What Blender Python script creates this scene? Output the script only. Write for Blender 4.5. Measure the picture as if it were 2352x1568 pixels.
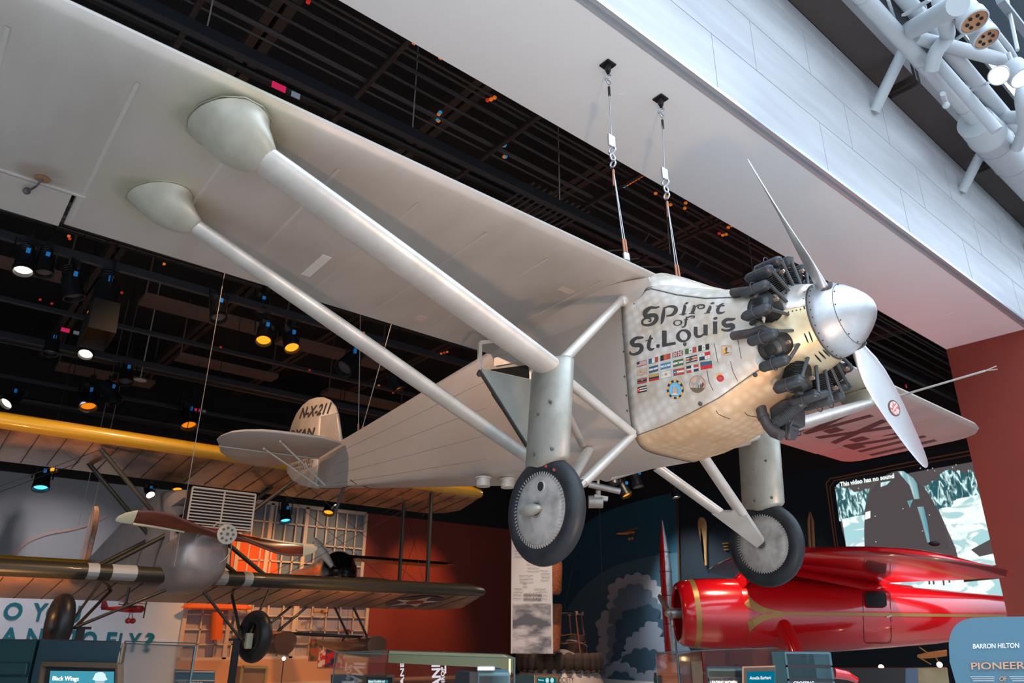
import bpy, bmesh, math, random
from mathutils import Vector as V, Matrix as M
from mathutils.bvhtree import BVHTree
random.seed(7)
pi=math.pi; sin=math.sin; cos=math.cos
S=bpy.context.scene; COL=S.collection
for o in list(bpy.data.objects): bpy.data.objects.remove(o)
# ------------------------------------------------------------ camera
FPX=1666.92; CXY=(1176,784)
CR=M(((0.766963, -0.641654, 0.006992), (0.242818, 0.280117, -0.928749), (0.593976, 0.714013, 0.370644)))
CAM=V((0,0,1.6))
cd=bpy.data.cameras.new('camera'); cam=bpy.data.objects.new('camera',cd); COL.objects.link(cam)
cd.sensor_width=36; cd.lens=FPX/2352*36; cd.clip_end=200; cd.clip_start=.05
cm=M((CR[0],-CR[1],-CR[2])).transposed().to_4x4(); cm.translation=CAM; cam.matrix_world=cm
S.camera=cam
cd.dof.use_dof=True; cd.dof.focus_distance=6.8; cd.dof.aperture_fstop=2.0
def ray(x,y): return CR.transposed()@V(((x-CXY[0])/FPX,(y-CXY[1])/FPX,1))
def onX(x,y,c): d=ray(x,y); return d*(c/d.x)+CAM
def onY(x,y,c): d=ray(x,y); return d*(c/d.y)+CAM
def onZ(x,y,c): d=ray(x,y); return d*((c-1.6)/d.z)+CAM
# ------------------------------------------------------------ light
S.view_settings.view_transform='Standard'; S.view_settings.look='None'
S.view_settings.exposure=0.22; S.view_settings.gamma=1
W=bpy.data.worlds.new('daylight'); S.world=W; W.use_nodes=True
b=W.node_tree.nodes['Background']; b.inputs[0].default_value=(.66,.82,1,1); wn_=W.node_tree.nodes; wl=W.node_tree.links
# overcast daylight over the glazed hall: brighter overhead than at the horizon
w_tc=wn_.new('ShaderNodeTexCoord'); w_sx=wn_.new('ShaderNodeSeparateXYZ'); w_mr=wn_.new('ShaderNodeMapRange')
wl.new(w_tc.outputs['Generated'],w_sx.inputs[0]); wl.new(w_sx.outputs[2],w_mr.inputs[0]); wl.new(w_mr.outputs[0],b.inputs[1])
w_mr.inputs[1].default_value=.1; w_mr.inputs[2].default_value=.9; w_mr.inputs[3].default_value=1.3; w_mr.inputs[4].default_value=4.6
def lamp(kind,name,loc,target,power,color,size=1,size2=None,angle=None,blend=.6):
    d=bpy.data.lights.new(name,kind); d.energy=power; d.color=color
    if kind=='AREA':
        d.size=size
        if size2: d.shape='RECTANGLE'; d.size_y=size2
    elif kind=='SPOT': d.spot_size=math.radians(angle); d.spot_blend=blend; d.shadow_soft_size=size
    else: d.shadow_soft_size=size
    o=bpy.data.objects.new(name,d); COL.objects.link(o); o.location=loc
    o.rotation_euler=(V(target)-V(loc)).to_track_quat('-Z','Y').to_euler(); return o
# ------------------------------------------------------------ materials
def mat(name,col,rough=.5,metal=0,col2=None,scale=4,detail=3,bump=0,emit=None,es=1,alpha=1,coat=0,trans=0,stretch=(1,1,1),lo=.35,hi=.65,ior=1.45,r2=None,spec=.5):
    m=bpy.data.materials.new(name); m.use_nodes=True; nt=m.node_tree; n=nt.nodes; b=n['Principled BSDF']
    def c4(c): return (*c,1)
    b.inputs['Base Color'].default_value=c4(col); b.inputs['Roughness'].default_value=rough; b.inputs['Metallic'].default_value=metal
    b.inputs['Specular IOR Level'].default_value=spec
    if coat: b.inputs['Coat Weight'].default_value=coat; b.inputs['Coat Roughness'].default_value=.06
    if trans: b.inputs['Transmission Weight'].default_value=trans; b.inputs['IOR'].default_value=ior
    if alpha<1: b.inputs['Alpha'].default_value=alpha
    if emit: b.inputs['Emission Color'].default_value=c4(emit); b.inputs['Emission Strength'].default_value=es
    if col2 or bump or r2 is not None:
        tc=n.new('ShaderNodeTexCoord'); mp=n.new('ShaderNodeMapping'); mp.inputs['Scale'].default_value=stretch
        nt.links.new(tc.outputs['Object'],mp.inputs[0])
        no=n.new('ShaderNodeTexNoise'); no.inputs['Scale'].default_value=scale; no.inputs['Detail'].default_value=detail
        nt.links.new(mp.outputs[0],no.inputs['Vector'])
        cr=n.new('ShaderNodeValToRGB'); cr.color_ramp.elements[0].position=lo; cr.color_ramp.elements[1].position=hi
        cr.color_ramp.elements[0].color=c4(col); cr.color_ramp.elements[1].color=c4(col2 or col)
        nt.links.new(no.outputs[0],cr.inputs[0]); nt.links.new(cr.outputs[0],b.inputs['Base Color'])
        if r2 is not None:
            mr=n.new('ShaderNodeMapRange'); mr.inputs[1].default_value=lo; mr.inputs[2].default_value=hi
            mr.inputs[3].default_value=rough; mr.inputs[4].default_value=r2
            nt.links.new(no.outputs[0],mr.inputs[0]); nt.links.new(mr.outputs[0],b.inputs['Roughness'])
        if bump:
            bp=n.new('ShaderNodeBump'); bp.inputs['Strength'].default_value=bump; bp.inputs['Distance'].default_value=.02
            nt.links.new(no.outputs[0],bp.inputs['Height']); nt.links.new(bp.outputs[0],b.inputs['Normal'])
    return m
def emat(name,col,s=1):
    m=mat(name,(0,0,0),.6,emit=col,es=s,spec=0); return m
# ------------------------------------------------------------ mesh builder
def frame(d,up=V((0,0,1))):
    d=V(d).normalized(); up=V(up)
    if abs(d.dot(up))>.98: up=V((1,0,0)) if abs(d.x)<.9 else V((0,1,0))
    s=d.cross(up).normalized(); return s,s.cross(d).normalized(),d
class MB:
    def __init__(s): s.v=[]; s.f=[]; s.m=[]; s.k=0
    def mat(s,i): s.k=i; return s
    def add(s,vs,fs):
        o=len(s.v); s.v+=[V(p) for p in vs]
        for f in fs: s.f.append([i+o for i in f]); s.m.append(s.k)
        return s
    def box(s,a,b):
        x0,y0,z0=a; x1,y1,z1=b
        return s.add([(x0,y0,z0),(x1,y0,z0),(x1,y1,z0),(x0,y1,z0),(x0,y0,z1),(x1,y0,z1),(x1,y1,z1),(x0,y1,z1)],
            [(0,3,2,1),(4,5,6,7),(0,1,5,4),(1,2,6,5),(2,3,7,6),(3,0,4,7)])
    def beam(s,a,b,w,h,up=(0,0,1)):
        a=V(a);b=V(b);u,v,d=frame(b-a,V(up)); u=u*w/2; v=v*h/2
        return s.add([a-u-v,a+u-v,a+u+v,a-u+v,b-u-v,b+u-v,b+u+v,b-u+v],[(0,3,2,1),(4,5,6,7),(0,1,5,4),(1,2,6,5),(2,3,7,6),(3,0,4,7)])
    def loft(s,secs,caps=True,closed=True):
        n=len(secs[0]); vs=[p for q in secs for p in q]; fs=[]
        for i in range(len(secs)-1):
            for j in range(n if closed else n-1):
                k=(j+1)%n; fs.append((i*n+j,i*n+k,(i+1)*n+k,(i+1)*n+j))
        if caps: fs.append(tuple(range(n))[::-1]); fs.append(tuple(range((len(secs)-1)*n,len(secs)*n)))
        return s.add(vs,fs)
    def tube(s,path,r,n=10,caps=True,up=(0,0,1),flat=1):
        path=[V(p) for p in path]; k=len(path); rr=r if isinstance(r,(list,tuple)) else [r]*k
        secs=[]; pu=None
        for i,p in enumerate(path):
            d=(path[min(i+1,k-1)]-path[max(i-1,0)])
            if pu is None: u,v,_=frame(d,V(up))
            else:
                d=d.normalized(); u=(pu-d*pu.dot(d)).normalized(); v=u.cross(d) if False else d.cross(u)*-1
            pu=u
            secs.append([p+u*cos(2*pi*j/n)*rr[i]+v*sin(2*pi*j/n)*rr[i]*flat for j in range(n)])
        return s.loft(secs,caps)
    def lathe(s,prof,o,ax,n=24,caps=True):
        # prof: (dist along axis, radius)
        o=V(o);u,v,d=frame(ax)
        return s.loft([[o+d*t+u*cos(2*pi*j/n)*r+v*sin(2*pi*j/n)*r for j in range(n)] for t,r in prof],caps)
    def prism(s,poly,off):
        off=V(off);n=len(poly);vs=[V(p) for p in poly];vs+=[p+off for p in vs]
        return s.add(vs,[tuple(range(n))[::-1],tuple(range(n,2*n))]+[(i,(i+1)%n,n+(i+1)%n,n+i) for i in range(n)])
    def sphere(s,c,r,n=12,m=8,sc=(1,1,1)):
        c=V(c);secs=[]
        for i in range(m+1):
            a=-pi/2+pi*i/m; q=max(cos(a),.002)
            secs.append([c+V((cos(2*pi*j/n)*q*r*sc[0],sin(2*pi*j/n)*q*r*sc[1],sin(a)*r*sc[2])) for j in range(n)])
        return s.loft(secs)
    def torus(s,c,ax,R,r,n=32,m=10,ry=None):
        c=V(c);u,v,d=frame(ax);o=len(s.v);vs=[];fs=[];ry=ry or r
        for i in range(n):
            a=2*pi*i/n;e=u*cos(a)+v*sin(a)
            for j in range(m): b_=2*pi*j/m; vs.append(c+e*(R+r*cos(b_))+d*ry*sin(b_))
        for i in range(n):
            for j in range(m): fs.append((i*m+j,((i+1)%n)*m+j,((i+1)%n)*m+(j+1)%m,i*m+(j+1)%m))
        return s.add(vs,fs)
    def ribbon(s,pts,w,nrm,th=.004,closed=False):
        # flat strip along pts, width w, lying in plane with normal nrm
        pts=[V(p) for p in pts]; nrm=V(nrm).normalized(); k=len(pts); secs=[]
        for i,p in enumerate(pts):
            a=pts[(i-1)%k] if closed or i>0 else p; b_=pts[(i+1)%k] if closed or i<k-1 else p
            t=(b_-a).normalized(); sd=t.cross(nrm)*(w[i] if isinstance(w,(list,tuple)) else w)/2
            secs.append([p-sd,p+sd,p+sd+nrm*th,p-sd+nrm*th])
        if closed: secs.append(secs[0])
        return s.loft(secs,not closed)
    def xf(s,mtx,start=0):
        for i in range(start,len(s.v)): s.v[i]=mtx@s.v[i]
        return s
    def build(s,name,mats,parent=None,smooth=None,bev=0):
        me=bpy.data.meshes.new(name); me.from_pydata([tuple(p) for p in s.v],[],s.f)
        mats=mats if isinstance(mats,(list,tuple)) else [mats]
        for m_ in mats: me.materials.append(m_)
        me.polygons.foreach_set('material_index',s.m)
        bm=bmesh.new(); bm.from_mesh(me); bmesh.ops.recalc_face_normals(bm,faces=bm.faces); bm.to_mesh(me); bm.free()
        if smooth is not None:
            me.polygons.foreach_set('use_smooth',[True]*len(me.polygons))
            me.set_sharp_from_angle(angle=math.radians(smooth))
        o=bpy.data.objects.new(name,me); COL.objects.link(o)
        if parent is not None: o.parent=parent
        if bev:
            bmod=o.modifiers.new('bevel','BEVEL'); bmod.width=bev; bmod.segments=2; bmod.limit_method='ANGLE'
        return o
def tag(o,label,cat,group=None,kind=None):
    o['label']=label; o['category']=cat
    if group: o['group']=group
    if kind: o['kind']=kind
    return o
def struct(o): o['kind']='structure'; return o
def thing(name,label,cat,loc=(0,0,0),rz=0,group=None):
    o=bpy.data.objects.new(name,None); COL.objects.link(o); o.location=loc; o.rotation_euler=(0,0,rz); o.empty_display_size=.1
    return tag(o,label,cat,group)
def plabel(o,l): o['label']=l; return o
FONT={}
def textmesh(txt,shear=0,bold=0,space=1):
    c=bpy.data.curves.new('t','FONT'); c.body=txt; c.size=1; c.shear=shear; c.offset=bold; c.space_character=space; c.resolution_u=3
    o=bpy.data.objects.new('t',c); COL.objects.link(o); dg=bpy.context.evaluated_depsgraph_get(); dg.update()
    me=bpy.data.meshes.new_from_object(o.evaluated_get(dg)); bpy.data.objects.remove(o)
    vs=[v.co.copy() for v in me.vertices]; fs=[tuple(p.vertices) for p in me.polygons]; bpy.data.meshes.remove(me)
    return vs,fs
def text3(mb,txt,bl,br,tl,th=0,shear=0,bold=0,space=1,full=False,curve=None):
    """text whose lower left, lower right and upper left corners sit at bl, br, tl; th = thickness towards the reader"""
    vs,fs=textmesh(txt,shear,bold,space)
    x0=min(v.x for v in vs);x1=max(v.x for v in vs);y0=min(v.y for v in vs) if full else 0;y1=max(v.y for v in vs)
    bl=V(bl);r=V(br)-bl;u=V(tl)-bl;n=r.cross(u).normalized()
    pts=[bl+r*((v.x-x0)/(x1-x0))+u*((v.y-y0)/(y1-y0)) for v in vs]
    if th:
        k=len(pts); pts2=[p+n*th for p in pts]
        ed={}
        for f in fs:
            for i in range(len(f)):
                e=(f[i],f[(i+1)%len(f)]); ed[e]=1
        side=[(a,b_,b_+k,a+k) for (a,b_) in ed if (b_,a) not in ed]
        mb.add(pts+pts2,[tuple(i+k for i in f) for f in fs]+side)
    else: mb.add(pts,fs)
    return mb

# ============================================================ ROOM
SOF=7.0; YB=3.407; YA=4.93; XR=15.62; XS_=22.0; YW=25.0; HB=10.2
mFloor=mat('terrazzo_floor',(.62,.585,.55),.35,0,(.52,.49,.46),30,3)
mSof=mat('white_plaster_soffit',(.80,.80,.79),.75,0,(.78,.78,.77),.6,2)
mRed=mat('brick_red_wall',(.24,.034,.018),.65,0,(.21,.03,.016),.5,2)
mGrey=mat('blue_grey_wall',(.32,.35,.38),.8)
mNavy=mat('navy_wall',(.004,.014,.022),.6)
mBlack=mat('black_ceiling',(.012,.010,.010),.9)
mDarkSteel=mat('dark_steel',(.018,.018,.02),.5,.3)
mWarmSteel=mat('brown_black_steel',(.04,.025,.02),.65,.2)
mTeal=mat('teal_panel',(.02,.075,.085),.45)
# marble cladding with joints
mMar=mat('marble_cladding',(.54,.545,.55),.4,0,(.45,.45,.465),1.0,6,stretch=(.8,1,6),lo=.3,hi=.7)
nt=mMar.node_tree;n_=nt.nodes
def quad(name,pts,m): return MB().add(pts,[tuple(range(len(pts)))]).build(name,m)
struct(MB().box((-12,-14,-.1),(34,YW,0)).build("floor",mFloor))
struct(MB().box((-12,-14.3,0),(34,-14,6.0)).build("wall_daylight_block",mat("pale_blocking_wall",(.6,.6,.6),.8)))  # unseen wall added behind the camera to block low daylight
# soffit strip with metal edge trim
struct(MB().box((-12,YB+.10,SOF),(XR+.05,YA,SOF+.25)).build('ceiling_soffit',mSof))
struct(MB().box((-12,YB-.01,SOF+.01),(XR+12,YB+.035,SOF+.06)).box((-12,YB+.07,SOF-.006),(XR+12,YB+.11,SOF+.1)).build('trim_1',mat('soffit_edge_trim',(.62,.66,.70),.3,.6)))
struct(MB().box((-12,YB+.03,SOF+.035),(XR+12,YB+.08,SOF+.06)).build('trim_2',mat('soffit_groove',(.30,.31,.33),.5)))
struct(MB().box((-12,YB,SOF+.06),(XR+12,YB+.25,9.75)).build('wall_upper_marble',mMar))
jt=MB()
for z in (7.83,8.62,9.40): jt.box((-12,YB-.004,z),(XR+12,YB+.01,z+.006))
for k in range(-4,10):
    for r,(z0,z1) in enumerate(((7.06,7.83),(7.83,8.62),(8.62,9.40),(9.40,9.75))):
        x=k*2.35+.9*(r%2)+1.0; jt.box((x,YB-.004,z0),(x+.006,YB+.01,z1))
struct(jt.build('trim_3',mat('marble_joint',(.38,.38,.40),.8)))
# round access discs in the soffit
for i,(x,y) in enumerate(((1425,222),(2182,722),(1907,539))):
    p=onZ(x,y,SOF); tag(MB().lathe([(0,.045),(.006,.045)],p,(0,0,-1),20).build('ceiling_disc',mSof),['small white round cover in the soffit between the hoist plates','small white round cover in the soffit near the red wall','small white round cover in the soffit above the propeller'][i],'ceiling cover')
# walls
struct(MB().box((XR,-14,0),(XR+.4,YA,SOF+.02)).build('wall_right',mRed))
struct(MB().box((XS_,-1,0),(XS_+.3,YW+.3,6.42)).build('wall_screen',mNavy))
struct(MB().box((XS_,-1,6.42),(XS_+.3,YW+.3,HB)).build('wall_screen_upper',mBlack))
struct(MB().box((-12,YW,0),(13.62,YW+.3,5.72)).build('wall_back',mGrey))
struct(MB().box((13.58,YW-.02,0),(20.9,YW+.3,5.72)).build('wall_back_red',mRed))
struct(MB().box((20.88,YW,0),(XS_,YW+.3,5.72)).build('wall_back_navy',mNavy))
struct(MB().box((-12,YW,5.72),(XS_+.3,YW+.3,HB)).build('wall_back_upper',mBlack))
struct(MB().box((-12.3,YA,0),(-12,YW,HB)).build('wall_left',mGrey))
struct(MB().box((-12,YA,HB),(XS_+.3,YW+.3,HB+.2)).build('ceiling',mBlack))
struct(MB().box((-12,YA,SOF+.25),(XS_+.3,YA+.06,HB)).build('wall_bulkhead',mBlack))
# roof of the tall hall with a glazed band
mRoof=mat('hall_roof_deck',(.10,.13,.16),.8)
struct(MB().box((-12,1.2,13.0),(34,2.55,13.2)).build('ceiling_hall',mRoof))
struct(MB().box((-12,2.95,13.0),(34,YB+.25,13.2)).build('ceiling_hall_edge',mBlack))
struct(MB().box((-12,YB,9.75),(34,YB+.25,13.0)).build('wall_upper_dark',mBlack))

# ============================================================ SILVER MONOPLANE
PR=M(((-0.003737,0.999951,0.009181),(-0.999139,-0.004113,0.041283),(0.041319,-0.009019,0.999105)))
PT=V((4.9246,3.54398,4.40771))
def pl(x,y,a,v):
    o=PR.transposed()@(CAM-PT); d=PR.transposed()@ray(x,y); i='xyz'.index(a); return o+d*((v-o[i])/d[i])
def P2W(v): return PR@V(v)+PT
plane=thing('silver_monoplane','large silver high wing monoplane with a bare radial engine hung from the pale ceiling','airplane')
m4=PR.to_4x4(); m4.translation=PT; plane.matrix_world=m4
mFab=mat('doped_fabric',(.53,.46,.405),.42,.35,(.475,.405,.35),2.2,5,stretch=(.6,1.3,1),lo=.3,hi=.75,bump=.06,r2=.55)
mStr=mat('strut_silver',(.64,.595,.54),.38,.45,(.52,.48,.43),5,4,stretch=(.5,1,.5),r2=.5)
mFair=mat('fairing_grey_silver',(.40,.39,.34),.38,.45,(.29,.28,.24),5,6,r2=.52)
mCuff=mat('cuff_beige_silver',(.48,.44,.355),.4,.35,(.38,.345,.27),5,6,r2=.52)
mAlu=mat('bare_aluminium',(.56,.57,.58),.36,.8,(.42,.42,.42),7,8,r2=.48,bump=.03)
mStain=mat('stained_fabric',(.33,.31,.23),.6,.2,(.25,.23,.17),6,4)
mLine=mat('seam_dark',(.06,.05,.045),.6)
mRub=mat('tyre_rubber',(.011,.013,.016),.46,0,(.018,.02,.023),9,4,r2=.56,spec=.35)
mRub2=mat('tyre_side_cracked',(.03,.032,.034),.7,0,(.06,.06,.06),30,5,stretch=(1,1,1),bump=.5)
mEng=mat('engine_enamel',(.045,.05,.055),.38,.3,(.06,.065,.07),12,4,r2=.5)
mFin=mat('cooling_fins',(.035,.033,.03),.55,.3,(.06,.055,.045),14,4)
mExh=mat('exhaust_steel',(.10,.085,.085),.55,.5,(.07,.06,.065),10,4)
mBrass=mat('brass_fitting',(.45,.31,.24),.4,.8)
mPlug=mat('plug_ceramic',(.7,.66,.6),.35)
mInk=mat('black_lettering',(.045,.04,.038),.5)
mDial=mat('dark_opening',(.006,.006,.007),.8)
def turned(name,base,tint,patch):
    m=mat(name,base,.3,.45); nt=m.node_tree;n=nt.nodes;b_=n['Principled BSDF'];L=nt.links
    tc=n.new('ShaderNodeTexCoord');mp=n.new('ShaderNodeMapping');mp.inputs['Rotation'].default_value=(0,.25,0)
    L.new(tc.outputs['Object'],mp.inputs[0])
    vo=n.new('ShaderNodeTexVoronoi');vo.inputs['Scale'].default_value=12.5;vo.inputs['Randomness'].default_value=.3
    L.new(mp.outputs[0],vo.inputs[0])
    no=n.new('ShaderNodeTexNoise');no.inputs['Scale'].default_value=3.2;no.inputs['Detail'].default_value=6;L.new(tc.outputs['Object'],no.inputs['Vector'])
    cr=n.new('ShaderNodeValToRGB');cr.color_ramp.elements[0].position=.38;cr.color_ramp.elements[1].position=.66
    cr.color_ramp.elements[0].color=(*base,1);cr.color_ramp.elements[1].color=(*tint,1);L.new(no.outputs[0],cr.inputs[0])
    mx=n.new('ShaderNodeMix');mx.data_type='RGBA';mx.blend_type='MULTIPLY';mx.inputs[0].default_value=patch
    c2=n.new('ShaderNodeValToRGB');c2.color_ramp.elements[0].position=0;c2.color_ramp.elements[1].position=.55
    c2.color_ramp.elements[0].color=(1,1,1,1);c2.color_ramp.elements[1].color=(.48,.44,.39,1)
    L.new(vo.outputs['Distance'],c2.inputs[0]);L.new(cr.outputs[0],mx.inputs[6]);L.new(c2.outputs[0],mx.inputs[7]);L.new(mx.outputs[2],b_.inputs['Base Color'])
    sw=n.new('ShaderNodeBump');sw.inputs['Strength'].default_value=.0;sw.inputs['Distance'].default_value=.006
    L.new(vo.outputs['Distance'],sw.inputs['Height']);L.new(sw.outputs[0],b_.inputs['Normal'])
    mr=n.new('ShaderNodeMapRange');mr.inputs[1].default_value=0;mr.inputs[2].default_value=.6;mr.inputs[3].default_value=.34;mr.inputs[4].default_value=.5
    L.new(vo.outputs['Distance'],mr.inputs[0]);L.new(mr.outputs[0],b_.inputs['Roughness'])
    return m
mTurn=turned('engine_turned_aluminium',(.88,.83,.77),(.70,.58,.44),.5)
mBelly=turned('amber_lit_turned_aluminium',(.92,.66,.42),(.78,.50,.28),.5)  # amber patina plus the warm floor reflection, put into the colour
mCream=mat('yellowed_aluminium',(.70,.60,.40),.33,.6,(.55,.42,.24),6,6,r2=.5)
mNoseUp=mat('worn_aluminium',(.78,.74,.70),.32,.75,(.52,.40,.32),5,5,lo=.45,hi=.7,r2=.5)
mLace=mat('lacing',(.24,.225,.21),.75); mRib=mat('rib_tape',(.50,.44,.39),.5,.3)
mWing=mat('wing_fabric',(.52,.455,.405),.42,.35,(.40,.34,.29),1.5,7,stretch=(.5,1.2,1),lo=.38,hi=.78,bump=.05,r2=.55)
def stain(m):
    nt=m.node_tree;n=nt.nodes;L=nt.links;b_=n['Principled BSDF']; src=b_.inputs['Base Color'].links[0].from_socket
    tc=n.new('ShaderNodeTexCoord');sx=n.new('ShaderNodeSeparateXYZ');L.new(tc.outputs['Object'],sx.inputs[0])
    ab=n.new('ShaderNodeMath');ab.operation='ABSOLUTE';L.new(sx.outputs[1],ab.inputs[0])
    cx=n.new('ShaderNodeCombineXYZ');L.new(sx.outputs[0],cx.inputs[0]);L.new(ab.outputs[0],cx.inputs[1])
    no=n.new('ShaderNodeTexNoise');no.inputs['Scale'].default_value=2.5;L.new(tc.outputs['Object'],no.inputs[0])
    for c,r0,r1,col,am in (((-.31,3.95,0),.22,.62,(.44,.40,.27),.75),((-1.36,4.05,0),.20,.58,(.44,.40,.27),.75),((-.31,3.96,0),.24,.36,(.26,.25,.18),.6),((-1.36,4.05,0),.20,.32,(.26,.25,.18),.6),((-1.62,4.75,0),.02,.2,(.25,.15,.09),.6),((-.75,.85,0),.0,.55,(.30,.245,.19),.5),((-.35,1.35,0),.0,.45,(.33,.28,.22),.4),((-1.3,1.5,0),.0,.6,(.50,.38,.29),.4)):
        vd_=n.new('ShaderNodeVectorMath');vd_.operation='DISTANCE';vd_.inputs[1].default_value=c;L.new(cx.outputs[0],vd_.inputs[0])
        ad=n.new('ShaderNodeMath');ad.operation='MULTIPLY_ADD';ad.inputs[1].default_value=.35;L.new(no.outputs[0],ad.inputs[0]);L.new(vd_.outputs['Value'],ad.inputs[2])
        mr=n.new('ShaderNodeMapRange');mr.interpolation_type='SMOOTHSTEP';mr.inputs[1].default_value=r0+.17;mr.inputs[2].default_value=r1+.17;mr.inputs[3].default_value=am;mr.inputs[4].default_value=0;L.new(ad.outputs[0],mr.inputs[0])
        mx=n.new('ShaderNodeMix');mx.data_type='RGBA';L.new(mr.outputs[0],mx.inputs[0]);L.new(src,mx.inputs[6]);mx.inputs[7].default_value=(*col,1);src=mx.outputs[2]
    L.new(src,b_.inputs['Base Color'])
stain(mWing)
# ---- wing
CY=[(0,.035,.035),(.0125,.0545,.0193),(.025,.065,.0147),(.05,.079,.0093),(.1,.096,.0042),(.15,.106,.0015),(.2,.1136,.0003),(.3,.117,0),(.4,.114,0),(.5,.1052,0),(.6,.0915,0),(.7,.0735,0),(.8,.0522,0),(.9,.028,0),(1,.004,0)]
def foil(c,x0,y,z0=0,cut=1.,start=0.,th=1.):
    up=[];lo=[]
    pts=[p for p in CY if start<=p[0]<=cut]
    def at(t):
        for a,b_ in zip(CY,CY[1:]):
            if a[0]<=t<=b_[0]:
                k=(t-a[0])/(b_[0]-a[0]); return (t,a[1]+(b_[1]-a[1])*k,a[2]+(b_[2]-a[2])*k)
    if pts[-1][0]<cut: pts.append(at(cut))
    if pts[0][0]>start: pts.insert(0,at(start))
    for t,u,l in pts: up.append(V((x0-t*c,y,z0+u*c*th))); lo.append(V((x0-t*c,y,z0+l*c*th)))
    return up+lo[::-1]
C=2.13
w=MB()
hin=1.68/C
def tipsec(y,x0,c,th): return foil(c,x0,y,0,1,0,th)
for s in (-1,1):
    w.loft([foil(C,0,s*.0,0),foil(C,0,s*4.5,0)],caps=True)
    w.loft([foil(C,0,s*4.5,0,hin),foil(C,0,s*6.12,0,hin)],caps=True)
    w.loft([tipsec(s*6.12,0,C,1),tipsec(s*6.75,0,C,1),tipsec(s*6.93,-.03,C-.04,.9),tipsec(s*7.06,-.12,C-.2,.6),tipsec(s*7.12,-.28,C-.5,.3)],caps=True)
wing=w.build('wing',mWing,plane,35)
for s in (-1,1):
    a=MB(); dz=-.03 if s<0 else -.01
    secs=[]
    for y in (4.53,6.09):
        q=foil(C,0,s*y,0,1,hin+.008); secs.append([V((p.x,p.y,p.z+(dz*(-(p.x)-1.69)/.44))) for p in q])
    a.loft(secs); a.build('aileron',mFab,plane,35)
    MB().beam((-1.665,s*4.45,-.004),(-1.665,s*6.15,-.004),.02,.008).build('aileron_gap_strip',mStr,plane)
    # control horn near the aileron hinge with its brown stain ring
    h=MB().lathe([(0,.045),(.004,.045)],(-1.60,s*4.72,-.004),(0,0,-1),20)
    h.build('inspection_ring',mat('rusty_ring',(.22,.11,.05),.7),plane)
    MB().tube([(-1.60,s*4.72,-.0),(-1.62,s*4.74,-.06),(-1.76,s*4.78,-.05)],.008,6).sphere((-1.76,s*4.78,-.04),.025,8,6).build('aileron_horn',mExh,plane)
# rib tapes and leading edge tape
for s in (-1,1):
    rb=MB(); y=.75
    while y<6.0:
        rb.box((-2.10 if y<4.5 else -1.66,s*y-.012,-.0015),(-.28,s*y+.012,0.001)); y+=.62
    rb.build('rib_tape',mRib,plane)
MB().box((-1.75,-2.82,-.004),(-1.35,-2.74,.001)).build('patch_tape',mat('pale_tape',(.66,.63,.58),.5,.2),plane)
mPk=mat('pink_tape',(.55,.42,.34),.5,.2)
MB().box((-.62,-.95,-.003),(-.55,-.8,.001)).build('patch_tape',mPk,plane)
MB().box((-1.9,-1.62,-.003),(-1.8,-1.52,.001)).build('patch_tape',mPk,plane)
# underwing registration
def flat_text(t,o,r,u,m,name,parent,**k): 
    return text3(MB(),t,o,V(o)+V(r),V(o)+V(u),**k).build(name,m,parent)
flat_text('N-X-211',(-1.62,4.46,-.004),(.02,2.5,0),(1.0,-.06,0),mat('registration_black',(.055,.042,.038),.5),'registration_lettering',plane,bold=.035,space=1.0)
# ---- strut fittings
def stream(c,t,n=18):
    # streamlined section, nose towards +x, thickness t
    out=[]
    for i in range(n):
        a=2*pi*i/n; x=cos(a); k=sin(a)*(.5+.5*min(1,(1+x)*.9)**.8)
        out.append((c*(x*.5),t*k*.5))
    return out
def strut(a,b_,c0,t0,c1=None,t1=None,steps=10,bulge=0,mt=None,name='wing_strut',parent=None):
    a=V(a);b_=V(b_);c1=c1 or c0;t1=t1 or t0; d=(b_-a).normalized(); ex=V((1,0,0)); ex=(ex-d*ex.dot(d)).normalized(); ey=d.cross(ex)
    secs=[]
    for i in range(steps+1):
        k=i/steps; p=a.lerp(b_,k); q=1+bulge*sin(pi*k)
        c=(c0+(c1-c0)*k)*q; t=(t0+(t1-t0)*k)*q
        secs.append([p+ex*x+ey*y for x,y in stream(c,t)])
    return MB().loft(secs).build(name,mt or mStr,parent or plane,50)
HJ=(-.2,1.36,-.99)  # junction on the shock strut
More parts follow.
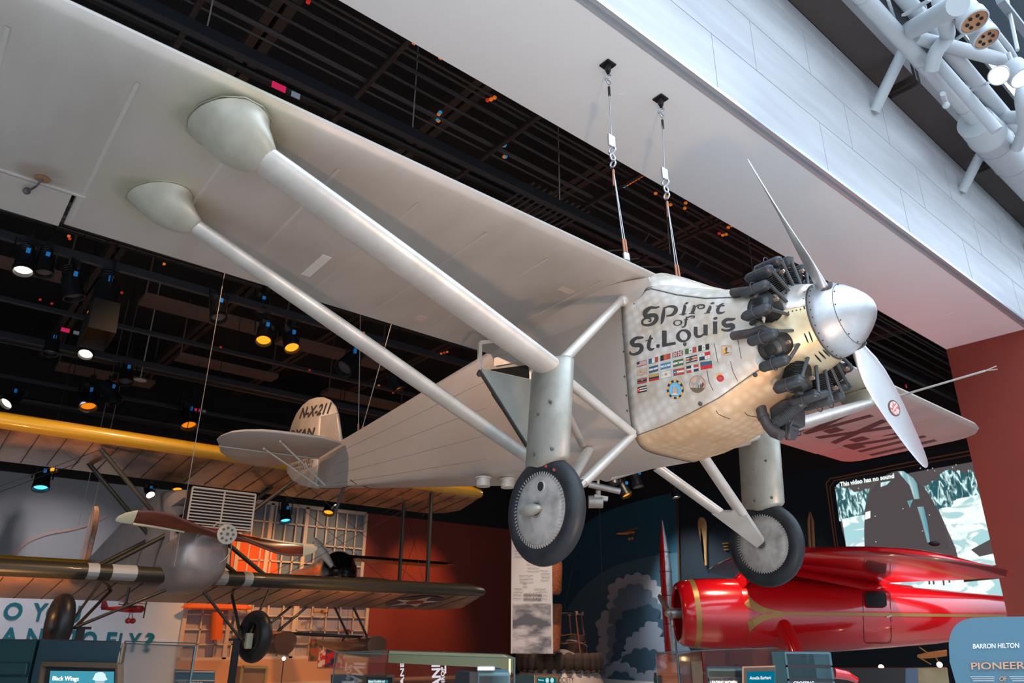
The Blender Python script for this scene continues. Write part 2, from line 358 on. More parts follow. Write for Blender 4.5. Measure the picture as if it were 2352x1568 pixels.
for s in (-1,1):
    T1=V((-.25,s*3.80,-.17)); L1=V((-.31,s*.473,-1.298)); J1=V((-.25,s*1.37,-.995))
    st=strut(T1,J1,.27,.12,.25,.125,12,.13)
    strut(J1,L1,.10,.075,.09,.07,4,0,name='brace_strut')
    T2=V((-1.29,s*3.88,-.14)); L2=V((-1.5,s*.47,-1.30))
    strut(T2,L2,.17,.085,.17,.09,12,.22)
    # cuffs
    for (ct,base,c,t) in ((T1,[(-.05,3.86),(-.04,3.96),(-.11,4.06),(-.24,4.13),(-.38,4.15),(-.50,4.12),(-.57,4.02),(-.58,3.9),(-.54,3.80),(-.42,3.75),(-.26,3.745),(-.12,3.78)],.24,.12),
                    (T2,[(-1.12,3.94),(-1.12,4.03),(-1.17,4.12),(-1.27,4.19),(-1.38,4.23),(-1.49,4.22),(-1.57,4.13),(-1.59,4.03),(-1.56,3.93),(-1.47,3.88),(-1.33,3.86),(-1.2,3.885)],.17,.085)):
        d=V((0,-s*.95,-.33)).normalized(); ex=V((1,0,0)); ey=d.cross(ex)
        n=12; bs=[V((x,s*y,.004)) for x,y in base]; cen=sum(bs,V())/n
        end=ct+d*.10
        tgt=[]
        for b_ in bs:
            e=b_-cen; a=math.atan2(e.dot(V((0,s,0))),e.x)
            tgt.append(end+ex*cos(a)*c*.52+V((0,s*.33,-.95)).normalized()*0+ (V((0,s*.33,0))+V((0,0,-.95*0)))*0 + ey.normalized()*(1 if ey.z*1<0 else 1)*sin(a)*t*.55*(1 if ey.y*s>0 else -1))
        secs=[]
        for k in (-.02,0,.12,.3,.5,.7,.86,1):
            kk=max(k,0)
            q=[]
            for b_,g in zip(bs,tgt):
                sc=1+.10*(k<=0)
                p=cen+(b_-cen)*sc if k<=0 else b_.lerp(g,kk**1.15)
                if k>0: p=p+V((0,0,-.055*sin(pi*kk)))+(b_-cen)*.10*sin(pi*kk)
                else: p=p+V((0,0,-.0 if k<0 else -.008))
                q.append(p)
            secs.append(q)
        cf=MB().loft(secs).build('strut_cuff',mCuff,plane,60)
        sub=cf.modifiers.new('s','SUBSURF'); sub.levels=1; sub.render_levels=2
        rg=MB()
        rg.tube([cen+(b_-cen)*1.09+V((0,0,-.004)) for b_ in bs+[bs[0]]],.003,6)
        rg.build('cuff_rim',mWing,plane,60)
    # brace junction -> upper longeron, junction -> rear longeron
    MB().tube([J1+V((.0,0,.02)),(-.28,s*.50,-.10)],[.042,.036],14).build('brace_strut',mStr,plane,50)
    MB().sphere(J1+V((0,0,.015)),.07,14,10,(1.1,1,.8)).sphere((-.28,s*.48,-.10),.055,12,8).build('strut_joint',mStr,plane,60)
    RL=V((-.87,s*.473,-1.28))
    strut(J1+V((-.05,0,-.05)),RL,.07,.045,name='brace_strut',mt=mFab)
    # shock fairing
    hub=V((-.385,s*1.385,-2.012)); top=V((-.28,s*1.37,-.93)); bot=V((-.36,s*1.385,-1.66)) if s>0 else V((-.36,s*1.385,-1.66))
    secs=[];d=(bot-top).normalized()
    for k,sc in ((-.05,.45),(-.02,.85),(.02,1),(.5,1),(1,1),(1.03,.93),(1.07,.7),(1.095,.3)):
        p=top.lerp(bot,k); off=V((-.03*(1-sc),0,0))
        secs.append([p+off+V((x*sc,y*sc,0)) for x,y in stream(.45,.20,24)])
    fr=MB().loft(secs).build('shock_strut_fairing',mFair,plane,50)
    for (x,z) in ((-.33,-1.33),(-.2,-1.27),(-.38,-1.62),(-.2,-1.62)): MB().sphere((x,s*1.385-.09,z),.013,8,6).build('rivet',mExh,fr)
    MB().tube([(-.37,s*1.385,-1.70),hub+V((0,0,.04))],.022,10).tube([(-.37,s*1.385,-1.78),(-.375,s*1.385,-1.84)],.028,10).build('oleo_rod',mFair,plane,50)
    # gear V legs
    inn=hub+V((0,-s*.07,0)); F=V((-.33,s*.46,-1.31)); Rr=V((-.84,s*.46,-1.33))
    jn=F.lerp(inn,.62)+V((-.10,0,-.0))
    strut(F,F.lerp(inn,.66),.115,.07,.12,.075,6,0,name='landing_gear_leg',mt=mStr)
    strut(Rr,Rr.lerp(inn,.60),.125,.075,.125,.07,6,0,name='landing_gear_leg',mt=mStr)
    e1=F.lerp(inn,.58);e2=Rr.lerp(inn,.56);yy=V((0,.034,.0))
    q0=[e1+V((.052,0,.01)),e1.lerp(e2,.28)+V((0,0,-.03)),e2.lerp(e1,.28)+V((0,0,-.02)),e2+V((-.042,0,-.02)),inn+V((-.045,0,-.03)),inn+V((.04,0,.02))]
    nn=(e1-e2).cross(inn-e2).normalized()*.032
    MB().loft([[p-nn*.55-(p-(e1+e2+inn)/3)*.04 for p in q0],[p-nn*.4 for p in q0],[p+nn*.4 for p in q0],[p+nn*.55-(p-(e1+e2+inn)/3)*.04 for p in q0]]).build('gear_leg_web',mStr,plane,30,bev=.004)
    # wheel
    wh=bpy.data.objects.new('wheel',None); COL.objects.link(wh); wh.parent=plane; wh.location=hub; wh.empty_display_size=.05
    ty=MB().torus((0,0,0),(0,1,0),.305,.076,64,18,ry=.066); ty.build('tyre',mRub,wh,60)
    sd=MB()
    for q in (-1,1):
        sd.lathe([(0,.245),(.003,.245),(.022,.262),(.034,.285),(.0345,.30),(.028,.31)],(0,q*.028,0),(0,q,0),64,False)
    sd.build('tyre_sidewall',mRub2,wh,60)
    mDisc=mat('wheel_fabric_disc',(.36,.34,.32),.62,.3,(.20,.185,.17),8,8,bump=.3,lo=.4,hi=.7)
    cv=MB(); out=s
    for q in (-1,1):
        cv.lathe([(0,.258),(.004,.256),(.016,.24),(.020,.2),(.032,.12),(.040,.07),(.042,.045)],(0,q*.045,0),(0,q,0),64,False)
    cv.build('wheel_cover',mDisc,wh,60)
    for q in (-1,1):
        stt=MB()
        for i in range(64):
            a=2*pi*i/64; r0,r1=.243,.266
            stt.beam((r0*cos(a),q*.068,r0*sin(a)),(r1*cos(a+.02),q*.062,r1*sin(a+.02)),.008,.006,(0,1,0))
        stt.build('lacing',mLace,wh)
    for q in (-1,1):
        hb=MB()
        for i in range(24):
            a=2*pi*i/24; hb.beam((.035*cos(a),q*.086,.035*sin(a)),(.06*cos(a),q*.084,.06*sin(a)),.004,.006,(0,1,0))
        hb.lathe([(0,.062),(.004,.06)],(0,q*.081,0),(0,q,0),24)
        hb.build('hub_ring',mLine,wh)
    if s<0:
        hc_=[]
        for k in range(11):
            t_=k/10; xx=.065-.235*t_; w_=(sin(pi*min(1,t_*.9+.05))**.7)*(1-.25*t_) if t_<1 else .02
            hc_.append([V((xx,-.10-.055*w_*cos(2*pi*i/14),.046*w_*sin(2*pi*i/14))) for i in range(14)])
        MB().loft(hc_).lathe([(0,.034),(.03,.03)],(.0,-.075,0),(0,-1,0),16).build('hub_cap',mFair,wh,60)
        MB().lathe([(0,.034),(.008,.034)],(.04,-.069,.155),(0,-1,0),20).build('inspection_hole',mDial,wh)
        MB().torus((.04,-.073,.155),(0,1,0),.038,.007,24,6).build('inspection_hole_rim',mDisc,wh,50)
    rd=MB()
    for a in ((1.25,.95) if s<0 else (-1.1,)):
        rd.ribbon([(.305*cos(a)-.012*sin(a),q_,.305*sin(a)+.012*cos(a)) for q_ in (-s*-.067,)]+[(.305*cos(a)+.012*sin(a),s*.067 if s<0 else -.067,.305*sin(a)-.012*cos(a))],.018,(0,-1,0),.004)
    rd.build('red_tyre_mark',mat('red_mark',(.35,.05,.04),.6),wh)
# ---- fuselage
def sup(x,w_,zt,zb,n,N=48,a0=0,a1=2*pi,close=True):
    zc=(zt+zb)/2;h=(zt-zb)/2;out=[]
    m_=N if close else N+1
    for i in range(m_):
        a=a0+(a1-a0)*i/N; c,s_=cos(a),sin(a)
        out.append(V((x,w_*math.copysign(abs(c)**(2/n),c),zc+h*math.copysign(abs(s_)**(2/n),s_))))
    return out
def interp(tab,x):
    if x>=tab[0][0]: return tab[0][1:]
    for a,b_ in zip(tab,tab[1:]):
        if b_[0]<=x<=a[0]:
            k=(a[0]-x)/(a[0]-b_[0]); k=k*k*(3-2*k) if False else k
            return tuple(u+(v-u)*k for u,v in zip(a[1:],b_[1:]))
    return tab[-1][1:]
CW=[(.93,.405,-.335,-1.165,2.3),(.75,.44,-.30,-1.24,2.6),(.5,.465,-.22,-1.34,3.2),(.25,.475,-.10,-1.39,4),(0,.475,.05,-1.42,5),(-.31,.475,.07,-1.42,6)]
def cowl(a0,a1,xs,off=0,name='',mt=None,N=30):
    mb=MB(); secs=[]
    for x in xs:
        w_,zt,zb,n=interp(CW,x); secs.append(sup(x,w_+off,zt+off,zb-off,n,N,a0,a1,False))
    mb.loft(secs,False,False)
    return mb
XS=[.93-.062*i for i in range(21)]
D=pi/180
full=cowl(0,2*pi,XS,0,N=96); bv=BVHTree.FromPolygons(full.v,full.f)
def solid(o,t=.004):
    mo=o.modifiers.new('t','SOLIDIFY'); mo.thickness=t; mo.offset=0; return o
solid(cowl(37*D,143*D,XS,name='x').build('top_cowl',mTurn,plane,40))
solid(cowl(143*D,219*D,XS).build('side_cowl_panel',mTurn,plane,40))
solid(cowl(-39*D,37*D,XS).build('side_cowl_panel',mTurn,plane,40))
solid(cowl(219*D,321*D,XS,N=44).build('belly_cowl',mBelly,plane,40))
sm=MB()
for a in (37,143,219,321):
    pts=[]
    for x in XS:
        w_,zt,zb,n=interp(CW,x); pts.append(sup(x,w_,zt,zb,n,1,a*D,a*D+.001,False)[0])
    sm.tube(pts,.006 if a in (37,143) else .0035,6)
sm.tube([p for p in sup(-.312,.478,.07,-1.423,6,96,0,2*pi)]+[sup(-.312,.478,.07,-1.423,6,96,0,2*pi)[0]],.004,6)
w_,zt,zb,n=interp(CW,.9); q=sup(.895,w_+.001,zt,zb,n,64); sm.tube(q+[q[0]],.003,6)
sm.build('cowl_seam',mLine,plane,60)
# forward bulkhead closing the cowl
MB().loft([sup(.93,.405,-.335,-1.165,2.3),sup(.95,.36,-.38,-1.12,2.2)]).build('firewall',mCream,plane,30)
# fabric fuselage (rear)
FU=[(-.31,.472,.06,-1.415,7),(-.9,.473,.06,-1.37,9),(-1.56,.473,.08,-1.34,12),(-2.2,.462,.115,-1.27,14),(-3.2,.375,.11,-1.105,14),(-4.5,.25,.105,-.90,14),(-5.5,.16,.10,-.74,14),(-6.4,.08,.10,-.585,14),(-7.15,.018,.05,-.475,14)]
fs=[sup(x,a,b_,c,n,56) for x,a,b_,c,n in FU]
fus=MB().loft(fs).build('fuselage',mFab,plane,35)
lf=MB()
for zz0,zz1 in ((-.25,-.05),(-.55,-.2),(-.85,-.33),(-1.1,-.45)):
    for s in (-1,1): lf.tube([(-2.25,s*.457,zz0),(-3.2,s*.377,zz0+(zz1-zz0)*.2),(-4.5,s*.252,zz0+(zz1-zz0)*.47),(-6.4,s*.083,zz0+(zz1-zz0)*.87)],.004,5)
lf.build('stringer_line',mFab,plane,60)
# wing root fairing
for s in (-1,1):
    secs=[]
    for x,o_,d_ in ((.02,.004,.02),(-.03,.03,.05),(-.09,.07,.10),(-.2,.13,.15),(-.5,.2,.17),(-.9,.2,.15),(-1.3,.14,.12),(-1.9,.09,.1),(-2.13,.04,.08)):
        P0=V((x,s*.46,-d_-.02));P1=V((x,s*(.473+o_),.004)); P2=V((x,s*.46,.01))
        cv=[P0.lerp(V((x,s*.474,-.01)),k).lerp(V((x,s*.474,-.01)).lerp(P1,k),k) for k in (0,.2,.4,.6,.8,1)]
        secs.append(cv+[P2])
    MB().loft(secs).build('wing_root_fairing',mFab,plane,60)
# windscreen-less top fairing between cowl and wing leading edge
tf=[]
for x,w_,z in ((.56,.03,-.21),(.35,.20,-.08),(.15,.36,.07),(.0,.43,.17),(-.25,.46,.245),(-.6,.46,.25)):
    wb,zt,zb,n=interp(CW,x); tf.append([V((x,w_*cos(a),min(zt,.0)-.06+(z-min(zt,0)+.06)*max(0,sin(a))**.8)) for a in [pi*i/14 for i in range(15)]])
MB().loft(tf,False,False).build('tank_fairing',mTurn,plane,40)
# door opening, cabin windows
def sidepoly(pts,name,mt,y=-.478,th=.006): return MB().prism([(x,y,z) for x,z in pts],(0,-th,0)).build(name,mt,plane)
sidepoly([(-2.16,-.16),(-1.56,-.30),(-1.56,-.52),(-2.13,-.33)],'door_opening',mDial)
sidepoly([(-2.15,-.44),(-2.11,-.42),(-1.56,-1.10),(-1.60,-1.13)],'door_opening',mDial)
sidepoly([(-2.10,-.05),(-1.62,-.11),(-1.62,-.24),(-2.1,-.14)],'skylight_frame',mStr)
# open door, hinged at its front edge
dr=[pl(*q,'x',-1.52) for q in ((1102,850),(1221,876),(1221,1024),(1211,1024))]
dn=V((.025,0,0))
door=MB().prism(dr,dn).build('cabin_door',mat('door_silver_green',(.44,.46,.42),.4,.4,(.38,.39,.35),4,4),plane,bev=.003)
wf=[pl(*q,'x',-1.52) for q in ((1102,787),(1102,850),(1221,876),(1221,775))]
fm=MB()
for a,b_ in ((0,1),(1,2),(2,3),(3,0)): fm.beam(wf[a],wf[b_],.035,.03,(1,0,0))
fm.build('window_frame',mStr,door,bev=.002)
MB().beam(dr[0],dr[3],.03,.035,(1,0,0)).build('door_edge',mLine,door)
MB().sphere(dr[0]+V((-.03,.02,-.02)),.03,8,6).build('door_latch',mExh,door)
# tail
def outline_plate(px,axis,val,th,name,mt,bev=None):
    q=[pl(x,y,axis,val) for x,y in px]; c=sum(q,V())/len(q)
    off=V([0,0,0]); off['xyz'.index(axis)]=th
    mb=MB(); 
    secs=[[c+(p-c)*.97-off*.5 for p in q],[p-off*.22 for p in q],[p+off*.22 for p in q],[c+(p-c)*.97+off*.5 for p in q]]
    mb.loft(secs); return mb.build(name,mt,plane,50)
mFin_=mat('fin_fabric',(.60,.54,.48),.42,.35,(.50,.44,.38),3,4)
LEs=[(786,1017),(740,1004),(690,997),(640,991),(600,988),(560,988.5),(530,992),(508,1000),(498,1009)]
HNG=[(503,1019),(600,1032),(705,1045),(735,1049)]
sp=[pl(x,y,'z',0.0) for x,y in LEs+HNG]
sp=[V((p.x,min(p.y,-.02),0)) for p in sp]
el=[pl(x,y,'z',0.0) for x,y in [(503,1020),(506,1036),(520,1047),(540,1055),(565,1062),(590,1067),(620,1069),(648,1066),(680,1058),(705,1050),(735,1050)]+HNG[::-1][1:]]
for s in (1,-1):
    for nm,poly in (('stabilizer',sp),('elevator',el)):
        q=[V((p.x,-s*abs(p.y)*-1*-1 if False else p.y*s,p.z)) for p in poly]; c=sum(q,V())/len(q); o_=V((0,0,.03))
        MB().loft([[c+(p-c)*.96-o_*.8 for p in q],[p-o_*.25 for p in q],[p+o_*.25 for p in q],[c+(p-c)*.96+o_*.8 for p in q]]).build(nm,mFab,plane,50)
    hl=[pl(x,y,'z',0.0) for x,y in HNG]
    MB().tube([(p.x,p.y*s,-.03) for p in hl],.012,8).build('elevator_hinge',mStr,plane,60)
    for A,B in (((-6.47,.95,-.03),(-6.75,.06,-.50)),((-6.98,.98,-.03),(-7.02,.04,-.46))):
        MB().tube([(A[0],-s*A[1],A[2]),(B[0],-s*B[1],B[2])],.016,8).sphere((A[0],-s*A[1],A[2]),.03,8,6).build('stabilizer_brace',mStr,plane,60)
outline_plate([(732,1052),(736,1020),(738,990),(740,957),(760,950),(776,949),(780,975),(786,1017)],'y',0,.05,'fin',mFin_)
outline_plate([(740,956),(776,948),(770,932),(758,918),(743,912),(728,913),(712,918),(697,930),(684,948),(674,970),(668,990),(662,1020),(659,1050),(661,1085),(672,1102),(690,1113),(710,1119),(730,1122),(733,1050)],'y',0,.055,'rudder',mFin_)
def tailtext(t,bl,br,tl,**k):
    A_,B_,C_=[pl(*q,'y',-.034) for q in (bl,br,tl)]
    return text3(MB(),t,A_,B_,C_,**k).build('registration_lettering',mInk,plane)
tailtext('N-X-211',(687,960),(755,948),(694,936),shear=.1,bold=.03)
tailtext('RYAN',(664,1006),(720,1000),(668,988),shear=.1,bold=.03)
tailtext('NYP',(692,1063),(712,1059),(693,1057)); tailtext('GROSS WT',(673,1073),(719,1064),(674,1066)); tailtext('5135 LBS',(679,1082),(716,1073),(680,1076))
# tail skid
MB().tube([pl(790,1118,'y',0),pl(782,1140,'y',0),pl(770,1178,'y',0)],[.022,.03,.022],8).build('tail_skid',mExh,plane,50)
ch=MB()
ch.tube([pl(x,y,'y',-.1) for x,y in ((735,1121),(780,1122),(822,1112),(850,1121),(872,1123))],.006,6)
ch.beam(pl(805,1102,'y',-.14),pl(820,1112,'y',-.14),.012,.012).beam(pl(815,1098,'y',-.14),pl(820,1112,'y',-.14),.012,.012)
ch.build('control_cable',mLine,plane,60)
for x,y in ((1110,1101),(1166,1104)):
    p=pl(x,y,'z',-1.30); MB().lathe([(0,.085),(.012,.085),(.013,.07),(.09,.07),(.092,.06)],p+V((0,0,.02)),(0,0,-1),24).build('exhaust_vent',mStr,plane,40)
# ---- nose cowl, spinner, propeller
AX=-.73
MB().lathe([(.93,.40),(.98,.385),(1.06,.355),(1.15,.325),(1.235,.292)],(0,0,AX),(1,0,0),64,False).build('crankcase_cowl',mCream,plane,40)
up=[]
for x,r in ((1.05,.361),(1.12,.338),(1.18,.318),(1.236,.295)):
    up.append([V((x,r*cos(a*D),AX+r*sin(a*D))) for a in range(4,177,6)])
solid(MB().loft(up,False,False).build('upper_nose_cowl',mNoseUp,plane,40),.004)
ccb=MB().lathe([(.93,.40),(.98,.385),(1.06,.355),(1.15,.325),(1.235,.292)],(0,0,AX),(1,0,0),64,False); ccv=BVHTree.FromPolygons(ccb.v,ccb.f)
for (x0,y0,x1,y1) in ((1847,764,1857,788),(1857.5,760,1867,786),(1868.5,756,1877.5,783),(1870.5,813,1887,831),(1879.5,806,1897,823.5),(1889,802,1906,818),(1853,662,1857,657),(1863,668,1868,660),(1803,675,1809,673)):
    RTt=PR.transposed(); o_=RTt@(CAM-PT); q=[]
    nx,ny=-(y1-y0),(x1-x0); l=math.hypot(nx,ny); nx/=l;ny/=l
    for k in range(12):
        a=2*pi*k/12; u=(cos(a)+1)/2; x=x0+(x1-x0)*u+nx*2.0*sin(a); y=y0+(y1-y0)*u+ny*2.0*sin(a)
        d_=(RTt@ray(x,y)).normalized(); h_,n_,_,_=ccv.ray_cast(o_,d_)
        if h_ is None: h_=pl(x,y,'x',1.15); n_=-d_
        if n_.dot(d_)>0:n_=-n_
        q.append(h_+n_*.005)
    MB().add(q,[tuple(range(12))]).build('louvre_slot',mDial,plane)
for p_ in (((1683,771),(1725,765),(1752,756),(1768,765)),((1682,672),(1712,668),(1742,664)),((1719,640),(1745,634))):
    pts=[pl(x,y,'y',-.49 if y>700 else -.40) for x,y in p_]; MB().tube(pts,[.034]*len(pts),14).build('exhaust_pipe',mExh,plane,60)
    MB().lathe([(0,.028),(.004,.028)],pts[0]-(pts[1]-pts[0]).normalized()*.003,pts[0]-pts[1],12).build('exhaust_opening',mDial,plane)
def studs(pts,r,name,parent): 
    for p in pts: MB().sphere(p,r,6,4).build(name,mExh,parent)
studs([V((1.225,0,AX))+V((0,cos(a*D),sin(a*D)))*.298 for a in range(6,178,14)]+[V((1.07+k*.026,-(.356-(.01+k*.026)*.36)*cos(4*D),AX+.02)) for k in range(7)],.0065,'cowl_screw',plane)
sp_=MB().lathe([(1.236,.283),(1.25,.287),(1.30,.280),(1.37,.252),(1.44,.208),(1.50,.155),(1.545,.105),(1.572,.06),(1.583,.025),(1.585,.002)],(0,0,AX),(1,0,0),64)
spn=sp_.build('spinner',mAlu,plane,50)
studs([V((1.262,0,AX))+V((0,cos(2*pi*i/30),sin(2*pi*i/30)))*.286 for i in range(30)]+[V((1.415,0,AX))+V((0,cos(2*pi*i/12),sin(2*pi*i/12)))*.226 for i in range(12)],.006,'spinner_screw',spn)
MB().torus((1.405,0,AX),(1,0,0),.232,.0022,48,6).torus((1.238,0,AX),(1,0,0),.290,.005,48,6).build('spinner_seam',mLine,spn,60)
ang=2.331
mBlade=mat('propeller_aluminium',(.74,.76,.78),.34,.85,(.64,.66,.68),3,5,stretch=(1,1,.3),r2=.45)
for sg in (1,-1):
    rd_=V((0,cos(ang),sin(ang)))*sg; t=V((0,sin(ang),-cos(ang)))*-sg*-1
    t=V((0,sin(ang),-cos(ang)))*-sg
    secs=[]
    for r,c,th,be in ((.16,.085,.085,58),(.22,.09,.08,55),(.30,.115,.062,50),(.40,.165,.042,44),(.52,.20,.032,38),(.68,.215,.026,32),(.85,.205,.020,27),(1.0,.18,.016,24),(1.13,.148,.012,22),(1.24,.11,.009,20),(1.30,.075,.006,19),(1.325,.045,.004,19),(1.333,.015,.003,19)):
        be*=D; ch_=t*cos(be)+V((1,0,0))*sin(be); nn=V((1,0,0))*cos(be)-t*sin(be)
        c0=V((1.33,0,AX))+rd_*r
        secs.append([c0+ch_*(cos(2*pi*i/20)*c/2)+nn*(sin(2*pi*i/20)*th/2) for i in range(20)])
    bld=MB().loft(secs).build('propeller_blade',mBlade,plane,60)
    cf=MB().lathe([(0,.06),(.0,.072),(.012,.072),(.014,.06)],V((1.33,0,AX))+rd_*.245,rd_,24).build('blade_collar',mLine,bld,50)
    if sg<0:
        be=27*D; ch_=t*cos(be)+V((1,0,0))*sin(be); nn=V((1,0,0))*cos(be)-t*sin(be); c0=V((1.33,0,AX))+rd_*.80
        for k_,(R1,m_,nm) in enumerate(((.066,mat('decal_brown',(.12,.07,.05),.5),'maker_decal'),(.054,mat('decal_cream',(.62,.55,.5),.5,0,(.5,.12,.12),60,3,lo=.48,hi=.55),'maker_decal'))):
            for q in (-1,1):
                oo=nn*q*(.0125+.002*k_)
                MB().loft([[c0+oo+rd_*(R1*cos(2*pi*i/24))+ch_*(R1*.72*sin(2*pi*i/24)) for i in range(24)],[c0+oo*1.1+rd_*(R1*cos(2*pi*i/24))+ch_*(R1*.72*sin(2*pi*i/24)) for i in range(24)]]).build(nm,m_,bld)
# ---- engine
RA=V((.98,0,AX))
def cylinder(a):
    e=V((0,cos(a),sin(a))); t=V((0,-sin(a),cos(a))); X_=V((1,0,0))
    root=V((1.0,0,AX))
    cb=MB(); prof=[(.28,.075),(.30,.075)]
    r=.30
    while r<.50:
        k=.088+.012*(r-.3)/.2; prof+=[(r,k-.02),(r+.006,k-.02),(r+.0061,k+.006),(r+.010,k+.006)]; r+=.0145
    prof+=[(.505,.07),(.53,.05)]
    cb.lathe(prof,root,e,22)
    cy=cb.build('cylinder',mFin,plane,30)
    hd=MB().lathe([(.42,.07),(.47,.085),(.51,.08),(.53,.045)],root,e,18)
    for sgn in (-1,1): hd.tube([root+e*.45+t*sgn*.03+X_*-.02,root+e*.535+t*sgn*.075-X_*.02],.036,10)
    hd.build('cylinder_head',mEng,cy,50)
    for sgn in (-1,1):
        # rocker box: long capsule running fore and aft
        secs=[]; c=root+e*.545+t*sgn*.10
        n=16
        for h,sc in ((-.040,.5),(-.026,.85),(.0,1),(.012,1),(.013,1.07),(.019,1.07),(.020,.95),(.031,.78),(.037,.45)):
            secs.append([c+e*h+X_*((.072 if cos(2*pi*i/n)>0 else -.072)*1+cos(2*pi*i/n)*.045*sc+.0)+t*(sin(2*pi*i/n)*.037*sc) for i in range(n)])
        rk=MB().loft(secs).build('rocker_box',mEng,cy,45)
        MB().torus(c+e*.02,X_,.046,.004,20,6).build('rocker_strap',mExh,cy,60)
        MB().tube([c+X_*.10-e*.01,c+X_*.105-e*.04,V((1.115,0,AX))+e*.315+t*sgn*.05],[.022,.0135,.0135],10).sphere(V((1.115,0,AX))+e*.315+t*sgn*.05,.018,8,6).build('pushrod_tube',mEng,cy,50)
    MB().tube([root+e*.47-X_*-.08,root+e*.48+X_*.135],[.012,.012],8).lathe([(0,.016),(.025,.016)],root+e*.475+X_*.10,X_,8).build('spark_plug',mBrass,cy,50)
    MB().lathe([(0,.013),(.03,.013)],root+e*.46+t*.09,t,8).lathe([(.03,.008),(.05,.008)],root+e*.46+t*.09,t,8).build('spark_plug',mPlug,cy,50)
    for sgn in (-1,):
        if sin(a)>.8 or cos(a)>0:
            p0=root+e*.50-X_*.07+t*sgn*.05
            MB().tube([p0,p0-X_*.06+e*.01,p0-X_*.13-e*.01,p0-X_*.30-e*.02],[.03,.034,.034,.034],12).build('exhaust_stub',mExh,cy,50)
        elif sin(a)<-.5:
            p0=root+e*.49-X_*.07
            MB().tube([p0,p0-X_*.08,p0-X_*.13-e*.06,p0-X_*.13-e*.16],[.03]*4,10).build('exhaust_stub',mExh,cy,50)
    MB().tube([root+e*.45-X_*.06+t*.07,root+e*.40-X_*.14+t*.07,root+e*.2-X_*.15+t*.03],[.024]*3,10).build('intake_pipe',mEng,cy,50)
for k in range(9): cylinder(pi/2+k*2*pi/9)
MB().lathe([(.86,.3),(.9,.34),(.98,.35),(1.04,.33),(1.1,.31)],(0,0,AX),(1,0,0),48).build('crankcase',mEng,plane,40)
# carburettor heater under the engine
hz=[pl(x,y,'y',-.12) for x,y in ((1812,872),(1790,868),(1762,876),(1748,898),(1745,925),(1752,955),(1764,978),(1778,992),(1795,1000))]
MB().tube(hz,[.03,.036,.04,.04,.04,.04,.04,.045,.04],14).lathe([(0,.046),(.02,.046)],hz[5],hz[6]-hz[5],14).build('heater_hose',mExh,plane,60)
cz=[pl(x,y,'y',-.06) for x,y in ((1778,975),(1835,930),(1850,915))]
prof=[];L_=(cz[1]-cz[0]).length;k=0
while k<L_: prof+=[(k,.04),(k+.006,.045),(k+.012,.04)]; k+=.0125
MB().lathe(prof,cz[0],cz[1]-cz[0],16).tube([cz[1],cz[2],cz[2]+V((.12,.1,.03))],[.04,.04,.03],12).build('corrugated_hose',mEng,plane,30)
cbx=[pl(x,y,'y',-.05) for x,y in ((1765,925),(1815,915),(1815,968),(1770,985))]
MB().prism([p+V((0,.0,0)) for p in cbx],(0,.22,0)).build('carburettor',mEng,plane,bev=.015)
sb=[pl(x,y,'y',.0) for x,y in ((1772,990),(1812,962),(1818,985),(1808,1006),(1785,1000))]
cs=MB().prism(sb,(0,.12,0)).build('air_scoop',mEng,plane,bev=.012)
fn=MB()
for i in range(9):
    k=i/8; a=sb[0].lerp(sb[1],k*.9+.05); b_=sb[4].lerp(sb[3],k*.9+.05); fn.beam(a+V((.0,-.012,-.0)),b_+V((0,-.012,0)),.004,.03,(0,1,0))
fn.build('scoop_fin',mFin,cs)
MB().tube([pl(1812,980,'y',.02),pl(1811,1010,'y',.02)],[.016,.022],10).build('drain_pipe',mExh,plane,50)
MB().tube([pl(1815,978,'y',-.02),pl(1822,963,'y',-.02)],.008,6).build('clamp_handle',mEng,plane,50)
# mounts behind engine
MB().lathe([(.80,.2),(.86,.36),(.90,.37)],(0,0,AX),(1,0,0),32).build('engine_mount',mEng,plane,40)
# ---- painted markings on the cowl
RT=PR.transposed(); RO=RT@(CAM-PT)
def hit(x,y,off=.0035):
    d=(RT@ray(x,y)).normalized(); p,n,_,_=bv.ray_cast(RO,d)
    if p is None: p=pl(x,y,'y',-.475); n=V((0,-1,0))
    if n.dot(d)>0: n=-n
    return p+n*off
def decal(polys,mt,name,off=.0035,parent=None):
    mb=MB()
    for q in polys:
        p=[hit(x,y,off) for x,y in q]; mb.add(p,[tuple(range(len(p)))])
    return mb.build(name,mt,parent or plane)
def cr_spline(pts,n=6):
    out=[];P=[pts[0]]+list(pts)+[pts[-1]]
    for i in range(1,len(P)-2):
        for j in range(n):
            t=j/n;a,b_,c,d=P[i-1],P[i],P[i+1],P[i+2]
            out.append(tuple(.5*((2*b_[k])+(-a[k]+c[k])*t+(2*a[k]-5*b_[k]+4*c[k]-d[k])*t*t+(-a[k]+3*b_[k]-3*c[k]+d[k])*t**3) for k in range(len(a))))
    out.append(tuple(pts[-1])); return out
def stroke(pts,closed=False):
    # pts (x,y,width) in photograph pixels of the 8.4x enlargement with origin 1430,680
    q=cr_spline(pts+([pts[0]] if closed else [])) if len(pts)>2 else pts; quads=[];L=[];Rr_=[]
    for i,(x,y,w_) in enumerate(q):
        a=q[max(i-1,0)];b_=q[min(i+1,len(q)-1)]
        dx,dy=b_[0]-a[0],b_[1]-a[1];l=math.hypot(dx,dy) or 1
        nx,ny=-dy/l*w_/2,dx/l*w_/2
        L.append((1430+(x+nx)/8.4,680+(y+ny)/8.4));Rr_.append((1430+(x-nx)/8.4,680+(y-ny)/8.4))
    for i in range(len(q)-1): quads.append([L[i],L[i+1],Rr_[i+1],Rr_[i]])
    return quads
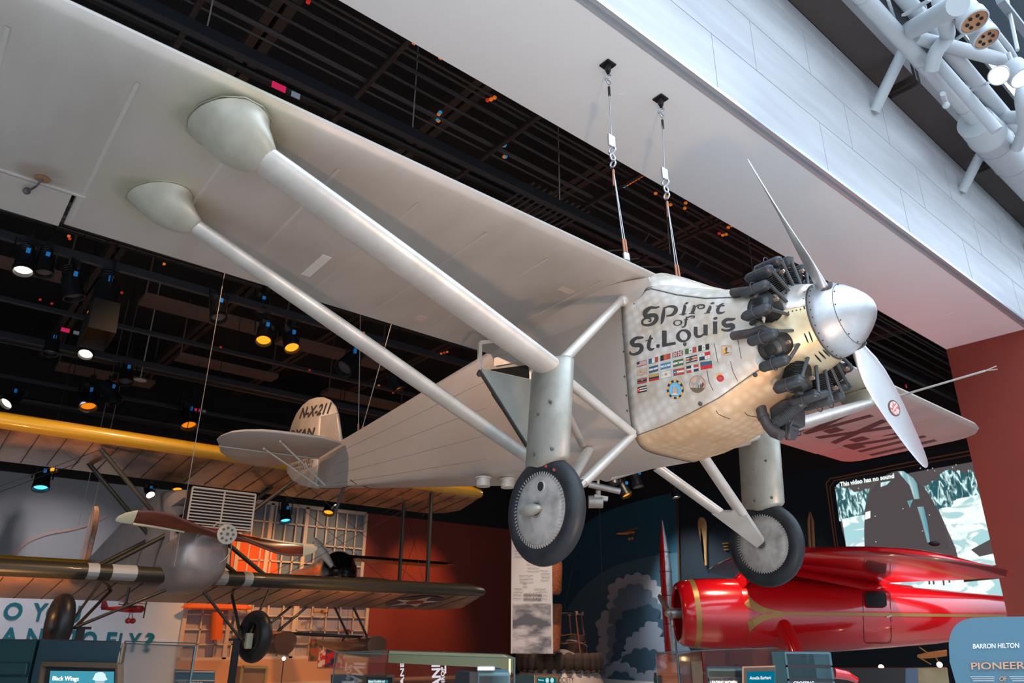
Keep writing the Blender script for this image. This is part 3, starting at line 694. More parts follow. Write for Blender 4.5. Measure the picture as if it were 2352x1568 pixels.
ST=[# S of Spirit
 [(715,205,26),(640,225,40),(540,225,58),(440,310,95),(460,390,85),(560,370,78),(645,380,80),(655,450,80),(590,530,60),(490,560,44),(400,545,40),(385,480,40),(450,425,36),(530,430,34),(545,480,30),(500,485,22)],
 [(810,215,30),(790,350,70),(770,470,60),(745,545,14)],[(800,235,16),(900,200,36),(1010,215,60),(1030,280,80),(960,360,50),(850,385,24)],
 [(1180,185,50),(1205,210,60),(1175,330,62),(1170,345,70)],[(1100,355,14),(1230,340,20)],[(1200,155,10),(1240,140,40),(1275,125,14)],
 [(1375,180,40),(1385,230,60),(1340,335,62)],[(1280,340,14),(1400,335,20)],[(1395,215,20),(1480,175,30),(1570,180,36),(1575,220,30),(1500,245,22),(1450,220,20),(1490,205,16)],
 [(1680,190,40),(1690,230,62),(1640,325,62)],[(1580,335,12),(1690,322,20)],[(1695,150,10),(1740,140,40),(1775,130,14)],
 [(1960,140,10),(1890,180,46),(1840,260,66),(1850,320,60),(1920,325,36),(1980,300,12)],[(1800,195,14),(1970,185,30)],
 # of
 [(1240,395,20),(1225,480,44),(1210,570,34),(1160,605,16),(1150,580,20)],[(1180,460,14),(1270,450,16)],[(1245,420,20),(1320,390,26),(1385,390,26),(1375,420,20),(1320,425,12)],
 # St.
 [(410,800,30),(350,800,50),(260,815,60),(185,890,85),(230,945,80),(330,945,80),(375,1000,80),(330,1080,66),(240,1120,48),(160,1110,44),(155,1065,24)],
 [(545,745,12),(535,830,60),(510,930,72),(515,1010,66),(570,1030,46),(620,1000,14)],[(440,870,12),(590,810,36)],
 [(655,965,60),(700,965,72),(701,966,72)],
 # L
 [(810,665,90),(810,970,92)],[(770,955,56),(1030,905,56)],
 # u
 [(1415,590,74),(1415,720,76),(1440,775,60),(1510,775,44),(1570,730,30)],[(1605,550,84),(1605,760,84)],
 # i
 [(1790,490,84),(1790,730,84)],[(1755,440,24),(1795,430,54),(1835,415,24)],
 # s
 [(2180,430,24),(2120,450,52),(2010,455,60),(1950,520,84),(2010,570,80),(2110,560,84),(2140,600,74),(2080,650,52),(1990,665,44),(1910,640,40)],
]
qs=[]
for s_ in ST: qs+=stroke([tuple(float(v) for v in p) for p in s_])
def ring(cx,cy,rx,ry,wx,wy,rot=0):
    out=[];n=36
    for i in range(n):
        q=[]
        for (j,k) in ((i,1),(i+1,1),(i+1,0),(i,0)):
            a=2*pi*j/n; ax=(rx-(wx if not k else 0))*cos(a); ay=(ry-(wy if not k else 0))*sin(a)
            x=cx+ax*cos(rot)-ay*sin(rot); y=cy+ax*sin(rot)+ay*cos(rot); q.append((1430+x/8.4,680+y/8.4))
        out.append(q)
    return out
qs+=ring(1068,515,92,56,36,14,-.15); qs+=ring(1180,765,150,122,76,34,-.35)
decal(qs,mInk,'painted_name')

# ---- flags, badges and louvres on the cowl
def Zc(x,y): return (1430+x/7.84,770+y/7.84)
FC={k:mat('flag_'+k,c,.55) for k,c in dict(red=(.38,.05,.04),scar=(.50,.015,.015),blue=(.03,.09,.16),navy=(.015,.03,.06),white=(.60,.56,.50),green=(.05,.12,.04),black=(.02,.018,.016),orange=(.50,.10,.03),yellow=(.42,.27,.05),sky=(.05,.20,.32),skyl=(.16,.42,.60),tan=(.50,.33,.22),brown=(.14,.08,.05),grey=(.30,.28,.26),gold=(.70,.35,.04),olive=(.10,.10,.06),rose=(.30,.10,.09)).items()}
FK=list(FC); FM=[FC[k] for k in FK]
def flag(tl,tr,bl,cells,name='flag_marking'):
    mb=MB(); U=(tr[0]-tl[0],tr[1]-tl[1]); W_=(bl[0]-tl[0],bl[1]-tl[1])
    def P(u,v,o): return hit(*Zc(tl[0]+U[0]*u+W_[0]*v,tl[1]+U[1]*u+W_[1]*v),o)
    mb.mat(FK.index('brown')); mb.add([P(u,v,.003) for u,v in ((-.02,-.03),(1.02,-.03),(1.02,1.03),(-.02,1.03))],[(0,1,2,3)])
    for i,c in enumerate(cells):
        mb.mat(FK.index(c[-1])); o=.0034+.0003*i
        if len(c)==5: q=[(c[0],c[1]),(c[2],c[1]),(c[2],c[3]),(c[0],c[3])]
        else: q=c[0]
        mb.add([P(u,v,o) for u,v in q],[tuple(range(len(q)))])
    return mb.build(name,FM,plane)
def disc(u,v,r,c,asp=1.6): return ([(u+r*cos(2*pi*i/10),v+r*asp*sin(2*pi*i/10)) for i in range(10)],c)
V3=lambda a,b_,c:[(0,0,.34,1,a),(.34,0,.67,1,b_),(.67,0,1,1,c)]
H3=lambda a,b_,c:[(0,0,1,.34,a),(0,.34,1,.67,b_),(0,.67,1,1,c)]
flag((262,487),(437,442),(262,570),[(0,i/9,1,(i+1)/9,'red' if i%2==0 else 'white') for i in range(9)]+[(0,0,.3,.5,'navy')])
flag((474,427),(641,385),(474,518),V3('blue','white','red')); flag((686,370),(861,325),(688,462),V3('black','orange','red'))
flag((900,312),(1088,265),(903,403),[(0,0,1,1,'navy'),([(0,0),(.12,0),(1,.88),(1,1),(.88,1),(0,.12)],'white'),([(1,0),(1,.12),(.12,1),(0,1),(0,.88),(.88,0)],'white'),([(0,.0),(.04,0),(1,.96),(1,1),(.96,1),(0,.04)],'red'),([(1,0),(1,.04),(.04,1),(0,1),(0,.96),(.96,0)],'red'),(.38,0,.62,1,'white'),(0,.34,1,.66,'white'),(.44,0,.56,1,'red'),(0,.43,1,.57,'red')])
flag((1130,250),(1328,205),(1132,345),V3('green','white','red')+[disc(.5,.5,.08,'brown')]); flag((1368,190),(1560,152),(1370,290),V3('black','white','black')+[disc(.5,.5,.1,'grey')])
flag((268,630),(438,597),(270,727),[(0,0,1,1,'tan'),disc(.35,.4,.08,'orange'),(.5,.6,.9,.66,'rose')])
flag((482,575),(642,533),(484,680),H3('blue','white','blue')+[disc(.5,.5,.08,'grey')]); flag((690,520),(866,477),(692,620),H3('sky','white','sky')+[disc(.4,.5,.05,'blue'),disc(.62,.5,.05,'blue')])
flag((915,460),(1095,417),(918,570),H3('green','white','green')+[([(.42,.62),(.5,.32),(.6,.62)],'brown')])
flag((1145,400),(1345,350),(1150,505),[(0,0,1,.2,'navy'),(0,.2,1,.32,'white'),(0,.32,1,.7,'orange'),(0,.7,1,.82,'white'),(0,.82,1,1,'navy'),disc(.42,.5,.15,'black',1.9),disc(.42,.5,.08,'olive',1.8)])
flag((1385,330),(1575,290),(1392,455),[(0,0,.5,.5,'white'),(.5,0,1,.5,'scar'),(0,.5,.5,1,'navy'),(.5,.5,1,1,'white'),disc(.25,.25,.05,'navy'),disc(.75,.75,.05,'scar')])
flag((272,790),(438,755),(275,880),H3('rose','black','red')+[disc(.5,.4,.1,'grey')]); flag((480,720),(655,685),(482,830),[(0,0,1,.4,'yellow'),(0,.4,1,.7,'navy'),(0,.7,1,1,'scar')])
flag((695,668),(872,632),(698,780),[(0,0,1,1,'white'),disc(.5,.45,.14,'yellow'),([(.1,.4),(.14,.6),(.18,.4)],'blue'),([(.82,.3),(.86,.5),(.9,.3)],'blue')])
flag((920,620),(1110,583),(925,730),[(0,0,1,.33,'red'),(0,.33,1,.66,'white'),(0,.66,1,1,'red'),([(0,0),(.36,.5),(0,1)],'blue'),disc(.13,.5,.07,'white')])
flag((1155,560),(1365,520),(1162,680),[(0,0,1,1,'white'),(0,0,.4,.4,'navy'),(.6,0,1,.4,'red'),(0,.62,.4,1,'red'),(.6,.62,1,1,'navy')])
flag((1405,490),(1605,457),(1415,620),[(0,0,1,.5,'blue'),(0,.5,1,1,'scar')])
flag((275,935),(438,900),(277,1040),[(0,i/5,1,(i+1)/5,'black' if i%2==0 else 'white') for i in range(5)]+[([(0,0),(.38,.5),(0,1)],'scar'),disc(.12,.5,.06,'white')])
def badge(cells,name): 
    mb=MB()
    for i,(q,c) in enumerate(cells):
        mb.mat(FK.index(c)); mb.add([hit(*Zc(x,y),.003+.0004*i) for x,y in q],[tuple(range(len(q)))])
    return mb.build(name,FM,plane)
def el(cx,cy,rx,ry,n=28,a0=0,a1=360): return [(cx+rx*cos((a0+(a1-a0)*i/n)*D),cy+ry*sin((a0+(a1-a0)*i/n)*D)) for i in range(n if a1-a0==360 else n+1)]
seg=[]
for i in range(18):
    a0=i*20;a1=a0+20; seg.append(([(955+150*cos(a*D),975+170*sin(a*D)) for a in (a0,a0+10,a1)]+[(955+116*cos(a*D),975+134*sin(a*D)) for a in (a1,a0+10,a0)],'gold' if i%2 else 'navy'))
badge([(el(955,975,150,170),'brown'),(el(955,975,117,135),'skyl')]+seg[:1]+seg[1:]+[([(915,1060),(915,975),(925,945),(940,925),(950,925),(975,945),(998,975),(1005,1060)],'tan'),(el(955,1075,58,34,14,180,360),'white'),([(932,925),(940,895),(955,925)],'white')],'round_badge')
badge([(el(1350,880,148,158),'rose'),(el(1350,880,136,146),'tan'),(el(1350,900,130,125,16,20,160),'olive'),
 ([(1215,790),(1240,830),(1270,840),(1290,810),(1275,850),(1310,860),(1340,820),(1335,770),(1360,735),(1400,725),(1450,705),(1405,745),(1395,800),(1385,860),(1360,870),(1350,900),(1345,960),(1330,955),(1325,910),(1300,880),(1275,915),(1245,880),(1230,840)],'grey')],'round_badge')
A_,B_,C_=[hit(*Zc(*q),.006) for q in ((1368,945),(1462,915),(1366,890))]
text3(MB(),'110',A_,B_,C_,bold=.03).build('badge_number',mInk,plane)
badge([([(1775,180),(1970,170),(1965,360),(1780,370)],'tan'),([(1800,250),(1850,230),(1870,320),(1820,330)],'gold'),([(1850,250),(1865,215),(1885,215),(1895,245),(1880,290),(1900,305),(1945,300),(1900,325),(1820,335),(1865,310),(1855,280)],'brown')],'snake_badge')
badge([(el(1762,772,66,62),'scar'),(el(1762,772,30,28),'rose'),([(1665,690),(1720,700),(1740,690),(1730,665),(1760,680),(1790,665),(1780,695),(1750,715),(1700,715)],'gold'),([(1690,720),(1700,760),(1690,790),(1680,750)],'gold')],'globe_badge')
def slot(pts,w=9,sc=7.84,o=(1430,770)):
    q=cr_spline([(float(x),float(y)) for x,y in pts],5); L=[];R2=[]
    for i,(x,y) in enumerate(q):
        a=q[max(i-1,0)];b_=q[min(i+1,len(q)-1)];dx,dy=b_[0]-a[0],b_[1]-a[1];l=math.hypot(dx,dy) or 1
        L.append((o[0]+(x-dy/l*w/2)/sc,o[1]+(y+dx/l*w/2)/sc));R2.append((o[0]+(x+dy/l*w/2)/sc,o[1]+(y-dx/l*w/2)/sc))
    decal([[L[i],L[i+1],R2[i+1],R2[i]] for i in range(len(q)-1)],mDial,'louvre_slot',.004)
slot([(1655,150),(1690,330),(1725,510)]);slot([(1525,630),(1560,830),(1635,990)]);slot([(1945,465),(1995,660),(2075,820)]);slot([(2075,60),(2110,250),(2140,415)])
slot([(833,1195),(850,1225),(930,1258)],4,3.135,(1380,560));slot([(1035,1210),(1060,1232),(1130,1245)],4,3.135,(1380,560))
for x,y,r in ((155,545,.008),(160,650,.008),(165,775,.008),(172,955,.008),(185,1090,.008),(190,1200,.008),(608,722,.016),(718,1150,.018),(1112,942,.018),(240,432,.006)):
    MB().sphere(hit(1380+x/3.135,560+y/3.135,.002),r,8,6).build('cowl_fastener',mExh,plane)

# ============================================================ BIPLANE AND OTHERS BEHIND
def part(mb,name,mt,root,smooth=None,bev=0,parent=None):
    mb.xf(M.Translation(-root.location)); 
    o=mb.build(name,mt,parent or root,smooth,bev); return o
def onP(x,y,P,N): d=ray(x,y); N=V(N); return d*((V(P)-CAM).dot(N)/d.dot(N))+CAM
mMot=mat('varnished_wing_underside',(.44,.21,.10),.22,.1,(.10,.055,.03),1.3,4,stretch=(1,.5,1),coat=.6,lo=.4,hi=.62)
mOlive=mat('olive_dope',(.032,.030,.020),.45,.1,coat=.1)
mYel=mat('yellow_dope',(.62,.33,.02),.3,0,coat=.5)
mSilv=mat('grey_silver_skin',(.46,.40,.37),.38,.45,(.38,.33,.31),2,3)
mWood=mat('mahogany_propeller',(.15,.026,.006),.25,0,(.09,.014,.004),6,3,stretch=(.3,2,2),coat=.35)
mCreamT=mat('cream_sheathing',(.62,.55,.36),.4)
mGreyBand=mat('pale_grey_band',(.42,.43,.42),.5)
mTyre2=mat('black_tyre',(.016,.015,.015),.42)
wc=thing('olive_biplane','large olive and yellow biplane with a wooden two blade propeller and a slatted radiator','airplane',(4.02,13.6,1.1))
def wc_(mb,name,mt,s=None,b=0,parent=None): return part(mb,name,mt,wc,s,b,parent)
XC=4.02
def wing2(z,Y0,chord,x0,x1,names,mLE,inc):
    # leading edge shell and main skin as separate meshes
    def prof(t0,t1,off=0):
        up=[];lo=[]
        ts=[t0+(t1-t0)*i/8 for i in range(9)]
        for t in ts:
            for a,b_ in zip(CY,CY[1:]):
                if a[0]<=t<=b_[0]:
                    k=(t-a[0])/(b_[0]-a[0]); u=a[1]+(b_[1]-a[1])*k; l=a[2]+(b_[2]-a[2])*k; break
            up.append((t,u+off));lo.append((t,l-off))
        return up+lo[::-1]
    def secs(t0,t1,off,xs): 
        out=[]
        for x,cs,dz in xs: out.append([V((x,Y0+t*chord*cs+(1-cs)*.25*chord,z+zz*chord*cs*1.45+dz+inc*(1-t))) for t,zz in prof(t0,t1,off)])
        return out
    xs=[(x0,.5,.04),(x0+.12,.8,.01),(x0+.45,1,0),(x1-.45,1,0),(x1-.12,.8,.01),(x1,.5,.04)]
    wc_(MB().loft(secs(.0,.10,.003,xs)),names[0],mLE,40)
    wc_(MB().loft(secs(.0,1,0,xs)),names[1],mMot,40)
wing2(4.19,12.98,1.78,XC-6.2,10.16,('leading_edge','upper_wing'),mYel,.22)
wing2(2.04,12.98,1.72,XC-6.1,10.28,('leading_edge','lower_wing'),mOlive,.27)
for x0,x1 in ((2.46,2.62),(2.80,3.16),(4.42,4.60),(4.88,5.03)):
    q=[(x0,.0),(x1,.0)]
    wc_(MB().loft([[V((x,12.98+t*1.72-.006,2.04+.27*(1-t)+(zz)*2.52+.005*(1 if zz>.035 else -1))) for t,zz in ((.09,.0045),(.05,.0085),(.025,.0135),(.0125,.018),(0,.035),(.0125,.056),(.025,.067),(.05,.081),(.1,.098))] for x in (x0,x1)],False,False),'grey_stripe',mGreyBand,40)
# rib lines under both wings
for za,zb_ in ((4.41,4.19),(2.30,2.04)):
    for x0,x1 in ((-2,3.5),(4.5,10)) if za<3 else ((-2,10),):
        rl=MB(); x=x0
        while x<x1: rl.beam((x,13.2,za-.03),(x,14.7,zb_-.001),.012,.008); x+=.38
        wc_(rl,'rib_line',mOlive)
fz=[(12.42,.26,2.50,3.02,2.2),(12.5,.37,2.36,3.08,2.4),(12.75,.45,2.24,3.12,2.8),(13.2,.475,2.17,3.14,3.2),(13.5,.48,2.15,3.15,3.5)]
def fsec(Y,w,zb,zt,n,N=40): 
    zc=(zb+zt)/2;h=(zt-zb)/2
    return [V((XC-.03+w*math.copysign(abs(cos(a))**(2/n),cos(a)),Y,zc+h*math.copysign(abs(sin(a))**(2/n),sin(a)))) for a in [2*pi*i/N for i in range(N)]]
wc_(MB().loft([fsec(*q) for q in fz]),'engine_cowling',mSilv,40)
wc_(MB().loft([fsec(*q) for q in ((13.0,.45,2.8,3.5,4),(13.45,.48,2.17,3.86,4),(13.7,.482,2.14,3.9,4),(14.4,.48,2.17,3.97,4),(15.2,.46,2.25,3.98,4),(16.4,.40,2.42,3.88,4),(18.5,.27,2.70,3.55,4),(20.5,.13,2.92,3.25,4),(21.6,.05,3.0,3.12,4))]),'fuselage',mSilv,40)
wc_(MB().loft([fsec(*q) for q in ((13.0,.40,3.0,3.42,3),(13.55,.44,3.0,3.52,3))]),'engine_block',mEng,40)
wc_(MB().loft([[V((x,y,z)) for x,z in ((XC-.47,z0),(XC-.47,z1-.12),(XC-.3,z1),(XC+.3,z1),(XC+.47,z1-.12),(XC+.47,z0))] for y,z0,z1 in ((13.45,3.5,3.62),(12.62,3.60,3.70))]),'top_cowling',mSilv,30)
wc_(MB().torus((XC+.05,12.43,2.86),(0,1,0),.30,.008,40,6),'cowling_rim',mStr,60)
wc_(MB().torus((XC-.2,12.9,2.62),(1,.0,0),.0,.0,3,3).add([(XC-.486,13.45,2.2),(XC-.486,13.46,2.2),(XC-.486,13.46,3.1),(XC-.486,13.45,3.1)],[(0,1,2,3)]),'panel_seam',mLine)
# radiator
rx0,rx1,rz0,rz1,ry=3.565,4.60,3.12,3.72,12.30
rt=wc_(MB().box((rx0,ry+.02,rz0),(rx1,ry+.30,rz1)),'radiator',mat('copper_radiator',(.10,.045,.03),.45,.4),None,.01)
wc_(MB().box((rx0+.03,ry,rz0+.03),(rx1-.03,ry+.03,rz1-.03)),'radiator_core',mDial,parent=rt)
fr=MB()
for a,b_ in (((rx0,rz0),(rx0,rz1)),((rx1,rz0),(rx1,rz1)),((rx0,rz1),(rx1,rz1)),((rx0,rz0),(rx1,rz0)),(((rx0+rx1)/2,rz0),((rx0+rx1)/2,rz1))): fr.beam((a[0],ry-.01,a[1]),(b_[0],ry-.01,b_[1]),.022,.03,(0,1,0))
mSl=mat('pale_slats',(.55,.50,.44),.4,.3)
wc_(fr,'radiator_frame',mSl,parent=rt)
for i in range(12):
    z=rz0+.05*(i+.8); wc_(MB().beam((rx0,ry-.012,z),(rx1,ry-.012,z),.012,.018),'radiator_slat',mSl,parent=rt)
wc_(MB().tube([(3.98,ry-.03,rz0+.0),(4.02,ry-.03,rz0+.07),(4.22,ry-.03,rz0+.06),(4.26,ry-.03,rz0-.01)],.012,6),'radiator_pipe',mSl)
# propeller
hb=V((4.09,12.02,2.99)); pr_=wc_(MB().lathe([(-.10,.11),(-.09,.13),(.1,.13),(.25,.12)],hb,(0,1,0),24),'propeller_hub',mWood,50)
for sg in (-1,1):
    ax=V((sg*.995,0,-sg*.10)).normalized(); tn=V((0,0,1))*1.0; tn=(tn-ax*tn.dot(ax)).normalized()*sg
    secs=[];cap=[];edge=[]
    for r,c,th,be,sw in ((.0,.20,.18,80,0),(.10,.20,.16,75,0),(.2,.15,.12,65,-.0),(.38,.15,.08,48,.0),(.6,.20,.06,38,.02),(.85,.245,.045,30,.04),(1.1,.25,.035,25,.04),(1.35,.21,.028,21,.01),(1.5,.15,.02,19,-.03),(1.58,.08,.012,18,-.06),(1.6,.02,.006,18,-.07)):
        be*=D; ch_=tn*cos(be)*1+V((0,1,0))*sin(be)*1; nn=V((0,1,0))*cos(be)-tn*sin(be)
        c0=hb+ax*r+tn*sw*-1
        sec=[c0+ch_*(cos(2*pi*i/20)*c/2)+nn*(sin(2*pi*i/20)*th/2) for i in range(20)]
        secs.append(sec)
        if r>=1.35: cap.append([c0+(p-c0)*1.03+ax*.002 for p in sec])
        if .55<r<1.5: edge.append(c0+ch_*c/2*.96)
    bd=wc_(MB().loft(secs),'propeller_blade',mWood,60,parent=pr_)
    wc_(MB().loft(cap),'blade_tip_cap',mCreamT,60,parent=pr_)
    wc_(MB().tube(edge,.022,8),'blade_edge_sheath',mCreamT,60,parent=pr_)
hd=MB().lathe([(0,.155),(.02,.155)],hb+V((0,-.12,0)),(0,1,0),28)
hubp=wc_(hd,'hub_plate',mat('cream_hub',(.62,.55,.44),.4),50,parent=pr_)
hl=MB()
for i in range(8): a=2*pi*i/8; hl.lathe([(0,.022),(.006,.022)],hb+V((.095*cos(a),-.126,.095*sin(a))),(0,1,0),10)
hl.lathe([(0,.025),(.02,.02)],hb+V((0,-.14,0)),(0,1,0),10)
wc_(hl,'hub_bolt',mat('hub_bolt',(.22,.16,.10),.5,.5),parent=pr_)
# struts
def st2(a,b_,name='wing_strut',w=.12,t=.075):
    a=V(a);b_=V(b_);d=(b_-a).normalized();ex=V((0,-1,0));ex=(ex-d*ex.dot(d)).normalized();ey=d.cross(ex)
    wc_(MB().loft([[p+ex*x+ey*y for x,y in stream(w,t,14)] for p in (a,b_)]),name,mOlive,50)
for s in (-1,1):
    X0=XC+s*.47
    for Y in (13.25,14.35):
        if s>0: st2((8.78,Y,2.35),(8.78,Y,4.36))
        else: st2((XC-4.8,Y,2.35),(XC-4.8,Y,4.36))
        st2((X0,Y+.02,3.15),(XC+s*1.72,Y,4.32),'cabane_strut'); st2((X0,Y+.02,3.05),(XC+s*1.45,Y,2.40),'cabane_strut')
def wire(pts,r=.005,name='bracing_wire'): wc_(MB().tube(pts,r,5),name,mDarkSteel)
for a,b_ in (((8.78,13.3,4.3),(5.5,13.3,2.4)),((8.78,13.3,2.4),(5.75,13.3,4.3)),((8.78,14.35,4.3),(5.5,14.35,2.4)),((8.78,14.35,2.4),(5.75,14.35,4.3)),((8.78,13.3,4.3),(8.78,14.35,2.4)),((8.78,13.3,2.4),(8.78,14.35,4.3)),((-.78,13.3,2.4),(2.3,13.3,4.3)),((-.78,14.3,2.4),(2.3,14.3,4.3))): wire([a,b_])
# star insignia on the lower right wing
c=V((8.9,13.85,2.163)); 
wc_(MB().add([c+V((.62*cos(2*pi*i/32),.62*sin(2*pi*i/32),-.157*.62*sin(2*pi*i/32))) for i in range(32)],[tuple(range(32))]),'insignia_disc',mat('insignia_blue',(.05,.03,.05),.35,coat=.4))
q=[c+V(((.6 if i%2==0 else .23)*sin(2*pi*i/10),-(.6 if i%2==0 else .23)*cos(2*pi*i/10),-.006+.157*(.6 if i%2==0 else .23)*cos(2*pi*i/10))) for i in range(10)]
wc_(MB().add(q+[c+V((0,0,-.004))],[(i,(i+1)%10,10) for i in range(10)]),'insignia_star',mat('insignia_white',(.62,.52,.42),.4))
wc_(MB().add([c+V((.2*cos(2*pi*i/20),.2*sin(2*pi*i/20),-.010-.157*.2*sin(2*pi*i/20))) for i in range(20)],[tuple(range(20))]),'insignia_centre',mat('insignia_red',(.35,.02,.02),.4))
# undercarriage
for s,wx,wz in ((-1,2.2,1.66),(1,5.12,1.49)):
    W_=V((wx,12.85,wz))
    wl=wc_(MB().torus(W_,(1,.08 if s<0 else .2,0),.30,.115,48,16),'wheel',mTyre2,60)
    wc_(MB().lathe([(-.05,.22),(-.03,.23),(.0,.05),(.04,.05)] ,W_,(-1,0,0),32),'wheel_disc',mat('wheel_brown',(.07,.04,.03),.5),40,parent=wl)
    ax=W_+V((-s*.22,0,-.05))
    st2((XC+s*.18 if s>0 else XC-.42,12.95,2.17),ax,'undercarriage_strut',.075,.05)
    st2((XC+s*1.0,13.9,2.17),ax,'undercarriage_strut',.075,.05)
    st2((XC+s*1.35,13.1,2.24),ax+V((s*.1,0,0)),'undercarriage_strut',.09,.04)
    wc_(MB().box(ax+V((-.05+s*.12,-.08,-.14)),ax+V((.05+s*.12,.02,.10))),'shock_pad',mCreamT,None,.01)
tag(MB().box((4.80,12.86,0),(4.90,12.94,1.44)).beam((4.72,12.9,1.44),(4.98,12.9,1.44),.05,.04).build('support_post',mDarkSteel),'black steel post standing under the right wheel of the olive biplane','post')
tag(MB().box((2.46,12.86,0),(2.56,12.94,1.60)).beam((2.38,12.9,1.6),(2.64,12.9,1.6),.05,.04).build('support_post',mDarkSteel),'black steel post standing under the left wheel of the olive biplane','post')
wc_(MB().tube([(3.1,13.1,2.2),(3.1,13.1,1.95)],.02,6).sphere((3.1,13.08,1.93),.05,8,6).tube([(2.98,13.05,1.95),(3.22,13.05,1.91)],.008,5),'wind_generator',mDarkSteel,50)
# tail of the biplane
wc_(MB().loft([[V((XC-.06+x,y,z)) for y,z in ((21.3,3.0),(21.2,3.9),(21.35,4.4),(21.6,4.55),(21.8,4.4),(21.9,3.9),(21.9,3.0))] for x in (-.06,.06)]),'rudder',mMot,30,.02)
wc_(MB().loft([[V((x,y,z)) for y,z in ((20.7,3.06),(20.66,3.1),(20.7,3.14),(21.9,3.11),(21.9,3.09))] for x in (XC-2.5,XC+2.5)]),'stabilizer',mYel,30)

# ---- black and gold racing floatplane further back
rf=thing('racing_floatplane','small black and gold racing floatplane behind the right wing of the olive biplane','airplane',(9.7,19.6,1.2))
def rf_(mb,name,mt,s=None,b=0,parent=None): return part(mb,name,mt,rf,s,b,parent)
mBlk=mat('gloss_black',(.008,.008,.009),.15,0,coat=.8); mGold=mat('dull_gold',(.50,.25,.06),.35,.5); mRedB=mat('dark_red_fuselage',(.10,.01,.008),.3,coat=.5)
N0=V((9.35,18.7,3.12)); 
def ell(c,y,w,zb,zt,N=28): return [V((c+w*cos(2*pi*i/N),y,(zb+zt)/2+(zt-zb)/2*sin(2*pi*i/N))) for i in range(N)]
rf_(MB().loft([ell(9.5,18.75,.16,2.96,3.24),ell(9.6,18.9,.34,2.82,3.42),ell(9.8,19.2,.54,2.64,3.62),ell(10.0,19.6,.60,2.45,3.70),ell(10.1,20.2,.60,2.36,3.70)]),'engine_cowling',mBlk,50)
rf_(MB().loft([ell(10.1,20.2,.605,2.3,3.68),ell(10.2,21.2,.52,2.4,3.5),ell(10.2,23.8,.12,2.8,3.2)]),'fuselage',mRedB,50)
rf_(MB().lathe([(0,.03),(.06,.12),(.2,.2),(.3,.22)],(9.40,18.55,3.08),(.2,1,0),20),'spinner',mBlk,50)
for sg,e in ((-1,onY(720,1233,18.7)),(1,onY(782,1385,18.7))):
    a=V((9.42,18.7,3.08));e=V(e);dd=(e-a); n=V((0,1,0)).cross(dd).normalized()
    rf_(MB().loft([[a+dd*k+n*(w*cos(2*pi*i/12))+V((0,.03*sin(2*pi*i/12)*(1.2-k),0)) for i in range(12)] for k,w in ((0,.06),(.15,.07),(.45,.12),(.75,.11),(.93,.06),(1,.01))]),'propeller_blade',mStr,50)
for z,x1,nm in ((3.50,13.9,'upper_wing'),(2.92,11.6,'lower_wing')):
    rf_(MB().loft([[V((x,19.3+c_*t,z+(.02*c_) + h*c_)) for t,h in ((0,.03),(.1,.07),(.4,.09),(1,.02),(.6,0),(.1,.0))] for x,c_ in ((10.1,1.0),(x1-.6,1.0),(x1-.15,.8),(x1,.4))]),nm,mBlk if z>3 else mSilv,40)
    if z>3:
        rf_(MB().loft([[V((x,19.28,z+.0)),V((x,19.6,z-.012)),V((x,20.2,z-.012)),V((x,20.25,z+.0))] for x in (10.1,x1-.3)]),'wing_underside',mGold)
def rfs(a,b_): rf_(MB().tube([a,b_],.035,8),'float_strut',mBlk,60)
FL=(V((8.35,19.4,1.52)),V((11.0,19.4,1.42)))
for c_ in FL:
    fl=[]
    for y,w,h,dz in ((18.9,.30,.36,0),(19.0,.33,.36,0),(19.6,.36,.36,0),(20.4,.33,.32,-.02),(21.6,.22,.2,-.02),(22.5,.05,.08,.03)):
        fl.append([V((c_.x+w*cos(2*pi*i/24),y,c_.z-.16+dz+h*(sin(2*pi*i/24)) *(1 if sin(2*pi*i/24)<0 else .55))) for i in range(24)])
    rf_(MB().loft(fl),'float',mat('varnished_float',(.17,.075,.04),.3,.2,coat=.5),50)
for c_ in FL:
    for y in (19.5,20.6): rfs(c_+V((0,y-19.4,.02)),V((9.5 if c_.x<9 else 10.3,y,2.5)))
for y in (19.5,20.6): rfs(FL[0]+V((.1,y-19.4,0)),FL[1]+V((-.1,y-19.4,0)))
# ---- red high wing monoplane
VP=V((12.936,9.22,1.959)); ph=math.radians(-40); vd=V((cos(ph),sin(ph),0)); vn=V((vd.y,-vd.x,0)); 
def Vg(t,s,z): return VP+vd*t+vn*s+V((0,0,z))
mRedP=mat('red_lacquer',(.62,.005,.010),.16,0,coat=1.0); mGld=mat('gold_stripe',(.42,.24,.07),.35,.4)
vg=thing('red_monoplane','glossy red high wing monoplane with gold trim stripes in front of the video screen','airplane',(VP.x,VP.y,1.2))
def vg_(mb,name,mt,s=None,b=0,parent=None): return part(mb,name,mt,vg,s,b,parent)
def vsec(t,r,zc=0,k=1,N=48,o=0): return [Vg(t,(r+o)*cos(2*pi*i/N),zc+(r*k+o)*sin(2*pi*i/N)) for i in range(N)]
VF=[(.42,.60,0,1.06),(.8,.62,0,1.07),(1.4,.64,0,1.08),(2.2,.65,-.01,1.05),(3.2,.62,-.015,.98),(4.2,.53,-.02,.98),(5.2,.42,.0,1.0),(6.2,.29,.04,1.0),(7.0,.17,.09,1.0),(7.6,.06,.12,1)]
fusv=MB().loft([vsec(*q) for q in VF]); bvf=BVHTree.FromPolygons(fusv.v,fusv.f); 
vg_(fusv,'fuselage',mRedP,50)
cw=MB().loft([vsec(t,r) for t,r in ((-.70,.46),(-.74,.50),(-.73,.55),(-.66,.60),(-.5,.635),(-.2,.655),(.2,.66),(.44,.655),(.44,.62),(.1,.6),(-.5,.55),(-.68,.46))],False)
cwb=BVHTree.FromPolygons(cw.v,cw.f)
cwo=vg_(cw,'engine_cowling',mRedP,50)
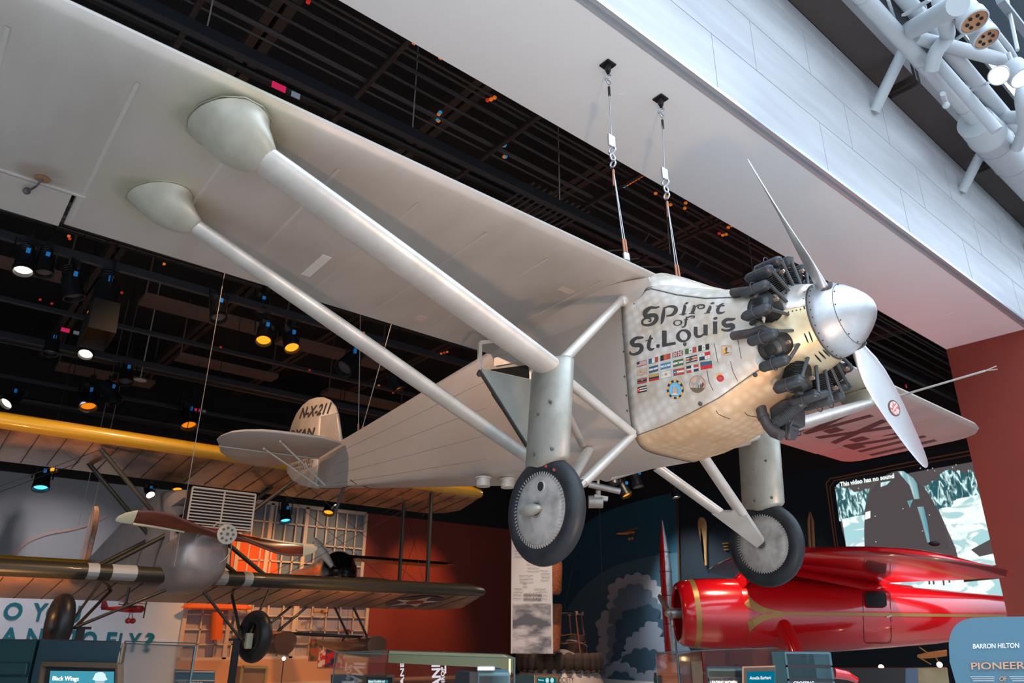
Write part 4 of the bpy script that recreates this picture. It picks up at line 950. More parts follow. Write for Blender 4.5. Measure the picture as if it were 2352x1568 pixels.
vg_(MB().lathe([(0,.5),(.01,.5)],Vg(-.5,0,0),vd,32),'cowling_interior',mDial,parent=cwo)
vg_(MB().loft([vsec(t,r,o=.004) for t,r in ((-.50,.635),(-.40,.643))],False),'cowling_band',mGld,50,parent=cwo)
vg_(MB().lathe([(0,.03),(.05,.08),(.2,.10),(.35,.1)],Vg(-.98,0,0),vd,20),'propeller_hub',mAlu,50)
for sg,e in ((-1,(-.92,-.15,-.12)),(1,(-.92,.35,-.22))):
    a=Vg(-.86,0,0); e=Vg(*e) if sg>0 else Vg(-.90,-.9,.35)
    dd=e-a;n=dd.cross(vd).normalized()
    vg_(MB().loft([[a+dd*k+n*(w*cos(2*pi*i/12))+vd*(.03*sin(2*pi*i/12)) for i in range(12)] for k,w in ((0,.05),(.3,.07),(.7,.10),(.95,.07),(1,.02))]),'propeller_blade',mAlu,50)
def vdecal(polys,mt,name,tree,off=.008):
    mb=MB()
    for q in polys:
        p=[]
        for x,y in q:
            d=ray(x,y).normalized(); h,n_,_,_=tree.ray_cast(CAM,d)
            if h is None: h=onP(x,y,VP+vn*.6,vn); n_=vn
            if n_.dot(d)>0:n_=-n_
            p.append(h+n_*off)
        mb.add(p,[tuple(range(len(p)))])
    return vg_(mb,name,mt)
def pstrip(pts,w):
    out=[];q=cr_spline([(*p,w_) for p,w_ in zip(pts,w)],4) ;L=[];R2=[]
    for i,(x,y,ww) in enumerate(q):
        a=q[max(i-1,0)];b_=q[min(i+1,len(q)-1)];dx,dy=b_[0]-a[0],b_[1]-a[1];l=math.hypot(dx,dy) or 1
        L.append((x-dy/l*ww/2,y+dx/l*ww/2));R2.append((x+dy/l*ww/2,y-dx/l*ww/2))
    return [[L[i],L[i+1],R2[i+1],R2[i]] for i in range(len(q)-1)]
S1=pstrip([(1790,1409),(1900,1410),(2000,1411),(2100,1412),(2200,1413),(2309,1414)],[7,7,7,7,6,6])
S1+=pstrip([(1700,1362),(1722,1385),(1755,1402),(1800,1409)],[26,20,14,7])+pstrip([(1697,1468),(1722,1436),(1758,1416),(1800,1411)],[26,20,14,7])+pstrip([(1742,1402),(1768,1410)],[5,16])
vdecal(S1,mGld,'gold_stripe',bvf)
vdecal([[(1764,1404),(1775,1408),(1764,1412),(1757,1408)]],mRedP,'gold_stripe_diamond',bvf,.012)
def rrect(x0,y0,x1,y1,r,sk=0):
    o=[]
    for cx,cy,a0 in ((x1-r,y0+r,-90),(x1-r,y1-r,0),(x0+r,y1-r,90),(x0+r,y0+r,180)):
        for k in range(4): a=(a0+k*30)*D; o.append((cx+r*cos(a)+sk*(cy-y0)/(y1-y0),cy+r*sin(a)))
    return o
vdecal([rrect(1985,1362,2033,1395,7,3)],mDial,'door_window',bvf,.035)
def loopstrip(p,w): 
    p=p+[p[0]]; o=[]
    for a,b_ in zip(p,p[1:]): o+=pstrip([a,b_],[w,w])
    return o
vdecal(loopstrip(rrect(1981,1358,2044,1476,9,3),1.6),mat('door_gap_red',(.10,.002,.004),.5),'door_outline',bvf,.012)
vdecal(pstrip([(2035,1417),(2046,1413)],[3,3]),mAlu,'door_handle',bvf,.03)
# wing of the red monoplane
def vwing(sgn,name):
    secs=[]
    for s,t0,c,th in ((0,.62,2.65,.34),(.7,.66,2.6,.33),(2,.75,2.45,.29),(4,.93,2.2,.22),(5.2,1.08,1.95,.17),(5.8,1.25,1.6,.12),(6.1,1.5,1.15,.07),(6.22,1.85,.5,.02)):
        zf=lambda t_: 1.14-.046*s*sgn-.17*t_
        pw=math.radians(-42.1); wd=V((cos(pw),sin(pw),0)); wn=V((wd.y,-wd.x,0))
        secs.append([VP+wd*(t0+tt*c)+wn*(s*sgn*(.90 if sgn>0 else 1))+V((0,0,zf(t0+tt*c)+hh*th)) for tt,hh in ((0,.1),(.02,.35),(.08,.62),(.2,.85),(.35,.9),(.6,.6),(.85,.25),(1,.03),(1,.0),(.7,-.08),(.4,-.12),(.15,-.12),(.04,-.06))])
    return vg_(MB().loft(secs),name,mRedP,50)
vwing(1,'wing');vwing(-1,'wing')
vg_(MB().loft([[Vg(t,w*cos(a),z+.25*sin(a)) for a in [pi*i/12 for i in range(13)]] for t,w,z in ((.45,.42,.4),(.75,.5,.68),(1.3,.52,.72),(2.2,.5,.56),(3.2,.4,.38),(4.0,.2,.3))],False,False),'wing_root_fairing',mRedP,60)
vg_(MB().loft([[Vg(t,x,z) for t,z in ((5.9,.3),(6.6,1.15),(7.0,1.35),(7.5,1.35),(7.75,.9),(7.7,.1))] for x in (-.05,.05)]),'fin',mRedP,30,.02)
for q in ((2106,1257,9),(2106,1264,6)):
    pass
lt=Vg(1.9,4.9,.66); vg_(MB().sphere(lt+V((0,0,.16)),.07,12,8,(1.3,1,.5)).sphere(lt+V((0,0,-.02)),.06,12,8,(1.3,1,.4)),'landing_light',mDial,60)
# landing leg and support of the red monoplane
vg_(MB().tube([Vg(1.15,.45,-.15),Vg(1.2,.8,-.55),Vg(1.25,.9,-.95)],[.16,.14,.14],14),'landing_gear_leg',mRedP,60)
sp_=vg_(MB().sphere(Vg(1.3,1.0,-1.35),.3,20,12,(1.5,.6,.9)),'wheel_spat',mRedP,60)

# ============================================================ WALL THINGS
def spart(mb,name,mt,root,smooth=None,bev=0): return part(mb,name,mt,root,smooth,bev)
def rootat(name,label,cat,p,group=None): return thing(name,label,cat,(p[0],p[1],p[2]),0,group)
def wallquad(pts,fn,off): return [V(fn(x,y,off)) for x,y in pts]
# sign wall "DO YOU WANT TO FLY?"
YS=24.9
sgn_=rootat('exhibition_sign','pale blue wall sign with large teal capital letters beneath the olive biplane','sign',(3.5,YS,0))
spart(MB().box((-3,YS-.02,0),(7.62,YS+.05,2.50)),'sign_board',mat('pale_blue_board',(.58,.66,.74),.6,0,(.66,.72,.80),.8,4),sgn_)
mTealL=mat('teal_letters',(.0,.16,.22),.5)
def wtext(t,bl,br,tl,Y,root,mt,name='lettering',th=.03,**k):
    A_,B_,C_=[onY(*q,Y) for q in (bl,br,tl)]
    return spart(text3(MB(),t,A_,B_,C_,th,**k),name,mt,root)
for ch_,x0,x1,yb0,yt0 in (('D',-52,-20,1420,1380),('O',4,47,1421,1382),('Y',69,103,1424,1384),('O',101,143,1426,1386),('U',146,181,1428,1390),
                  ('W',-70,-22,1478,1437),('A',-6,38,1481,1440),('N',56,92,1484,1442),('T',98,130,1487,1444),('T',150,176,1489,1446),('O',180,218,1490,1449),('F',239,261,1493,1451),('L',268,284,1494,1453),('Y',288,318,1496,1453),('?',326,349,1496,1452)):
    A_,B_,C_=[onY(*q,YS-.02) for q in ((x0,yb0),(x1,yb0+ (x1-x0)*.05),(x0,yt0))]
    A_.z=min(A_.z,A_.z); B_.z=A_.z; C_.x=A_.x
    spart(text3(MB(),ch_,A_,B_,C_,.03,bold=.03),'letter',mTealL,sgn_)
# arc painted on the grey wall and a warm round patch
ar=[onY(x,y,24.97) for x,y in cr_spline([(28,1275),(60,1245),(110,1225),(165,1215),(210,1202),(245,1185)],5)]
tag(MB().ribbon(ar,[.10-.04*i/len(ar) for i in range(len(ar))],(0,-1,0),.01).build('wall_arc',mat('arc_paint',(.42,.32,.30),.7)),'thin pale painted arc on the grey wall left of the olive biplane','wall graphic')
# big windows with glazing bars
mWin=mat('cream_window_frame',(.62,.48,.38),.5)
mGl=mat('window_backing_blue',(.13,.17,.21),.4)
mOr=mat('window_backing_orange_glow',(.62,.08,.01),.6,emit=(1,.14,.01),es=.12)  # faint emission stands in for the orange light behind the bars
def window(n,x0,x1,z0,z1,cols,rows,mulls):
    Y=24.88
    r=bpy.data.objects.new('window_%d'%n,None); COL.objects.link(r); r['kind']='structure'; r.location=((x0+x1)/2,Y,z0)
    f=MB()
    for a in ((x0,z0,x0,z1),(x1,z0,x1,z1),(x0,z0,x1,z0),(x0,z1,x1,z1)): f.beam((a[0],Y,a[1]),(a[2],Y,a[3]),.12,.12,(0,1,0))
    for m_ in mulls: f.beam((m_,Y,z0),(m_,Y,z1),.13,.12,(0,1,0))
    for i in range(1,cols): x=x0+(x1-x0)*i/cols; f.beam((x,Y,z0),(x,Y,z1),.045,.05,(0,1,0))
    for j in range(1,rows): z=z0+(z1-z0)*j/rows; f.beam((x0,Y,z),(x1,Y,z),.045,.05,(0,1,0))
    spart(f,'window_frame',mWin,r); return r
w1=window(1,8.95,13.60,3.12,5.66,12,4,(9.95,11.25))
spart(MB().box((8.95,24.93,3.12),(13.6,24.95,5.66)),'window_pane',mGl,w1)
w2=window(2,7.62,13.95,.72,2.45,12,4,(9.0,9.6,11.2))
spart(MB().box((7.62,24.93,.72),(13.95,24.95,2.45)),'window_pane',mat('window_mural',(.30,.31,.36),.5,0,(.48,.34,.30),1.2,4),w2)
tag(MB().prism([onY(x,y,24.92) for x,y in ((534,1232),(566,1226),(632,1245),(638,1322),(570,1320),(528,1316))],(0,-.02,0)).build('orange_hanging',mOr),'orange cloth hanging behind the upper window bars','cloth')
oc=rootat('orange_canopy','orange mushroom shaped canopy glowing behind the lower window bars','canopy',onY(500,1470,24.6))
cc_=onY(500,1395,24.7); 
spart(MB().lathe([(0,.9),(.04,1.15),(.16,.95),(.30,.5),(.36,.1)],cc_+V((0,-.2,-.06)),(0,0,1),32).xf(M.Translation(cc_)@M.Diagonal((1,.15,1,1))@M.Translation(-cc_)),'canopy_top',mOr,oc,50)
spart(MB().tube([onY(500,1405,24.65),onY(497,1468,24.65)],.17,12),'canopy_stem',mOr,oc)
mDado=mat('peach_dado_wall',(.58,.30,.17),.6)
struct(MB().box((7.6,24.80,0),(14.1,24.86,.70)).build('trim_4',mDado))
# posters
PM=[mat('poster_%s'%n,a,.5,0,b_,s,4,lo=.45,hi=.55) for n,a,b_,s in (('green',(.04,.07,.04),(.35,.08,.04),5),('red_white',(.55,.03,.03),(.7,.6,.55),7),('red_blue',(.55,.02,.02),(.03,.04,.10),4),('cream_red',(.62,.45,.35),(.5,.04,.04),9))]
for i,(x0,y0,x1,y1,l) in enumerate(((714,1467,729,1515,'tall dark green poster, leftmost on the window wall'),(733,1492,746,1531,'small red and white poster right of the dark green one'),(750,1480,771,1531,'tall red and dark blue poster on the window wall'),(776,1500,790,1534,'cream and red poster, rightmost on the window wall'))):
    a=onY(x0,y0,24.78);b_=onY(x1,y1,24.78); tag(MB().box((a.x,24.77,b_.z),(b_.x,24.79,a.z)).build('poster',PM[i]),l,'poster')
# small model aeroplanes
def model(name,label,c,sc,mt,mt2,yaw,spats=True,pitch=0):
    r=thing(name,label,'model airplane',c); r.rotation_euler=(0,pitch,yaw); r.scale=(sc,sc,sc)
    def b_(mb,n,m_,s=40): return mb.build(n,m_,r,s)
    b_(MB().loft([[V((x,w*cos(a),h*sin(a))) for a in [2*pi*i/12 for i in range(12)]] for x,w,h in ((.5,.05,.05),(.45,.10,.10),(.1,.1,.11),(-.3,.06,.07),(-.7,.015,.03))]),'fuselage',mt)
    b_(MB().loft([[V((.3,y,.16)),V((.28,y,.185)),V((.05,y,.17)),V((.05,y,.16))] for y in (-.95,.95)]),'upper_wing',mt)
    b_(MB().loft([[V((.22,y,-.09)),V((.2,y,-.07)),V((.0,y,-.08)),V((.0,y,-.09))] for y in (-.8,.8)]),'lower_wing',mt2)
    b_(MB().loft([[V((-.55,y,.02)),V((-.6,y,.04)),V((-.72,y,.03))] for y in (-.28,.28)]),'stabilizer',mt)
    b_(MB().prism([(-.5,-.01,.03),(-.6,-.01,.22),(-.72,-.01,.22),(-.72,-.01,.02)],(0,.02,0)),'fin',mt2)
    b_(MB().tube([(.53,0,-.25),(.53,0,.25)],[.02,.02],6),'propeller',mDarkSteel)
    for s in (-1,1):
        b_(MB().tube([(.15,s*.08,-.09),(.18,s*.2,-.3)],.012,6),'landing_gear_leg',mt2)
        b_(MB().sphere((.18,s*.2,-.33),.08,12,8,(1.1,.5,1)),'wheel_spat',mt)
    return r
mRm=mat('model_red',(.5,.02,.02),.3,coat=.5); mWm=mat('model_white',(.7,.55,.5),.4); mOm=mat('model_tan',(.55,.28,.12),.4)
model('model_biplane','small red model biplane with red wheel spats hanging over the teal letters',onY(290,1398,22.5),.9,mRm,mRm,-.55)
model('model_monoplane','tan model airplane hanging in front of the window posters',onY(738,1405,24.3),.55,mOm,mOm,-1.2)
model('model_monoplane','tiny red brown model airplane above the posters',onY(796,1447,24.3),.3,mRm,mOm,-.6)
for c_,l_ in ((onY(738,1405,24.3),'thin wire holding the tan model airplane'),(onY(796,1447,24.3),'thin wire holding the tiny red brown model airplane')): tag(MB().tube([c_+V((0,0,-.02)),V((c_.x,c_.y,10.22))],.005,4).build('hanging_wire',mDarkSteel),l_,'wire')
tag(MB().tube([onY(290,1380,22.5),V((onY(290,1380,22.5).x,22.5,10.22))],.006,4).build('hanging_wire',mDarkSteel),'thin wire holding the red model biplane','wire')
# tall banner with handwriting and clouds
BY=12.0
bp0=onY(1176,1528,BY)
bn=rootat('tall_banner','tall narrow banner with handwriting above a grey cloud photograph','banner',(bp0.x+.4,BY,0))
fx=ray(1220,1400); BP=CAM+fx*15.5; BN=V((fx.x,fx.y,0)).normalized()
def bpn(x,y,o=0): return onP(x,y,BP-BN*o,BN)
zt=bpn(1172,1168).z; zb=bpn(1176,1500).z
def bq(x0,y0,x1,y1,o): return [bpn(x0,y0,o),bpn(x1,y0,o),bpn(x1,y1,o),bpn(x0,y1,o)]
a=bpn(1174,1380);b_=bpn(1269,1380)
def bv_(u,z,o=0): p=a+(b_-a)*u-BN*o; return V((p.x,p.y,z))
spart(MB().prism([bv_(0,zb),bv_(1,zb),bv_(1,zt),bv_(0,zt)],BN*.04),'banner_board',mat('banner_white',(.68,.60,.55),.6),bn)
z1=bpn(1180,1385).z; z2=bpn(1180,1530).z
mCl=mat('cloud_photo',(.12,.11,.12),.6,0,(.68,.58,.54),1.6,6,stretch=(1,1,2.2),lo=.42,hi=.58)
spart(MB().prism([bv_(.04,zb-.0),bv_(.96,zb),bv_(.96,z1),bv_(.04,z1)],-BN*.006),'cloud_picture',mCl,bn)
mHand=mat('handwriting_ink',(.16,.13,.12),.6)
hw=MB(); rnd=random.Random(3)
for (u,z_,n,w_) in ((.08,1265,3,.25),(.40,1290,4,.3),(.75,1283,1,.2),(.72,1310,4,.22),(.2,1322,3,.35),(.30,1340,2,.1),(.06,1352,4,.22),(.58,1352,4,.3)):
    zz=bpn(1200,z_).z
    for k in range(n):
        pts=[]; u0=u+rnd.uniform(-.02,.02)
        for i in range(22): pts.append(bv_(u0+w_*i/22,zz-k*.065+rnd.uniform(-.014,.014),.012))
        hw.ribbon(pts,.007,-BN,.001)
spart(hw,'handwriting',mHand,bn)
for t_,z_ in (('Impressions Book of',1372),('Jan. Smithsonian',1379)): pass
sc=MB()
for k,z_ in enumerate((1366,1376)):
    pts=[]; zz=bpn(1200,z_).z
    for i in range(40): pts.append(bv_(.30+.45*i/40,zz+.035*sin(i*1.9)*(1 if i%7 else 1.8),.012))
    sc.ribbon(pts,.010,-BN,.001)
spart(sc,'script_title',mHand,bn)
# ---- mural wall, cloud cutouts
XM=XS_-.02
mMural=mat('mural_teal',(.012,.085,.13),.6); mMural2=mat('mural_grey_teal',(.055,.14,.18),.6)
def onXM(x,y,o=0): return onX(x,y,XM-o)
mr=rootat('painted_mural','dark blue mural wall panel with broad paler arcs behind the gondola','mural',(XM,15.5,0))
arc1=[(1270,1290)]+cr_spline([(1275,1275),(1310,1235),(1370,1185),(1450,1155),(1556,1128)],4)
spart(MB().prism([onXM(*q) for q in arc1+[(1562,1560),(1262,1568)]],(-.01,0,0)),'mural_arc',mMural,mr)
arc2=[(1262,1500)]+cr_spline([(1285,1430),(1330,1360),(1400,1305),(1480,1280),(1558,1268)],4)
spart(MB().prism([onXM(*q,.02) for q in arc2+[(1562,1560),(1262,1568)]],(-.01,0,0)),'mural_arc',mMural2,mr)
struct(MB().beam(onX(1556,1144,XM-.03),onX(1566.5,1568,XM-.03),.07,.05,(1,0,0)).build('trim_5',mat('bronze_trim',(.10,.06,.03),.5,.4)))
ctones=[mat('cloud_tone_%d'%i,c,.7) for i,c in enumerate(((.42,.43,.46),(.14,.19,.24),(.03,.075,.11),(.24,.28,.33)))]
def puffs(pts):
    out=[]
    for (a,b_) in zip(pts,pts[1:]):
        dx,dy=b_[0]-a[0],b_[1]-a[1];l=math.hypot(dx,dy)
        for i in range(7):
            t=i/7; h=.38*l*sin(pi*t)
            out.append((a[0]+dx*t+dy/l*h,a[1]+dy*t-dx/l*h))
    out.append(pts[-1]); return out
cl=rootat('cloud_cutout','stacked grey and navy painted cloud panel beside the tall red rocket','cloud panel',onXM(1465,1560))
LAY=[(0,.06,[(1380,1568),(1385,1530),(1378,1500),(1376,1478),(1388,1462),(1374,1445),(1380,1420),(1400,1402),(1402,1380),(1400,1362),(1412,1338),(1432,1330),(1452,1322),(1475,1322),(1494,1332),(1508,1345),(1516,1360),(1522,1372),(1540,1420),(1548,1500),(1553,1568)]),
 (1,.12,[(1392,1568),(1398,1520),(1410,1490),(1400,1465),(1412,1435),(1400,1415),(1416,1395),(1420,1368),(1436,1350),(1455,1345),(1478,1352),(1494,1372),(1508,1385),(1520,1410),(1535,1450),(1550,1568)]),
 (2,.18,[(1410,1568),(1416,1530),(1412,1500),(1428,1470),(1418,1445),(1430,1420),(1446,1400),(1462,1410),(1478,1392),(1498,1395),(1512,1420),(1526,1450),(1535,1490),(1548,1568)]),
 (3,.24,[(1425,1568),(1428,1510),(1440,1495),(1438,1478),(1452,1462),(1468,1452),(1480,1440),(1498,1428),(1510,1440),(1514,1462),(1524,1475),(1528,1510),(1545,1530),(1550,1568)]),
 (2,.30,[(1430,1568),(1432,1530),(1450,1500),(1470,1492),(1490,1495),(1510,1500),(1522,1520),(1520,1545),(1535,1568)]),
 (3,.36,[(1384,1568),(1392,1545),(1402,1528),(1425,1525),(1445,1532),(1460,1548),(1480,1556),(1500,1540),(1515,1545),(1535,1505),(1552,1500),(1556,1568)]),
 (2,.42,[(1398,1568),(1405,1550),(1425,1545),(1445,1555),(1455,1568)]),(2,.42,[(1505,1568),(1512,1548),(1530,1540),(1548,1548),(1556,1568)])]
for ti,o,pp in LAY: spart(MB().prism([onXM(*q,o) for q in puffs(pp)],(.05,0,0)),'cloud_layer',ctones[ti],cl)
# propeller blade, slats and glowing model on the navy wall
pb=rootat('wooden_propeller_blade','pale golden propeller blade mounted upright on the dark navy wall','propeller blade',onXM(1620,1297,.1))
c0=onXM(1611,1188,.05);c1=onXM(1622,1298,.05)
spart(MB().loft([[c0.lerp(c1,k)+V((.05*sin(2*pi*i/16),w*cos(2*pi*i/16),0)) for i in range(16)] for k,w in ((0,.05),(.03,.13),(.1,.18),(.2,.19),(.35,.155),(.6,.10),(.85,.055),(1,.035))]),'blade',mat('golden_wood',(.62,.36,.14),.35,0,(.50,.27,.10),8,3,stretch=(1,4,.6)),pb,60)
spart(MB().loft([[c0.lerp(c1,k)+V((-.06,w*cos(2*pi*i/8)+.03,.0+.01*sin(2*pi*i/8))) for i in range(8)] for k,w in ((.22,.01),(.4,.045),(.7,.04),(.95,.012))]),'blade_dark_strip',mat('dark_strip_wood',(.10,.06,.03),.6),pb)  # narrow dark strip set along the blade face
spart(MB().tube([c1,c1-V((0,0,.16))],.03,8),'mount_pin',mDarkSteel,pb)
sk=rootat('wooden_ski','slim forked wooden slat standing upright on the navy wall near the video screen','slat',onXM(1868,1270,.1))
for dx in (-4,4): spart(MB().tube([onXM(1860,1176,.04),onXM(1862+dx,1195,.04),onXM(1866+dx,1272,.04)],[.03,.05,.05],6),'slat',mat('ski_wood',(.30,.13,.05),.5),sk)
for i,(y,w) in enumerate(((1248,12),(1255,10),(1262,9))):
    tag(MB().beam(onXM(1660+i*2,y,.05),onXM(1660+i*2+w,y-1,.05),.05,.04).build('brass_rod',mGold),['uppermost of three short brass rods on the navy wall','middle of three short brass rods on the navy wall','lowest of three short brass rods on the navy wall'][i],'rod','three short brass rods')
model('model_seaplane','tiny orange and grey model aircraft in a pool of blue light on the mural wall',onXM(1441,1224,.6),.62,mat('model_orange',(.6,.16,.04),.4),mDarkSteel,-.4,pitch=-.1)
ms_=onXM(1441,1224,.6); tag(MB().tube([ms_,V((ms_.x,ms_.y,10.22))],.005,4).build('hanging_wire',mDarkSteel),'thin wire holding the tiny orange and grey model aircraft','wire')
# ---- video screen
scr=rootat('video_screen','large wall screen showing a black and white film of a rocket among icy mountains','screen',(XM,8.5,3.0))
mScrDark=emat('screen_dark',(.085,.072,.075),1.0)
def emnoise(name,c1,c2,scale,stretch,lo,hi,s=1,detail=5):
    m=bpy.data.materials.new(name);m.use_nodes=True;nt=m.node_tree;n=nt.nodes;b_=n['Principled BSDF']
    tc=n.new('ShaderNodeTexCoord');mp=n.new('ShaderNodeMapping');mp.inputs['Scale'].default_value=stretch
    no=n.new('ShaderNodeTexNoise');no.inputs['Scale'].default_value=scale;no.inputs['Detail'].default_value=detail;no.inputs['Distortion'].default_value=1.2
    cr=n.new('ShaderNodeValToRGB');cr.color_ramp.elements[0].position=lo;cr.color_ramp.elements[1].position=hi
    cr.color_ramp.elements[0].color=(*c1,1);cr.color_ramp.elements[1].color=(*c2,1)
    e_=cr.color_ramp.elements.new((lo+hi)/2); e_.color=(*[(u*.5+v*.3) for u,v in zip(c1,c2)],1)
    nt.links.new(tc.outputs['Object'],mp.inputs[0]);nt.links.new(mp.outputs[0],no.inputs[0]);nt.links.new(no.outputs[0],cr.inputs[0])
    b_.inputs['Base Color'].default_value=(0,0,0,1);nt.links.new(cr.outputs[0],b_.inputs['Emission Color']);b_.inputs['Emission Strength'].default_value=s
    return m
mSnow=emnoise('screen_snow',(.35,.62,.66),(.82,.96,.94),1.2,(1,1,2.5),.36,.5)
mMtn=emnoise('screen_mountain',(.02,.09,.11),(.62,.88,.88),3.2,(1,3.0,1),.46,.60)
mShade=emnoise('screen_hull_light',(.10,.30,.36),(.62,.85,.85),1.0,(1,2,.4),.40,.62)
mWhiteE=emat('screen_white',(.9,.98,.95),1)
def sq(pp,mt,name,o): return spart(MB().prism([onXM(*q,o) for q in pp],(-.004,0,0)),name,mt,scr)
sq([(1917,1118),(2020,1100),(2110,1082),(2226,1062),(2330,1040),(2400,1400),(1990,1395),(1960,1300),(1935,1220)],mScrDark,'screen_panel',.03)
sq([(1919,1124),(1932,1118),(1944,1122),(1950,1120),(1962,1130),(1975,1128),(1990,1122),(1998,1121),(1992,1140),(1984,1180),(1984,1195),(1940,1200),(1928,1196)],mMtn,'film_mountain',.04)
sq([(1934,1192),(1960,1186),(1986,1182),(1985,1220),(1988,1256),(1945,1262)],mSnow,'film_snow',.05)
jag=[(2116,1115),(2128,1116),(2140,1104),(2152,1104),(2160,1088),(2172,1080),(2184,1077),(2190,1084),(2204,1080),(2216,1090),(2226,1076),(2240,1088),(2250,1086),(2260,1100),(2262,1150),(2195,1165),(2150,1168),(2135,1142)]
sq(jag,mMtn,'film_mountain',.04)
sq([(2156,1170),(2200,1145),(2270,1132),(2320,1300),(2330,1400),(2230,1400),(2195,1258),(2178,1220)],mSnow,'film_snow',.045)
sq([(2155,1131),(2172,1130),(2185,1140),(2190,1155),(2184,1164),(2160,1166),(2146,1150)],mMtn,'film_rocks',.055)
sq([(2230,1262),(2275,1238),(2285,1270),(2250,1278)],mScrDark,'film_shadow',.055)
hull=cr_spline([(1986,1255),(1985,1220),(1987,1180),(1996,1140),(2012,1110),(2040,1088),(2070,1082),(2100,1098),(2130,1130),(2155,1175),(2170,1215),(2182,1262)],4)
sq(hull,emat('film_hull',(.075,.062,.066),1.0),'film_rocket_hull',.06)
sq([(2062,1082),(2076,1082),(2098,1098),(2106,1110),(2112,1145),(2100,1146),(2090,1115)],mShade,'film_hull_highlight',.07)
sq([(2107,1164),(2121,1163),(2130,1200),(2136,1245),(2130,1245),(2118,1200)],mShade,'film_hull_highlight',.07)
sq([(2084,1150),(2097,1147),(2093,1156),(2090,1166)],mShade,'film_fin',.07)
sq([(1988,1176),(1999,1173),(1999,1189),(1987,1193)],mWhiteE,'film_fin',.07)
sq([(2023,1108),(2045,1104),(2037,1113),(2023,1118)],mShade,'film_fin',.07)
sq([(2030,1343),(2100,1322),(2180,1306),(2290,1300),(2345,1375),(2100,1372)],mSnow,'film_snow',.05)
for x,y,h in ((2130,1300,42),(2140,1304,38),(2163,1298,46),(2176,1298,40),(2195,1290,40),(2206,1292,38)):
    sq([(x-3,y),(x+4,y),(x+7,y+h),(x+3,y+h)],mScrDark,'film_figure',.065)
for x,y in ((2114,1075),(2131,1079),(2142,1075),(2147,1081),(2188,1073),(2196,1067),(2200,1080),(2010,1185),(2074,1168),(2135,1182),(2012,1244),(2119,1219),(1972,1121)):
    sq([(x-.8,y-.8),(x+.8,y-.8),(x+.8,y+.8),(x-.8,y+.8)],mWhiteE,'film_star',.075)
A_,B_,C_=onXM(1930,1117,.08),onXM(2054,1097,.08),onXM(1929,1107,.08)
spart(text3(MB(),'This video has no sound',A_,B_,C_,.004,bold=.025),'caption',mWhiteE,scr)
spart(MB().prism([onXM(*q,.08) for q in ((1921,1114),(1921,1118),(1924,1119),(1928,1122),(1928,1109),(1924,1112))],(-.004,0,0)),'speaker_symbol',emat('symbol_blue',(.35,.6,.66),1),scr)
spart(MB().prism([onXM(*q,.08) for q in ((2211,1312),(2330,1290),(2335,1325),(2214,1336))],(-.01,0,0)),'film_title_plate',mat('title_plate',(.04,.045,.05),.6),scr)
spart(MB().tube([onXM(*q,.095) for q in ((2330,1324),(2214,1336),(2211,1312),(2330,1290))],.01,4),'title_plate_border',mGold,scr)
A_,B_,C_=onXM(2218,1330,.10),onXM(2330,1311,.10),onXM(2216,1314,.10)
spart(text3(MB(),'Frau im Mond',A_,B_,C_,.004,shear=.2),'film_title',mWhiteE,scr)
# art deco border lines
mCop=mat('copper_line',(.36,.15,.06),.5,.3)
for w,pp in ((.022,[(2330,1016),(2060,1067),(1920,1096.6),(1905,1099),(1904,1104),(1900,1106),(1898,1110),(1914.8,1230),(1925,1300)]),(.015,[(2330,1026),(2060,1075.5),(1916,1103.5),(1913,1109),(1909,1114),(1906,1118),(1921,1230),(1932,1300)])):
    tag(MB().ribbon([onXM(*q,.02) for q in pp],w*1.6,(-1,0,0),.01).build('border_line',mCop),'thin copper art deco border line, %s of the two around the video screen'%('outer' if w>.02 else 'inner'),'wall trim')
# ---- tall slender rocket
RP=CAM+ray(1535,1400)*19; RP.z=0
rk=rootat('slender_rocket','tall slender rocket painted half red and half silver standing by the cloud panel','rocket',RP)
zt_=(CAM+ray(1521,1183)*19).z
for k,(a0,a1,m_,nm) in enumerate(((0,180,mRedP,'red_half'),(180,360,mAlu,'silver_half'))):
    rr=.155; sec=[]
    base=math.degrees(math.atan2(ray(1535,1400).y,ray(1535,1400).x))
    for z,r in ((.6,rr*1.05),(1.5,rr),(3.2,rr*.98),(zt_-1.2,rr*.95),(zt_-.9,rr*.85),(zt_-.5,rr*.55),(zt_-.2,rr*.25),(zt_,.01)):
        sec.append([V((RP.x+r*cos((base+a)*D),RP.y+r*sin((base+a)*D),z)) for a in [a0+(a1-a0)*i/12 for i in range(13)]])
    spart(MB().loft(sec,False,False),nm,m_,rk,60)
for z in (1.8,2.5,3.1,3.6): spart(MB().torus((RP.x,RP.y,z),(0,0,1),.16,.008,24,6),'joint_band',mDarkSteel,rk)
spart(MB().box((RP.x-.3,RP.y-.3,0),(RP.x+.3,RP.y+.3,.6)),'plinth',mDarkSteel,rk)
# ---- balloon gondola with sand bags and rope ring
G=CAM+ray(1285,1568)*21; G.z=0; GR=1.36
gz=onP(1300,1490,G,V((ray(1285,1500).x,ray(1285,1500).y,0))).z
gn=rootat('balloon_gondola','white spherical balloon gondola with lettering standing behind the banner','gondola',G)
spart(MB().sphere((G.x,G.y,gz-GR),GR,48,28),'gondola_shell',mat('gondola_white',(.68,.55,.48),.5,0,(.52,.40,.33),2.2,5,stretch=(1,1,.4),bump=.2),gn,60)
gd=V((ray(1285,1500).x,ray(1285,1500).y,0)).normalized(); gs=V((gd.y,-gd.x,0))
for i in range(7):
    a=2*pi*i/7+.3; spart(MB().tube([(G.x+.85*cos(a),G.y+.85*sin(a),gz-.1-.2),(G.x+.68*cos(a),G.y+.68*sin(a),gz+.98)],.022,6),'rope',mat('orange_rope',(.30,.07,.03),.7),gn)
